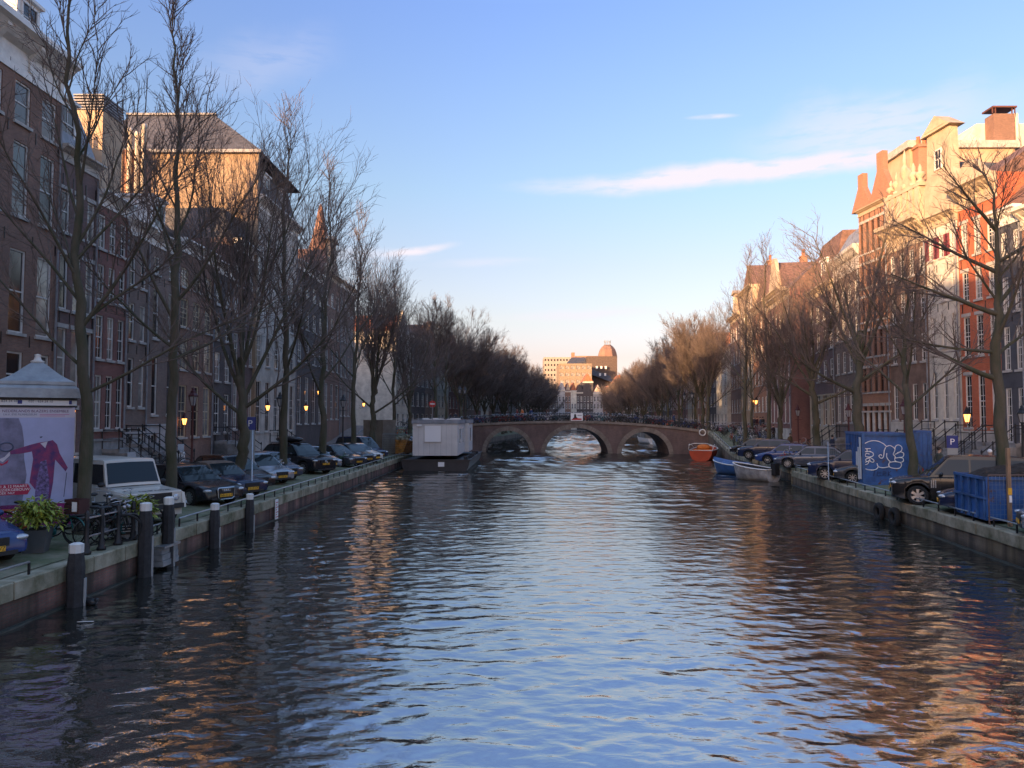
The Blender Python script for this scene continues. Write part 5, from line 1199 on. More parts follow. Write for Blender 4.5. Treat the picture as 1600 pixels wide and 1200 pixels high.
# ---- lanterns
def lantern(b, g, x, y, z, s=1.0):
    """glass body with a crowned hood, foot at z"""
    g.lathe([(.10*s, z+.05*s), (.20*s, z+.48*s)], x, y, 6, cap=False)
    for k in range(6):
        a = k*math.pi/3; b.tube([(x+.105*s*math.cos(a), y+.105*s*math.sin(a), z+.03*s), (x+.205*s*math.cos(a), y+.205*s*math.sin(a), z+.48*s)], .014*s, 4)
    b.lathe([(.11*s, z), (.11*s, z+.05*s)], x, y, 6); b.lathe([(.25*s, z+.48*s), (.25*s, z+.52*s), (.13*s, z+.66*s), (.13*s, z+.72*s), (.07*s, z+.80*s), (.08*s, z+.84*s), (.02*s, z+.92*s), (0, z+.95*s)], x, y, 6)
def lamp_post(px, Y, side, top, lab, m=None, lit=False, name='street_lamp'):
    p = P3(px, Y, side); o = empty(name, p, 0, lab, 'street lamp'); t = Zat(px, top, Y)-p[2]; s = min(1.1, max(.8, t/4)); zl_ = t-.95*s
    MB().lathe([(.16, 0), (.16, .10), (.11, .16), (.12, .5), (.08, .62), (.065, .7), (.055, zl_*.75), (.04, zl_-.1), (.06, zl_-.05), (.05, zl_)], n=10).build('post', m or M_iron, o, True)
    b, g = MB(), MB(); lantern(b, g, 0, 0, zl_, s); h_ = b.build('lantern', m or M_iron, o); g.build('lantern_glass', M_lampon if lit else M_lglass, h_)
    MB().tube([(-.28, 0, zl_-.25), (.28, 0, zl_-.25)], .018, 5).build('ladder_bar', m or M_iron, o); return o
lamp_post(301, 38.5, 'L', 604, 'dark red lamp post with crown lantern in front of the cream shop window', M_red)
lamp_post(437, 52, 'L', 612, 'black lamp post half behind the straight green trunk')
lamp_post(536, 58, 'L', 616, 'black lamp post in front of the left row, between the fifth and sixth trees')
lamp_post(718, 93.0, 'L', 602, 'left of the two lamp posts at the left end of the bridge'); lamp_post(726, 96, 'L', 603, 'right of the two lamp posts at the left end of the bridge')
lamp_post(1070, 99, 'R', 612, 'left of the two lamp posts at the right end of the bridge'); lamp_post(1082, 96, 'R', 610, 'right of the two lamp posts at the right end of the bridge')
lamp_post(1247, 62, 'R', 632, 'dark lamp post beside the crouching person on the right bank', M_red); lamp_post(1326, 50, 'R', 630, 'dark red lamp post left of the blue container', M_red)
lamp_post(1413, 43, 'R', 622, 'lamp post behind the blue container, next to the crooked tree', M_red); lamp_post(1597, 33, 'R', 632, 'large lantern at the right edge above the blue skip')
def wall_lamp(pos, d, lab, s=.85, lit=True):
    o = empty('wall_lamp', pos, 0, lab, 'wall lamp'); b = MB(); b.tube([(0, 0, -.1), (d[0]*.3, d[1]*.3, -.22), (d[0]*.7, d[1]*.7, -.18), (d[0], d[1], -.02)], .022, 5); b.tube([(0, 0, .15), (d[0]*.8, d[1]*.8, -.15)], .015, 4); b.build('bracket', M_iron, o)
    c, g = MB(), MB(); lantern(c, g, d[0], d[1], 0, s); h_ = c.build('lantern', M_red if s < .9 else M_iron, o); g.build('lantern_glass', M_lampon if lit else M_lglass, h_)
for px, Y, py, lab in [(112, 33.6, 652, 'lit lantern peeping from behind the poster column'), (288, 45.5, 662, 'lit wall lantern left of the cream shop window'), (418, 57, 640, 'lit wall lantern left of the straight green trunk'), (478, 66, 640, 'lit wall lantern on the pale stone building'),
                       (498, 75, 616, 'small lit lantern high on the dark house'), (568, 92, 634, 'lit lantern farthest along the left row')]:
    x = Xat(px, Y); wall_lamp((x-.55, Y, Zat(px, py, Y)-.1), (.55, 0), lab)
for px, Y, py, lab in [(1176, 84, 628, 'left one of a pair of lit lanterns on the big red brick house'), (1182, 84, 628, 'right one of a pair of lit lanterns on the big red brick house')]:
    x = Xat(px, Y); wall_lamp((x+.4, Y, Zat(px, py, Y)-.3), (-.4, 0), lab, .95)
x = Xat(1511, 41.5); wall_lamp((x+.5, 41.5, Zat(1511, 658, 41.5)-.1), (-.5, 0), 'lit amber lantern in front of the orange red house', 1.0)
# ---- signs
def sign_post(px, Y, side, top, lab, kind):
    p = P3(px, Y, side); t = Zat(px, top, Y)-p[2]; o = empty('traffic_sign', p, math.atan2(p[0], p[1])*-1, lab, 'sign')
    if kind == 'P':
        MB().box(-.22, -.04, 0, .22, .04, t).build('post', M_grey, o); s = MB(); s.box(-.24, -.06, t-.62, .24, -.042, t-.02); s_ = s.build('sign_plate', M_blue, o); text('letter', 'P', .42, M_wpaint, s_, (0, -.064, t-.33), (R(90), 0, 0))
    elif kind == 'noentry':
        MB().lathe([(.035, 0), (.035, t)], n=8).build('post', M_grey, o); s = MB(); s.lathe([(0, -.03), (.38, -.03), (.38, -.01), (0, -.01)], cx=0, cz=t-.38, n=24, ax='y', cap=False); s_ = s.build('sign_disc', M_rsign, o)
        MB().box(-.27, -.045, t-.45, .27, -.031, t-.31).build('white_bar', M_wpaint, s_)
sign_post(391, 34.5, 'L', 651, 'blue parking sign on a grey pillar beside the thick forked tree', 'P'); sign_post(1487, 36, 'R', 680, 'blue parking sign on a pillar in front of the cream house steps', 'P')
sign_post(675.5, 84, 'L', 626, 'round red no entry sign above the floating cabin', 'noentry')
for px, Y, top, side, lab, r, m in [(395, 30.4, 672, 'L', 'thin bare grey pole in front of the brown grey compact car', .03, M_steel), (1293, 39.6, 690, 'R', 'thin grey pole between two cars and the canal, left of the container', .03, M_steel)]:
    p = P3(px, Y, side); t = Zat(px, top, Y)-p[2]; o = MB().lathe([(r*1.3, 0), (r*1.3, .06), (r, .07), (r, t)], n=8).build('pole', m, None, True, p); tag(o, lab, 'pole')
# depth gauge board on the left wall
Yg = 30.9; xg = eL(Yg)+.05; o = empty('depth_gauge', (xg, Yg, 0), 0, 'white depth gauge board with red marks on the left quay wall', 'gauge board')
MB().box(0, -.17, .05, .035, .17, .86).build('board', M_wpaint, o)
for i in range(7): MB().box(.036, -.15, .12+i*.10, .041, -.02 if i % 2 else .14, .155+i*.10).build('mark', M_rsign, o)
# ---- advertising column
Yc = 21.3; pc = P3(56, Yc, 'L'); kc = empty('poster_column', (pc[0], pc[1], pc[2]), math.atan2(-pc[0], pc[1]), 'big square poster column with grey tiered roof and concert poster', 'poster column')
def rsq(h, c):
    pts = []
    for qx, qy, a0 in ((h-c, -h+c, -90), (h-c, h-c, 0), (-h+c, h-c, 90), (-h+c, -h+c, 180)):
        for i in range(5): a = R(a0+22.5*i); pts.append((qx+c*math.cos(a), qy+c*math.sin(a)))
    return pts
zc = lambda py: Zat(56, py, Yc-1)-pc[2]
hb = .95; z_b, z_t = .08, zc(636)
b = MB(); b.prism(rsq(hb, .22), 0, z_b, 'z'); b.build('base', M_stone, kc); MB().prism(rsq(hb-.01, .22), z_b, zc(612), 'z').build('column', M_wpaint, kc)
b = MB(); b.prism(rsq(hb+.05, .22), z_t+.0, z_t+.05, 'z'); b.build('lower_band', M_iron, kc)
bd = MB(); bd.prism(rsq(hb+.03, .22), z_t+.051, zc(625), 'z'); bd.build('phone_band', M_wpaint, kc)
b = MB(); b.prism(rsq(hb+.05, .22), zc(625), zc(621), 'z'); b.build('upper_band', M_iron, kc)
rf_ = MB(); rf_.prism(rsq(hb+.15, .12), zc(621), zc(611), 'z'); rf_.prism(rsq(hb+.10, .12), zc(611), zc(606), 'z')
def frust(m, a, b2, z0, z1): m.add([(-a, -a, z0), (a, -a, z0), (a, a, z0), (-a, a, z0), (-b2, -b2, z1), (b2, -b2, z1), (b2, b2, z1), (-b2, b2, z1)], [(0, 1, 5, 4), (1, 2, 6, 5), (2, 3, 7, 6), (3, 0, 4, 7), (4, 5, 6, 7)])
frust(rf_, hb+.06, hb-.05, zc(606), zc(600)); frust(rf_, hb-.02, hb-.02, zc(600), zc(595)); 
n8 = 8; zz0, zz1 = zc(595), zc(563)
for i in range(n8):
    t0, t1 = i/n8, (i+1)/n8; ff = lambda t: (hb-.04)*(1-t)**1.0*(1-.12*math.sin(t*math.pi))+.15*t
    frust(rf_, ff(t0), ff(t1), zz0+(zz1-zz0)*t0, zz0+(zz1-zz0)*t1)
rf_.build('roof', mat('zinc roof', (.36, .39, .42), .5, .2, var=.2, vs=2), kc)
MB().lathe([(.16, zz1), (.18, zz1+.05), (.10, zz1+.09), (.07, zz1+.2), (.09, zz1+.24), (.0, zz1+.27)], n=12).build('finial', M_white, kc, True)
def flat(pts, m, parent, y, nm, th=.003):
    b = MB(); b.prism([(x, z) for x, z in pts][::-1], y-th, y); return b.build(nm, m, parent)
PW, PH = 1.62, z_t-z_b-.04; yf = -hb-.006
pst = flat([(-.93, z_b+.03), (.93, z_b+.03), (.93, z_t), (-.93, z_t)], mat('poster pale lilac', (.42, .44, .66), .6, var=.1, vs=1), kc, yf, 'poster')
U = lambda x: (x-56)/112*1.94; Vv = lambda y: z_b+(830-y)/(830-636)*(z_t-z_b)
def pf(pts, m, k, nm): return flat([(max(-.925, U(x)), Vv(y)) for x, y in pts], m, pst, yf-.0032*k, nm, .002)
pm_ = {'grey': mat('poster grey violet', (.22, .21, .32), .6, var=.3, vs=2), 'mag': mat('poster magenta', (.36, .02, .16), .6, var=.25, vs=1.5, col2=(.14, .01, .14)), 'red': mat('poster crimson', (.42, .02, .07), .6, var=0), 'maroon': mat('poster maroon coat', (.22, .03, .10), .6, var=.5, vs=6, col2=(.07, .03, .14)),
      'vio': mat('poster violet stripes', (.20, .14, .34), .6, var=.5, vs=14), 'head': mat('poster heading strip', (.58, .54, .62), .6, var=.05), 'ink': mat('poster ink purple', (.10, .02, .08), .6, var=0), 'dk': mat('poster slate', (.10, .12, .2), .6, var=.2)}
pf([(2, 653), (110, 653), (110, 637), (2, 637)], pm_['head'], 1, 'heading_strip')
pf([(2, 800), (2, 654), (33, 654), (38, 668), (41, 690), (42, 720), (46, 745), (40, 800)], pm_['grey'], 1, 'wall_area')
pf([(2, 829), (2, 793), (110, 793), (110, 829)], pm_['mag'], 1, 'purple_footer')
pf([(60, 694), (72, 692), (80, 690), (86, 697), (90, 712), (102, 736), (99, 742), (84, 722), (82, 760), (78, 792), (70, 792), (66, 750), (58, 770), (50, 758), (54, 720), (52, 708), (38, 711), (24, 712), (22, 707), (50, 697)][::-1], pm_['maroon'], 2, 'tail_coat')
pf([(57, 793), (59, 760), (64, 725), (72, 722), (77, 760), (76, 793)][::-1], pm_['vio'], 3, 'trousers')
pf([(63, 695), (70, 703), (73, 692)], pm_['head'], 3, 'shirt_front'); pf([(8, 720), (16, 716), (24, 706), (23, 714), (14, 724)], pm_['head'], 2, 'glove'); pf([(8, 724), (14, 727), (22, 720), (20, 726), (12, 730)], pm_['red'], 2, 'hat_lining')
pf([(100, 744), (101.2, 744), (98, 784), (97, 784)], pm_['dk'], 2, 'cane'); pf([(62, 684), (66, 683.5), (65, 686), (62.5, 686.5)], pm_['dk'], 2, 'moustache')
c_ = MB(); c_.tube([(U(18+9*math.cos(t)), yf-.008, Vv(700+7*math.sin(t))) for t in np.linspace(0, 6.28, 15)], .018, 5); c_.build('hat_brim', pm_['dk'], pst)
pf([(6, 777), (8, 774), (9, 760), (48, 760), (52, 768), (48, 777)][::-1], pm_['red'], 2, 'date_flag')
RX = (R(90), 0, 0)
def ptxt(s, x, y, h, m, k=3, al='CENTER', sx=1.0): return text('lettering', s, h, m, pst, (U(x), yf-.0035*k, Vv(y)), RX, .001, al, sx)
ptxt('NEDERLANDS BLAZERS ENSEMBLE', 56, 642.6, .104, pm_['ink'], 2, sx=.98); ptxt('I.H.V. EYE FILMMUSEUM', 35, 648.2, .075, pm_['dk'], 2, sx=1.0)
for i in range(2): pf([(61, 647.2+2.6*i), (102-6*i, 647.2+2.6*i), (102-6*i, 648.2+2.6*i), (61, 648.2+2.6*i)][::-1], mat('poster pink', (.5, .18, .35), .6, var=0), 2, 'small_print')
ptxt('11 & 12 MAART', 28, 763.5, .10, M_wpaint); ptxt('MUZIEKGEBOUW', 28, 768.8, .10, M_wpaint); ptxt('BOEK NU!', 19, 774, .09, M_wpaint)
ptxt('THE', 28, 805, .15, M_wpaint); ptxt('C', 25, 818, .28, M_wpaint); ptxt('T', 92, 803, .15, M_wpaint); ptxt('N', 95, 816, .30, M_wpaint)
for px_, w_ in ((34, 3), (103, 2)):
    flat([(U(px_-w_), z_t+.09), (U(px_+w_), z_t+.09), (U(px_+w_), z_t+.19), (U(px_-w_), z_t+.19)], M_blue, kc, -hb-.034, 'blue_emblem')
text('band_lettering', '020 - 624 24 10', .09, pm_['dk'], kc, (U(14), -hb-.036, z_t+.16), RX, .001); text('band_lettering', '020 - 624 24 10', .09, pm_['dk'], kc, (U(62), -hb-.036, z_t+.16), RX, .001)
# ---- planters
def planter(px, Y, side, lab, w_=.55, h_=.62, ph=.75, seed=1, m=None):
    o = empty('plant_pot', P3(px, Y, side), .3, lab, 'potted plant'); b = MB(); a, c = w_*.38, w_*.52
    b.add([(-a, -a, 0), (a, -a, 0), (a, a, 0), (-a, a, 0), (-c, -c, h_), (c, -c, h_), (c, c, h_), (-c, c, h_), (-c*.85, -c*.85, h_), (c*.85, -c*.85, h_), (c*.85, c*.85, h_), (-c*.85, c*.85, h_), (-c*.85, -c*.85, h_-.08), (c*.85, -c*.85, h_-.08), (c*.85, c*.85, h_-.08), (-c*.85, c*.85, h_-.08)],
          [(0, 1, 5, 4), (1, 2, 6, 5), (2, 3, 7, 6), (3, 0, 4, 7), (4, 5, 9, 8), (5, 6, 10, 9), (6, 7, 11, 10), (7, 4, 8, 11), (12, 13, 14, 15), (8, 9, 13, 12), (9, 10, 14, 13), (10, 11, 15, 14), (11, 8, 12, 15)]); b.build('pot', m or mat('grey planter', (.10, .105, .11), .8, var=.15), o)
    r_ = random.Random(seed); f = MB()
    for i in range(620):
        a = r_.random()*6.28; e = r_.uniform(-.35, 1.35); rr = r_.uniform(.25, 1)*ph*.62; x, y, z = rr*math.cos(a)*math.cos(e)*1.05, rr*math.sin(a)*math.cos(e)*1.05, h_+.12+rr*math.sin(e)*.95+.12
        l = r_.uniform(.13, .27); d = Vector((math.cos(a)*.8+r_.gauss(0, .3), math.sin(a)*.8+r_.gauss(0, .3), r_.gauss(-.25, .5))).normalized(); s = d.cross(Vector((0, 0, 1))).normalized()*l*.17
        p = Vector((x, y, z)); f.add([tuple(p), tuple(p+d*l*.5+s+Vector((0, 0, .02))), tuple(p+d*l), tuple(p+d*l*.5-s+Vector((0, 0, .02)))], [(0, 1, 2, 3)])
    lf = f.build('foliage', mat('yellow green leaves', (.30, .33, .04), .6, var=.6, vs=9, col2=(.07, .12, .02)), o); lf['kind'] = 'stuff'
    s = MB()
    for i in range(9): a = i*.7; s.tube([(0, 0, h_-.1), (.15*math.cos(a), .15*math.sin(a), h_+.3), (.35*math.cos(a), .35*math.sin(a), h_+.5)], .012, 4)
    s.build('stems', M_bark, o)
planter(62, 17.9, 'L', 'grey square pot of bushy yellow green plant beside the cut off blue car', .58, .55, .85, 1)
planter(218, 20.6, 'L', 'terracotta pot of yellow green plant between the fence and mooring posts', .42, .5, .7, 2, M_tilebr)
o = empty('planter_box', P3(201, 20.3, 'L'), .5, 'grey box planter with a small black notice near the iron fence', 'planter'); MB().box(-.28, -.2, 0, .28, .2, .78).build('box', M_grey, o); MB().box(-.16, -.216, .12, .16, -.202, .42).build('notice', M_black, o)
for i in range(3): MB().box(-.12, -.221, .20+i*.07, .12, -.217, .22+i*.07).build('notice_line', M_wpaint, o)
# ---- floating cabin
Yh = 61.0; xh = Xat(645, Yh); hbx = empty('floating_cabin', (xh, Yh, 0), R(-1.0), 'white flat roofed site cabin on a dark steel pontoon moored at the left quay', 'houseboat')
Wc = Xat(715, Yh)-xh; zc0, zc1, zc2 = Zat(680, 712, Yh), Zat(680, 662, Yh), Zat(680, 655.5, Yh)
M_cab = mat('cabin panel off white', (.60, .58, .56), .6, var=.08, vs=.8)
b = MB(); b.box(0, 0, zc0, Wc, 7.4, zc1); b.box(.02, 7.4, zc0, Wc+.35, 12.5, zc1); b.build('cabin', M_cab, hbx)
b = MB(); b.box(-.08, -.08, zc1, Wc+.08, 7.4, zc2); b.box(-.08, 7.4, zc1, Wc+.43, 12.6, zc2); b.build('roof_band', M_lead, hbx)
for i in range(1, 8): MB().box(-.006, -.006, 0, .006, .003, zc1-zc0).build('panel_joint', M_lead, hbx, loc=(Wc*i/8, -.002, zc0))
k = MB(); wx0, wx1 = Xat(664, Yh)-xh, Xat(689, Yh)-xh; wz0, wz1 = Zat(676, 690, Yh), Zat(676, 665, Yh); k.box(wx0, -.05, wz0, wx1, -.002, wz1); ks_ = k.build('shutter', M_wpaint, hbx)
for a in ((wx0-.04, wz0-.04, wx1+.04, wz0), (wx0-.04, wz1, wx1+.04, wz1+.10), (wx0-.04, wz0, wx0, wz1), (wx1, wz0, wx1+.04, wz1)): MB().box(a[0], -.07, a[1], a[2], -.001, a[3]).build('shutter_rim', M_cab, ks_)
MB().box(.35, -.12, zc1-.22, .75, -.002, zc1-.05).build('flood_light', M_wpaint, hbx)
for y0 in (1.5, 4.6, 8.6): xx_ = Wc+(.35 if y0 > 7.4 else 0); q = MB().box(xx_+.002, y0, zc0+1.0, xx_+.04, y0+.9, zc0+2.2).build('side_window', G_light, hbx); MB().box(xx_+.001, y0-.07, zc0+.93, xx_+.03, y0-.002, zc0+2.27).build('window_rim', M_wpaint, q)
pb = MB(); pb.prism([(-.75, .85), (Wc+1.1, .85), (Wc+.95, .25), (Wc+.6, -.3), (-.4, -.3), (-.7, .3)][::-1], -.9, 15.2); pb.build('pontoon', mat('black hull', (.02, .02, .024), .5, var=.3, vs=2), hbx)
b = MB(); b.box(-.8, -.98, .80, Wc+1.15, -.9, .93); b.box(Wc+1.08, -.9, .80, Wc+1.16, 15.2, .93); b.build('gunwale', M_iron, hbx)
MB().box(Wc*.6, -.955, .35, Wc*.6+.5, -.905, .72).build('name_board', M_wpaint, hbx); r_ = random.Random(4)
jk = MB()
for i in range(16): x, y = r_.uniform(.3, Wc-.3), r_.uniform(.2, 5); jk.box(x, y, zc2, x+r_.uniform(.1, .6), y+.3, zc2+r_.uniform(.03, .14))
jk.build('roof_clutter', M_white, hbx); jk = MB()
for i in range(14): y = r_.uniform(0, 11); jk.box(Wc+.5, y, .86, Wc+.5+r_.uniform(.2, .6), y+r_.uniform(.2, .9), .9+r_.uniform(.02, .25))
jk.build('deck_clutter', M_wood_dark, hbx)
# ---- building works: plywood box, orange skip, fence
p = P3(583, 66, 'L'); o = empty('plywood_box', p, -.5, 'tall grey brown plywood box around building works beside the orange skip', 'box'); zt = Zat(583, 656, 66)-p[2]
for i in range(3): MB().box(-1.1+i*.735, -.02, 0, -1.1+i*.735+.725, .02, zt).build('panel', mat('grey plywood', (.19, .16, .125), .85, var=.2, vs=1.5), o)
MB().box(1.11, -.02, 0, 1.14, 1.8, zt).build('side_panel', mat('grey plywood', (.19, .16, .125)), o)
p = P3(617, 68, 'L'); o = empty('orange_skip', p, -.35, 'yellow orange rubble skip behind mesh fence, left of the floating cabin', 'skip')
M_or = mat('skip orange', (.50, .22, .03), .6, var=.35, vs=3); MB().prism([(-1.3, 0.1), (1.3, .1), (1.75, 1.25), (-1.75, 1.25)][::-1], -.85, .85).build('bin', M_or, o)
MB().box(-1.8, -.92, 1.2, 1.8, -.82, 1.32).build('rim', M_or, o)
for x in (-.9, 0, .9): MB().box(x-.05, -.93, .15, x+.05, -.86, 1.2).build('rib', M_or, o)
text('skip_letters', 'UC', .7, M_black, o, (-.55, -.94, .68), (R(90), 0, 0)); 
rb_ = MB(); r_ = random.Random(8)
for i in range(60): x, y = r_.uniform(-1.4, 1.4), r_.uniform(-.6, .6); rb_.ball((x, y, 1.25+r_.uniform(0, .35)), r_.uniform(.08, .22), 5, 4)
rb_.build('rubble', M_concrete, o)
def fence_panel(p, rz, w_, h_, lab, m=M_steel):
    o = empty('mesh_fence', p, rz, lab, 'fence'); b = MB(); b.tube([(0, 0, 0), (0, 0, h_), (w_, 0, h_), (w_, 0, 0)], .022, 5); b.tube([(0, 0, .15), (w_, 0, .15)], .016, 5); b.build('frame', m, o)
    g = MB(); n = int(w_/.12)
    for i in range(1, n): g.tube([(w_*i/n, 0, .15), (w_*i/n, 0, h_)], .0035, 3)
    for i in range(1, 9): g.tube([(0, .01, .15+(h_-.15)*i/9), (w_, .01, .15+(h_-.15)*i/9)], .0035, 3)
    g.build('wire_mesh', M_steel, o); return o
p = P3(598, 64, 'L'); fence_panel(p, -.35, 3.2, 1.9, 'wire mesh fence panel in front of the orange skip'); p = P3(1230, 47.5, 'R')
fence_panel((Xat(1541, 22.5), 22.5, 1.0), R(2), 3.0, 1.5, 'wire mesh fence panel in front of the long side of the blue skip', mat('rusty tube', (.16, .10, .08), .6, var=.3))
fence_panel((Xat(1294, 40.0), 40.0, 1.1), R(4), 3.3, 1.75, 'wire mesh fence panel left of the blue container')
o = empty('timber_post', (Xat(1573, 22.1), 22.1, 1.0), R(3), 'raw timber post with yellow sticker tied to the fence by the skip', 'post'); MB().box(-.05, -.04, 0, .05, .04, Zat(1573, 700, 22.1)-1.0).build('post', M_wood, o)
MB().box(-.06, -.047, .95, .06, -.041, 1.15).build('yellow_sticker', M_plate, o); MB().box(-.03, -.047, .72, .05, -.041, .93).build('white_label', M_wpaint, o)
# ---- blue container with graffiti
M_cb = mat('container blue', (.02, .10, .32), .5, var=.3, vs=1.3); M_cb2 = mat('container blue faded', (.03, .11, .30), .55, var=.3, vs=2)
Yk = 36.0; xk = Xat(1346, Yk); ko = empty('blue_container', (xk, Yk, qz('R', xk, Yk)), R(-17), 'blue shipping container with white graffiti fist and torn white posters on its edge', 'container')
CW, CH = 2.44, 2.60; MB().box(.06, .06, .12, CW-.06, 5.9, CH-.06).build('shell', M_cb, ko)
for x in (0, CW-.13): MB().box(x, 0, 0, x+.13, .13, CH).build('corner_post', M_cb2, ko)
for z in (0.03, CH-.16): MB().box(.131, .0, z, CW-.131, .12, z+.13).build('cross_beam', M_cb2, ko)
for z in (0.03, CH-.16): MB().box(-.01, .131, z, .10, 5.9, z+.13).build('side_beam', M_cb2, ko)
for i in range(20): MB().box(-.005 if i % 2 else .03, .2+i*.28, .16, .06, .34+i*.28, CH-.161).build('side_rib', M_cb, ko)
for x, z in ((0, 0), (CW-.2, 0), (0, CH-.14), (CW-.2, CH-.14)): MB().box(x-.01, -.012, z, x+.21, .15, z+.14).build('corner_casting', M_cb2, ko)
for i, (y, z, w_, h_) in enumerate([(.25, .3, .5, 1.1), (.3, 1.3, .4, .9), (.85, .25, .35, 1.6), (.2, 2.0, .5, .35), (1.3, .9, .4, .7)]): MB().box(-.03-.004*i, y, z, -.012-.004*i, y+w_, z+h_).build('torn_poster', M_wpaint, ko)
MB().box(.8, .02, .02, 1.25, .1, .12).build('fork_pocket', M_black, ko)
def gc(pts, r=.020, m=None, nm='graffiti_line'):
    n = len(pts); P = []
    for i in range(n-1):     # smooth through the points
        p0, p1, p2, p3 = pts[max(i-1, 0)], pts[i], pts[i+1], pts[min(i+2, n-1)]
        for t in (0, .25, .5, .75):
            P.append(tuple(.5*((2*p1[k])+(-p0[k]+p2[k])*t+(2*p0[k]-5*p1[k]+4*p2[k]-p3[k])*t*t+(-p0[k]+3*p1[k]-3*p2[k]+p3[k])*t**3) for k in (0, 1)))
    P.append(pts[-1]); MB().tube([((x-409)/277, .052, (907-y)/284) for x, y in P], r, 5).build(nm, m or M_wpaint, ko)
for c in ([(412, 378), (440, 330), (500, 295), (560, 285), (620, 295), (680, 330), (710, 365)], [(700, 375), (682, 420), (675, 480), (660, 520), (630, 520), (615, 490), (640, 475), (650, 492)], [(705, 365), (750, 350), (790, 370), (812, 400), (800, 440), (790, 470), (812, 500), (805, 540), (815, 560)],
          [(812, 400), (820, 360), (850, 340), (885, 355), (897, 390), (880, 430), (830, 460), (808, 470)], [(835, 450), (880, 435), (915, 455), (905, 500), (860, 510), (812, 520)], [(860, 512), (905, 522), (905, 565), (860, 577), (812, 562)], [(745, 580), (800, 570), (870, 580), (885, 615), (860, 655), (800, 660), (745, 645), (732, 610), (745, 580)],
          [(712, 455), (710, 510), (735, 555), (760, 577)], [(590, 595), (605, 640), (660, 655), (735, 640)], [(605, 640), (580, 675), (530, 690), (460, 680), (415, 650)], [(415, 385), (450, 395), (515, 395)], [(470, 397), (472, 432)], [(430, 440), (520, 432)], [(490, 432), (540, 450), (545, 490), (500, 510), (450, 500), (460, 462), (500, 470)],
          [(500, 512), (550, 550), (545, 580), (510, 570), (500, 530)], [(500, 520), (450, 545), (470, 575), (495, 555)], [(500, 560), (440, 590), (450, 615), (480, 600), (495, 565)]): gc(c)
for c in ([(530, 700), (580, 695)], [(560, 697), (545, 770)], [(600, 700), (590, 765), (640, 760)], [(595, 730), (630, 725)], [(660, 765), (665, 705), (700, 720), (668, 740), (700, 770)], [(725, 700), (722, 765)], [(760, 700), (725, 735), (765, 768)]): gc(c, .014, mat('spray dark navy', (.008, .02, .09), .6, var=0))
xk2 = Xat(1421, 38.2); k2 = empty('blue_container', (xk2, 38.2, qz('R', xk2, 38.2)), R(-17), 'second blue box behind the graffiti container, showing right of the crooked tree', 'container'); MB().box(.30, 0, 0, 1.0, 2.2, 2.45).build('shell', M_cb, k2)
for i in range(3): MB().box(.36+i*.22, -.03, .15, .48+i*.22, 0, 2.35).build('rib', M_cb2, k2)
def rusty(m, col=(.09, .035, .015), a=.60, b_=.66, sc_=2.2):
    t = m.node_tree; bs_ = t.nodes['Principled BSDF']; l = bs_.inputs['Base Color'].links[0]; src = l.from_socket
    c = N(t, 'ShaderNodeTexCoord'); n = N(t, 'ShaderNodeTexNoise'); n.inputs['Scale'].default_value = sc_; n.inputs['Detail'].default_value = 9; n.inputs['Roughness'].default_value = .7; L(t, c.outputs['Object'], n.inputs['Vector'])
    r = N(t, 'ShaderNodeMapRange'); r.inputs[1].default_value = a; r.inputs[2].default_value = b_; L(t, n.outputs[0], r.inputs[0])
    x = N(t, 'ShaderNodeMix'); x.data_type = 'RGBA'; x.inputs[7].default_value = col+(1,); L(t, r.outputs[0], x.inputs[0]); L(t, src, x.inputs[6]); L(t, x.outputs[2], bs_.inputs['Base Color'])
for m_ in (M_cb, M_cb2, M_or): rusty(m_)
# ---- blue skip heaped with soil
ys_, yb_ = 23.0, 25.2; A = Vector((Xat(1536, ys_), ys_)); Bv = Vector((Xat(1491, yb_), yb_)); ang = math.atan2(A.y-Bv.y, A.x-Bv.x)   # side face runs from the back corner to the near corner
so_ = empty('blue_skip', (Bv.x, Bv.y, .98), ang, 'open blue ribbed skip heaped with dark soil at the right edge', 'skip'); wS = (A-Bv).length; hS = Zat(1536, 746, ys_)-.98; LS = 6.2
b = MB(); t = .05; b.box(0, 0, .12, wS, t, hS); b.box(0, LS-t, .12, wS, LS, hS); b.box(0, t, .12, t, LS-t, hS); b.box(wS-t, t, .12, wS, LS-t, hS); b.box(0, 0, .08, wS, LS, .119); b.build('bin', M_cb, so_)
b = MB(); b.box(-.05, -.06, hS-.07, wS+.06, -.001, hS+.02); b.box(wS+.001, -.06, hS-.07, wS+.06, LS, hS+.02); b.box(-.05, -.07, hS*.52, wS+.06, -.002, hS*.52+.07); b.build('rim', M_cb2, so_)
for i in range(5): MB().box(wS*i/4-.05 if i else 0, -.055, .12, wS*i/4+.05 if i < 4 else wS, -.001, hS-.071).build('rib', M_cb2, so_)
for i in range(11): MB().box(wS+.001, LS*i/10-.04 if i else 0, .12, wS+.05, LS*i/10+.04, hS-.071).build('rib', M_cb, so_)
sr = random.Random(2); nx_, ny_ = 16, 34
grid('soil_heap', lambda u, v: (t+u*(wS-2*t), t+v*(LS-2*t), hS-.12+.62*math.sin(math.pi*u)**.8*math.sin(math.pi*min(1, v*1.15+.02))**.7*(1+.25*math.sin(7*u+5*v)*math.sin(9*v))+sr.uniform(-.05, .06)), [i/nx_ for i in range(nx_+1)], [i/ny_ for i in range(ny_+1)], mat('dark soil', (.035, .024, .018), .95, var=.4, vs=6, bump=.8, bs=20), so_, smooth=False)
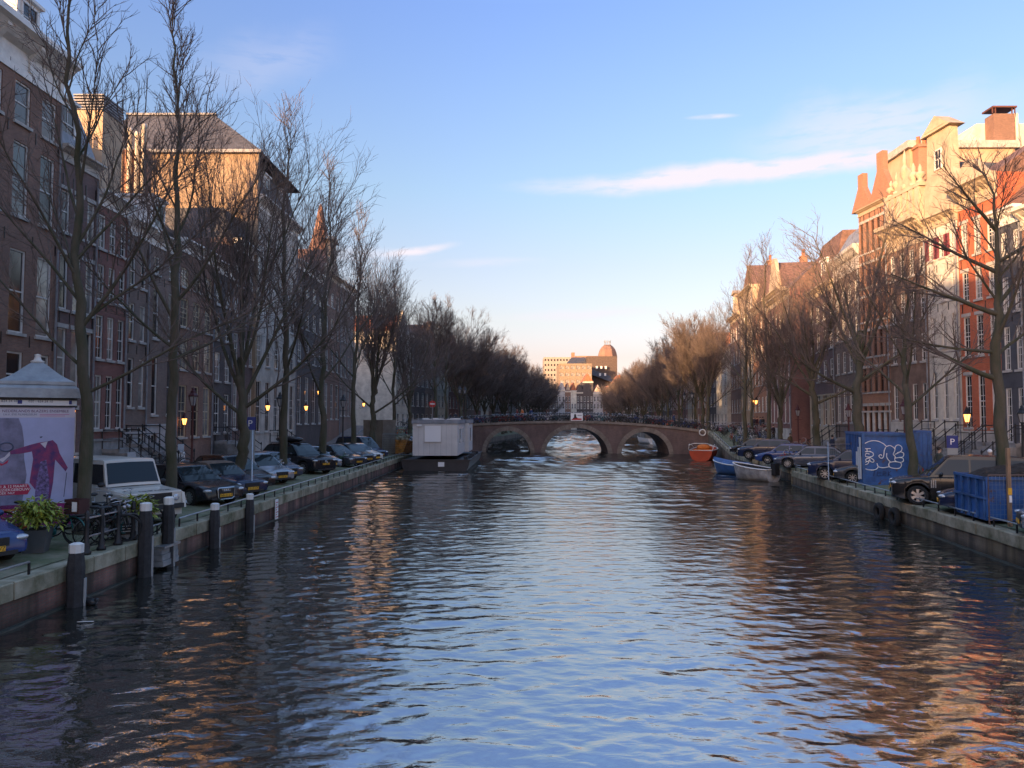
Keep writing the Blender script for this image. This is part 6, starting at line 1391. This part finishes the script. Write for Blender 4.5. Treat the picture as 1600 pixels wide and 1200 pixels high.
# ---- tyres on the right wall
for px, lab in ((1373, 'left one of two black tyre fenders hanging on the right quay wall'), (1397, 'right one of two black tyre fenders hanging on the right quay wall')):
    Yt = 11.40/((px-800)/1150.-.135); e = MB().torus((0, 0, 0), .27, .12, 22, 8, 'x').build('tyre_fender', M_tyre, None, True, (eR(Yt)-.16, Yt, .30)); tag(e, lab, 'tyre')
# ---- boats
def boat(lab, L_, Bm, H_, m, pos, rz, inside=None, cover=None, sheer=.25, cat='boat', name='open_boat', rim=None, stern=.8):
    o = empty(name, pos, rz, lab, cat); n = 14; st = []
    for i in range(n+1):
        t = i/n; w_ = Bm/2*(stern+(1-stern)*min(1, t*3))*(1-max(0, (t-.45)/.55)**2.4)**.75 if t < 1 else .03; z = H_+sheer*t*t*1.2; x = L_*t
        st.append([(x+(0 if t < .8 else (t-.8)*.9), w_, z), (x, w_*.93, z*.55), (x-(.0 if t < .8 else (t-.8)*.8), w_*.72, .02), (x-(0 if t < .8 else (t-.8)*1.6), w_*.2, -.25)])
    b = MB(); v = []; f = []
    for s in st: v += [(x, -y, z) for x, y, z in s]+[(x, y, z) for x, y, z in s[::-1]]
    for i in range(n):
        for j in range(7): a = i*8+j; f.append((a, a+8, a+9, a+1)[::-1])
    f.append(tuple(range(8))); b.add(v, f); b.build('hull', m, o, 50)
    fl = MB(); v = []
    for s in st: v += [(s[0][0], -s[0][1]*.9, s[0][2]-.02), (s[1][0], -s[1][1]*.8, .22), (s[1][0], s[1][1]*.8, .22), (s[0][0], s[0][1]*.9, s[0][2]-.02)]
    f = [(i*4+j, i*4+j+1, i*4+j+5, i*4+j+4) for i in range(n) for j in range(3)]; fl.add(v, f); fl.build('inner_hull', inside or M_white, o, 50)
    r1 = MB(); r1.tube([(s[0][0], -s[0][1], s[0][2]) for s in st]+[(s[0][0], s[0][1], s[0][2]) for s in st[::-1]], .045, 6, True); r1.build('gunwale', rim or M_white, o, True)
    for t in (.25, .55): w_ = Bm*.42; MB().box(L_*t-.15, -w_, H_*.62, L_*t+.15, w_, H_*.62+.05).build('thwart', M_wood, o)
    if cover:
        v = []; f = []
        for s in st: v += [(s[0][0], -s[0][1]*1.04, s[0][2]+.02), (s[0][0], -s[0][1]*.5, s[0][2]+.18), (s[0][0], 0, s[0][2]+.25), (s[0][0], s[0][1]*.5, s[0][2]+.18), (s[0][0], s[0][1]*1.04, s[0][2]+.02)]
        f = [(i*5+j, i*5+j+1, i*5+j+6, i*5+j+5) for i in range(n) for j in range(4)]; MB().add(v, f).build('tarpaulin', cover, o, True)
    return o
M_redb = mat('red orange hull', (.42, .05, .015), .35, var=.15); M_orr = mat('orange fabric', (.62, .16, .02), .8, var=.15, vs=4)
rb = boat('red open boat with orange covers and curved windscreen rail beside the bridge end', 5.6, 2.5, .95, M_redb, (Xat(1092, 75), 74.5, .1), R(66), inside=M_redb, rim=M_white, stern=.92)
w_ = MB(); w_.tube([(0.1, -1.2, 1.0), (.0, -1.15, 1.5), (.0, -.6, 1.66), (0, .6, 1.66), (0, 1.15, 1.5), (.1, 1.2, 1.0)], .03, 6); w_.tube([(0, -1.2, 1.05), (.8, -1.25, 1.55), (2.4, -1.2, 1.35), (2.8, -1.15, 1.05)], .028, 6); w_.tube([(0, 1.2, 1.05), (.8, 1.25, 1.55), (2.4, 1.2, 1.35), (2.8, 1.15, 1.05)], .028, 6); w_.build('guard_rail', M_white, rb, True)
s_ = MB(); s_.ball((2.6, .1, 1.15), 1, 12, 8, .75, .75, .36); s_.build('orange_cover', M_orr, rb, True)
for x in (.8, 1.6): MB().box(x, -.9, .8, x+.35, .9, 1.02).build('seat', M_orr, rb)
boat('small boat under a blue tarpaulin moored behind the grey open boat', 3.8, 1.75, .62, mat('blue hull', (.03, .10, .28), .5), (17.9, 55.2, .08), R(118), cover=mat('blue tarpaulin', (.035, .10, .27), .6, var=.3, vs=3, bump=.5, bs=6))
gb = boat('weathered white open boat with dark interior, nearest boat on the right bank', 3.7, 1.6, .72, mat('chalky grey hull', (.42, .42, .42), .6, var=.3, vs=2), (17.55, 49.6, .1), R(115), inside=M_wood_dark, stern=.88)
MB().box(-.35, -.2, .35, .05, .2, 1.15).build('outboard_motor', M_iron, gb)
tb = boat('white tour boat moored beyond the bridge, seen through the right arch', 9, 2.8, .9, M_wpaint, (23.6, 122, .1), R(95), inside=M_or); MB().box(2, -1.1, .9, 6.5, 1.1, 2.0).build('cabin', G_light, tb); MB().box(1.8, -1.25, 2.0, 6.7, 1.25, 2.12).build('cabin_roof', M_or, tb)
boat('second pale boat beyond the bridge, seen low through the right arch', 6, 2.2, .7, M_wpaint, (22.6, 108, .1), R(95), inside=M_grey)
# ---- coot and stick on the water
cb = empty('coot', (Xat(150, 16.9), 16.9, .02), R(160), 'small black coot swimming next to the nearest mooring post', 'bird'); b = MB(); b.ball((0, 0, .05), 1, 12, 8, .17, .10, .085); b.ball((-.16, 0, .10), 1, 8, 6, .06, .04, .05); b.build('body', M_black, cb, True)
b = MB(); b.tube([(.11, 0, .08), (.17, 0, .15), (.18, 0, .20)], [.05, .03, .028], 8); b.ball((.20, 0, .215), 1, 10, 6, .05, .035, .036); b.build('head', M_black, cb, True); MB().lathe([(.018, .24), (.012, .27), (0, .29)], cy=0, cz=.21, n=8, ax='x').build('bill', M_wpaint, cb)
stk = MB().tube([(-.16, 0, .012), (0, .02, .016), (.16, .05, .012)], .008, 5).build('floating_stick', M_wpaint, None, True, (Xat(141, 15.4), 15.4, .01)); tag(stk, 'pale stick floating on dark water near the lower left', 'stick')
# ---- banner on the bridge
bx = Xat(901, yF(8)+.0); bn = empty('banner', (bx, yF(bx)-.16, deck(bx)+.02), math.atan(-.242), 'white banner with dark figure and red stripe hung on the middle of the bridge railing', 'banner')
bw_, bh_ = .76, .95; MB().box(-bw_, -.02, 0, bw_, 0, bh_).build('cloth', M_wpaint, bn); b = MB(); b.prism([(-.45, .15), (.0, .12), (.1, .35), (-.05, .45), (-.08, .75), (-.22, .88), (-.33, .72), (-.35, .4), (-.5, .3)][::-1], -.026, -.0205); b.build('printed_figure', M_black, bn)
b = MB(); b.prism([(-.7, .08), (.62, .10), (.6, .28), (.0, .30), (-.6, .2)][::-1], -.032, -.0265); b.build('red_stripe', M_rsign, bn)
MB().box(.1, -.026, .62, .62, -.0205, .72).build('print_line', M_grey, bn)
# ---- stoops
def stoop(p, rz, w_, n, lab, h=.2, run=.28, rail=True):
    o = empty('front_steps', p, rz, lab, 'steps')
    for i in range(n): MB().box(-w_/2, -run*(n-i)-.9, h*i if i else 0, w_/2, 0, h*(i+1)-.002*i).build('step', M_stone, o) if i < n-1 else MB().box(-w_/2, -.9, 0, w_/2, 0, h*n).build('landing', M_stone, o)
    if rail:
        for s in (-1, 1):
            b = MB(); x = s*w_/2; b.tube([(x, -run*n-.9, .9), (x, -.9, h*n+.95), (x, 0, h*n+.95)], .03, 6); b.tube([(x, -run*n-.9, .5), (x, -.9, h*n+.5), (x, 0, h*n+.5)], .018, 5)
            for k_ in range(4): y = -.9-run*n*k_/3; b.lathe([(.05, h*n*(1-k_/3)), (.03, h*n*(1-k_/3)+.1), (.03, h*n*(1-k_/3)+.85), (.05, h*n*(1-k_/3)+.9), (.055, h*n*(1-k_/3)+1.0), (0, h*n*(1-k_/3)+1.08)], x, y, 8)
            b.lathe([(.04, h*n), (.03, h*n+1.0)], x, -.05, 6); b.build('hand_rail', M_iron, o)
for px, lab, n in ((176, 'stone front steps with black rails at the dark red brick house', 6), (212, 'front steps with black fence at the grey brown house', 7), (345, 'front steps with iron rails at the near black house', 6), (428, 'stone steps of the pale stone building', 4)):
    f = FL(px); stoop((f.x, f.y, gl(f.y)), R(90)-.0087, 1.9, n, lab)
for px, lab, n in ((1585, 'dark railed front steps at the charcoal house', 7), (1535, 'iron railed steps in front of the orange red house', 7), (1478, 'white stone steps with heavy black rail at the cream gabled house', 8), (1405, 'steps beside the brown stone house', 5), (1318, 'front steps of the grey white topped house', 6)):
    f = FR(px); stoop((f.x, f.y, gr(f.y)), R(-90)+(.087 if px >= 1347 else -.135), 2.2, n, lab)
# ================================================================= bicycles, scooters, people
def bike_mb():
    W_, Fm, Hb, Sd = MB(), MB(), MB(), MB()
    r = .335
    W_.torus((0, 0, r), r, .019, 22, 5); W_.lathe([(.03, -.04), (.03, .04)], cz=r, n=8, ax='y')
    for i in range(10): a = i*math.pi/5; W_.tube([(0, 0, r), (r*math.cos(a), 0, r+r*math.sin(a))], .0025, 3)
    Fm.tube([(0, 0, r), (.46, 0, .30), (.40, 0, .86)], .014, 5); Fm.tube([(.46, 0, .30), (.96, 0, .78)], .019, 6); Fm.tube([(.42, 0, .55), (.97, 0, .72)], .016, 5); Fm.tube([(0, 0, r), (.41, 0, .74)], .011, 5); Fm.tube([(1.10, 0, r), (1.02, 0, .6), (.95, 0, .93)], .016, 5)
    Fm.tube([(-.22, 0, .72), (.36, 0, .72)], .012, 4); Fm.tube([(-.05, -.06, .72), (0, -.05, r)], .007, 4); Fm.tube([(-.05, .06, .72), (0, .05, r)], .007, 4); Fm.box(-.25, -.07, .715, .30, .07, .735)
    for cx in (0, 1.10): Fm.tube([(cx+(r+.03)*math.cos(a), 0, r+(r+.03)*math.sin(a)) for a in np.linspace(.15, 2.9, 10)], .016, 4)
    Fm.lathe([(.10, -.02), (.10, .02)], .46, cz=.30, n=12, ax='y'); Fm.tube([(.46, -.09, .30), (.52, -.10, .18)], .009, 4); Fm.tube([(.46, .09, .30), (.40, .10, .42)], .009, 4); Fm.box(.47, -.16, .165, .57, -.09, .19); Fm.box(.35, .09, .41, .45, .16, .435)
    Hb.tube([(.95, 0, .9), (.94, 0, 1.03), (.96, 0, 1.06)], .013, 5); Hb.tube([(.74, -.28, 1.05), (.88, -.27, 1.09), (.98, -.12, 1.07), (.98, .12, 1.07), (.88, .27, 1.09), (.74, .28, 1.05)], .013, 5); Hb.ball((1.04, 0, .90), .05, 8, 6)
    Sd.ball((.36, 0, .93), 1, 10, 6, .14, .09, .045)
    return W_, Fm, Hb, Sd
M_chr = mat('bike chrome', (.45, .45, .47), .3, .8, var=0)
cols = {'black': (.015, .015, .017), 'orange': (.50, .10, .03), 'teal': (.02, .16, .17), 'white': (.55, .55, .55), 'red': (.30, .02, .02), 'blue': (.02, .06, .25), 'grey': (.12, .12, .13), 'green': (.03, .10, .05)}
BK = {}
for k_, c in cols.items():
    W_, Fm, Hb, Sd = bike_mb(); m = mat('bike paint '+k_, c, .4, var=.1)
    whole = MB()
    for i, q in enumerate((W_, Fm, Hb, Sd)):
        o_ = len(whole.v); whole.v += q.v; whole.f += [[a+o_ for a in f] for f in q.f]; whole.mi += [i]*len(q.f)
    o_ = len(whole.v); whole.v += [(x+1.10, y, z) for x, y, z in W_.v]; whole.f += [[a+o_ for a in f] for f in W_.f]; whole.mi += [0]*len(W_.f)
    whole = [whole.mesh('bicycle', [M_tyre, m, M_chr, M_black])]
    BK[k_] = (W_.mesh('wheel', M_tyre, True) if k_ == 'black' else BK['black'][0], Fm.mesh('frame', m, True), BK['black'][2] if k_ != 'black' else Hb.mesh('handlebar', M_chr, True), BK['black'][3] if k_ != 'black' else Sd.mesh('saddle', M_black, True), whole[0])
def bike(k_, x, y, z, rz, lab, lean=.05, group=None, full=True):
    w1, f, hb_, sd, wh = BK[k_]
    if full:
        o = empty('bicycle', (x, y, z), rz, lab, 'bicycle', group); put('wheel', w1, o); put('wheel', w1, o, (1.10, 0, 0)); put('frame', f, o); put('handlebar', hb_, o); put('saddle', sd, o)
    else: o = put('bicycle', wh, None, (x, y, z), rz); tag(o, lab, 'bicycle', group)
    o.rotation_euler = (lean, 0, rz); return o
def bl(px, Y, k_, deg, lab, side='L', lean=.06):
    x = Xat(px, Y); return bike(k_, x, Y, qz(side, x, Y), R(deg), lab, lean)
bl(12, 19.3, 'orange', 12, 'orange framed bicycle in front of the poster column, behind the blue car'); tk = bl(66, 19.0, 'teal', -14, 'teal bicycle with a crate on the front, before the poster column')
cr = empty('crate', (tk.location.x+1.12, tk.location.y-.28, tk.location.z+.78), R(-14), 'dark wooden crate with white card strapped on the teal bicycle', 'crate')
for z in (0, .13, .26): MB().box(-.22, -.17, z, .22, -.15, z+.10).build('slat', mat('dark crate wood', (.06, .02, .018), .7), cr); MB().box(-.22, .15, z, .22, .17, z+.10).build('slat', mat('dark crate wood', (.06, .02, .018), .7), cr)
for x in (-.22, .20): MB().box(x, -.149, 0, x+.02, .149, .36).build('end_board', mat('dark crate wood', (.06, .02, .018), .7), cr)
MB().box(.02, -.176, .06, .17, -.171, .3).build('card', M_wpaint, cr)
names = [('black', 118, 20.4, 65, 'black bicycle leaning beside the nearest trunk'), ('black', 128, 19.2, 20, 'black city bicycle, leftmost at the iron fence'), ('grey', 140, 19.0, 55, 'grey bicycle with pale wheel rims at the first fence post'), ('black', 152, 19.1, 75, 'black bicycle crossing behind the first two fence posts'),
         ('teal', 163, 19.6, 60, 'dark teal bicycle between the middle fence posts'), ('red', 176, 19.9, 70, 'red bicycle behind the silver rails of the fence'), ('black', 186, 20.2, 62, 'black bicycle at the third fence post'), ('black', 150, 21.5, 30, 'upright black bicycle standing against the cream car'), ('white', 133, 21.4, 80, 'bicycle with white fork and handlebar behind the trunk')]
for k_, px, Y, dg, lab in names: bl(px, Y, k_, dg, lab)
for k_, px, Y, dg, lab in [('black', 245, 39, 95, 'black bicycle by the stone house front, left of the second trunk'), ('grey', 257, 40, 20, 'grey bicycle parked before the long window house'), ('black', 232, 38, 60, 'black bicycle at the foot of the front steps'), ('white', 410, 37, 30, 'pale handled bicycle behind the silver hatchback'), ('green', 515, 49, 10, 'dark green bicycle beside the fifth trunk'), ('black', 490, 56, 40, 'black bicycle near the lit lantern house')]: bl(px, Y, k_, dg, lab)
for k_, px, Y, dg, lab in [('red', 1248, 51.0, 170, 'red bicycle at the root of the leaning dark tree'), ('black', 1255, 51.8, 150, 'black bicycle beside the red one at the leaning tree'), ('red', 1290, 50.5, 20, 'dark red bicycle right of the leaning tree'), ('grey', 1300, 50, 0, 'grey bicycle near the fence panel'), ('white', 1243, 70, 10, 'white bicycle on the pavement by the crouching person')]: bl(px, Y, k_, dg, lab, 'R')
# crowd of bicycles on the bridge and its right hand ramp
rg = random.Random(12); kk = ['black']*6+['grey']*2+['blue', 'red', 'white', 'teal', 'white', 'grey', 'orange']
def crowd(px_y, lab, group):
    for x, y, z, rz in px_y:
        k_ = rg.choice(kk)
        if 'ramp' in lab: q = ['low by the parked cars', 'halfway up', 'at the top'][0 if y < 75 else 1 if y < 83 else 2]
        elif 'left end' in lab: q = 'by the water' if x > eL(y)-3 else 'by the houses'
        else: q = ['at the left shoulder', 'over the left arch', 'left of the banner', 'over the middle arch', 'right of the middle arch', 'over the right arch', 'at the right shoulder'][0 if x < -4 else 1 if x < 2.5 else 2 if x < 6.5 else 3 if x < 10.5 else 4 if x < 13.5 else 5 if x < 19 else 6]
        bike(k_, x, y, z, rz, lab % k_+', '+q, rg.uniform(-.12, .12), group % k_+' '+q, False)
fr1 = []; x = -8.5
while x < 23: fr1.append((x, yF(x)+.45+rg.uniform(0, .5), deck(x)-.05, R(rg.choice([-14, 166])+rg.uniform(-38, 38)))); x += rg.uniform(.30, .47)
crowd(fr1, '%s bicycle along the near bridge parapet', '%s bicycles on the near side of the bridge')
fr1 = []; x = -8
while x < 23: fr1.append((x, yF(x)+BW-1.2-rg.uniform(0, .6), deck(x)-.05, R(rg.choice([-14, 166])+rg.uniform(-40, 40)))); x += rg.uniform(.55, .95)
crowd(fr1, '%s bicycle along the far bridge parapet', '%s bicycles on the far side of the bridge')
fr1 = []
for i in range(64):
    y = rg.uniform(68, 90); x = eR(y)+rg.uniform(1.0, 5.0)
    fr1.append((x, y, qz('R', x, y), R(rg.choice([75, 255])+rg.uniform(-35, 35))))
for i in range(22): y = rg.uniform(76, 94); x = eR(y)+rg.uniform(5.5, 8); fr1.append((x, y, qz('R', x, y), R(rg.uniform(0, 360))))
crowd(fr1, '%s bicycle in the jumble on the right ramp', '%s bicycles on the right ramp')
fr1 = []
for i in range(26): y = rg.uniform(84, 96); x = eL(y)-rg.uniform(.8, 6); fr1.append((x, y, qz('L', x, y), R(rg.uniform(0, 360))))
crowd(fr1, '%s bicycle at the left end of the bridge', '%s bicycles at the left end of the bridge')
# motor scooters
def scooter(p, rz, m, lab):
    o = empty('motor_scooter', p, rz, lab, 'scooter'); r = .22
    for x in (0, 1.25): w_ = empty('wheel', (x, 0, r)); w_.parent = o; MB().torus((0, 0, 0), r*.75, .06, 18, 6).build('tyre', M_tyre, w_, True); MB().lathe([(r*.5, -.04), (r*.5, .04)], n=12, ax='y').build('rim', M_rim, w_)
    b = MB(); b.ball((.22, 0, .55), 1, 12, 8, .42, .17, .26); b.box(.4, -.16, .22, .95, .16, .30); b.prism([(.9, .25), (1.02, .25), (1.10, .95), (1.0, 1.0)], -.2, .2); b.ball((1.2, 0, .42), 1, 10, 6, .22, .1, .14); b.build('body', m, o, True)
    b = MB(); b.ball((.25, 0, .80), 1, 12, 6, .40, .15, .07); b.build('saddle', M_black, o, True); b = MB(); b.tube([(1.0, -.33, 1.05), (1.06, -.15, 1.02), (1.06, .15, 1.02), (1.0, .33, 1.05)], .018, 5); b.tube([(1.2, 0, .3), (1.04, 0, 1.02)], .03, 6); b.build('handlebar', M_black, o, True)
    MB().ball((1.14, 0, .98), 1, 8, 6, .06, .10, .08).build('headlight', M_lens, o, True); MB().prism([(1.12, 1.02), (1.14, 1.02), (1.0, 1.42), (.98, 1.42)], -.16, .16).build('wind_screen', M_lglass, o); return o
scooter(P3(286, 42.0, 'L'), R(-70), M_wpaint, 'white motor scooter parked right of the second trunk'); scooter(P3(205, 33.0, 'L'), R(-60), M_iron, 'dark motor scooter with silver mirror behind the cream car')
# people
def person_mesh(pose):
    J = {'pel': (0, 0, .95), 'ch': (0, 0, 1.28), 'nk': (0, 0, 1.48), 'hd': (0, -.02, 1.58), 'ht': (0, -.02, 1.74)}
    if pose == 'walk': leg = [((.10, -.02, .92), (.11, -.16, .50), (.11, -.12, .09), (.11, -.26, .03)), ((-.10, .02, .92), (-.11, .02, .50), (-.11, .26, .14), (-.11, .18, .03))]; arm = [((.19, 0, 1.42), (.25, .10, 1.15), (.23, .02, .90)), ((-.19, 0, 1.42), (-.25, -.04, 1.14), (-.22, -.20, .95))]
    elif pose == 'bend':
        J = {'pel': (0, .18, .82), 'ch': (0, -.10, 1.08), 'nk': (0, -.26, 1.18), 'hd': (0, -.36, 1.20), 'ht': (0, -.47, 1.28)}; leg = [((.10, .16, .80), (.12, -.04, .46), (.12, .10, .09), (.12, -.05, .03)), ((-.10, .16, .80), (-.12, -.02, .46), (-.12, .12, .09), (-.12, -.03, .03))]; arm = [((.18, -.18, 1.12), (.22, -.24, .85), (.16, -.42, .66)), ((-.18, -.18, 1.12), (-.22, -.24, .85), (-.16, -.42, .66))]
    else: leg = [((.10, 0, .92), (.11, -.02, .50), (.11, .02, .09), (.12, -.12, .03)), ((-.10, 0, .92), (-.11, -.02, .50), (-.11, .02, .09), (-.12, -.12, .03))]; arm = [((.19, 0, 1.42), (.25, .03, 1.15), (.20, -.10, .93)), ((-.19, 0, 1.42), (-.25, .03, 1.15), (-.20, -.10, .93))]
    vs = [J['pel'], J['ch'], J['nk'], J['hd'], J['ht']]; rd = [.155, .165, .058, .085, .075]; ed = [(0, 1), (1, 2), (2, 3), (3, 4)]
    for l in leg:
        k0 = len(vs); vs += l; rd += [.095, .065, .045, .035]; ed += [(0, k0), (k0, k0+1), (k0+1, k0+2), (k0+2, k0+3)]
    for a in arm:
        k0 = len(vs); e = a[-1]; d = Vector(a[2])-Vector(a[1]); d.normalize(); vs += list(a)+[tuple(Vector(e)+d*.07)]; rd += [.065, .048, .034, .03]; ed += [(1, k0), (k0, k0+1), (k0+1, k0+2), (k0+2, k0+3)]
    me = bpy.data.meshes.new('body'); me.from_pydata(vs, ed, []); ob = bpy.data.objects.new('body', me); COL.objects.link(ob)
    sk = ob.modifiers.new('s', 'SKIN'); sd = ob.modifiers.new('d', 'SUBSURF'); sd.levels = 1; sd.render_levels = 1
    for v, r in zip(me.skin_vertices[0].data, rd): v.radius = (r, r*.85 if r > .1 else r)
    me.skin_vertices[0].data[0].use_root = True
    bpy.context.view_layer.update(); m2 = bpy.data.meshes.new_from_object(ob.evaluated_get(bpy.context.evaluated_depsgraph_get())); bpy.data.objects.remove(ob)
    # fingers joined to the same body mesh
    fb = MB(); fb.v = [tuple(v.co) for v in m2.vertices]; fb.f = [list(p.vertices) for p in m2.polygons]; fb.mi = [0]*len(fb.f)
    for a in arm:
        e = Vector(a[2]); d = (e-Vector(a[1])).normalized(); sx_ = 1 if e.x > 0 else -1
        for i in range(4): o = e+d*.07+Vector((0, -.028+.018*i, 0)); fb.tube([tuple(o), tuple(o+d*.04+Vector((-sx_*.006, 0, 0))), tuple(o+d*(.075-.006*abs(i-1.3))+Vector((-sx_*.022, 0, 0)))], .0085, 5)
        o = e+d*.03+Vector((0, -.035, 0)); fb.tube([tuple(o), tuple(o+d*.03+Vector((0, -.03, 0))), tuple(o+d*.06+Vector((-sx_*.01, -.035, 0)))], .009, 5)
    hd = Vector(J['hd']); up_ = (Vector(J['ht'])-hd).normalized(); fw = Vector((0, -1, 0)) if pose != 'bend' else Vector((0, -.5, -.86)); c = hd+up_*.06
    nz_ = c+fw*.10; fb.ball(tuple(nz_), 1, 6, 4, .014, .022, .02)
    return fb, (c, up_, fw), J
PM = {}
def person(pose, p, rz, jacket, trousers, lab, hair=(.03, .02, .015), cap=None):
    if pose not in PM: PM[pose] = person_mesh(pose)
    fb, (c, up_, fw), J = PM[pose]; skin = mat('skin', (.42, .26, .19), .6, var=0)
    jm = mat('cloth %d %d %d' % tuple(int(v*999) for v in jacket), jacket, .9, var=.1); tm = mat('cloth %d %d %d' % tuple(int(v*999) for v in trousers), trousers, .9, var=.1); shm = M_black
    o = empty('person', p, rz, lab, 'person'); fb.mi = []
    pz = J['pel'][2]
    for f in fb.f:
        q = [sum(fb.v[i][k] for i in f)/len(f) for k in range(3)]
        hd = (Vector(q)-c).length < .155 and (q[2] > J['nk'][2]+.02 or pose == 'bend')
        hand = abs(q[0]) > .12 and q[2] < (.93 if pose != 'bend' else .70) and q[2] > .55 and (pose == 'bend' or abs(q[0]) > .17)
        fb.mi.append(2 if hd or hand else (3 if q[2] < .1 else (1 if q[2] < pz-.08 and abs(q[0]) < .19 else 0)))
    fb.build('body', [jm, tm, skin, shm], o, True)
    h = MB(); h.ball(tuple(c+up_*.035-fw*.02), 1, 12, 8, .088, .10, .095); h.build('hair' if not cap else 'cap', mat('hair %d' % int(hair[0]*999), hair, .8, var=.2) if not cap else cap, o, True)
    e = MB()
    for s in (-1, 1): e.ball(tuple(c+fw*.088+Vector((s*.03, 0, 0))+up_*.01), .009, 6, 4)
    e.ball(tuple(c+fw*.09-up_*.05), 1, 6, 4, .022, .006, .005); e.build('eyes_and_mouth', M_black, o)
    e = MB()
    for s in (-1, 1): e.ball(tuple(c+Vector((s*.082, 0, 0))), 1, 6, 4, .012, .02, .03)
    e.build('ears', skin, o); return o
def pp(px, Y, side): x = Xat(px, Y); return (x, Y, qz(side, x, Y))
def onb(px, s):
    u = ray(px, 655); u = u[0]/u[1]; Y = (93.8+s)/(1+.242*u); X = u*Y; return (X, Y, deck(X)-.05)
person('walk', onb(816, 1.5), R(-60), (.50, .16, .05), (.02, .02, .03), 'person in an orange coat walking over the bridge, left of the middle')
person('walk', onb(808, 2.2), R(-75), (.16, .03, .03), (.02, .02, .03), 'person in a dark red coat beside the orange coat on the bridge')
person('stand', onb(830, 4.5), R(30), (.03, .05, .12), (.02, .02, .03), 'person in a navy jacket standing right of the orange coat on the bridge')
person('walk', onb(704, 2.2), R(80), (.02, .02, .025), (.02, .02, .02), 'person in black walking at the left end of the bridge'); person('stand', onb(712, 4), R(0), (.05, .05, .06), (.02, .02, .02), 'person in dark grey at the left bridge lamps')
person('stand', onb(995, 3), R(10), (.02, .02, .02), (.02, .02, .03), 'person in black standing on the bridge above the right arch'); person('walk', onb(1012, 4), R(90), (.05, .05, .06), (.02, .02, .03), 'person in grey walking on the bridge above the right arch'); person('walk', onb(1053, 3), R(90), (.03, .05, .12), (.02, .02, .03), 'person in navy walking near the right end of the bridge')
person('bend', pp(1253, 74, 'R'), R(70), (.02, .02, .022), (.03, .03, .04), 'person in black bending over beside the right bank lamp post'); person('stand', pp(1262, 75, 'R'), R(-80), (.30, .04, .03), (.02, .02, .02), 'person with red bag colour jacket next to the bending person')
person('stand', pp(1234, 66, 'R'), R(20), (.12, .09, .05), (.03, .03, .03), 'person in a brown coat between tree and lamp post, right bank'); person('stand', pp(1208, 77, 'R'), R(20), (.03, .02, .03), (.03, .03, .03), 'person in dark clothes between the two close tree trunks')
for i, (px, Y) in enumerate([(1178, 88), (1183, 89), (1188, 87), (1192, 90)]): person('stand' if i % 2 else 'walk', pp(px, Y, 'R'), R(40*i), [(.03, .03, .05), (.10, .03, .04), (.04, .06, .10), (.02, .02, .02)][i], (.03, .03, .04), 'person %s of the group by the big red brick house' % ['in blue black, leftmost', 'in wine red, second from left', 'in slate blue, third from left', 'in black, rightmost'][i])
person('walk', pp(1466, 34.5, 'R'), R(90), (.07, .075, .06), (.03, .03, .04), 'person in a grey green jacket walking past the cream house steps'); person('stand', (Xat(1545, 30.5), 30.5, 1.2), R(0), (.02, .02, .02), (.02, .02, .03), 'worker with a white cap standing behind the big off road car', cap=M_wpaint)
person('stand', pp(1300, 56, 'R'), R(100), (.02, .03, .06), (.02, .02, .02), 'person in dark blue standing by the grey house steps');
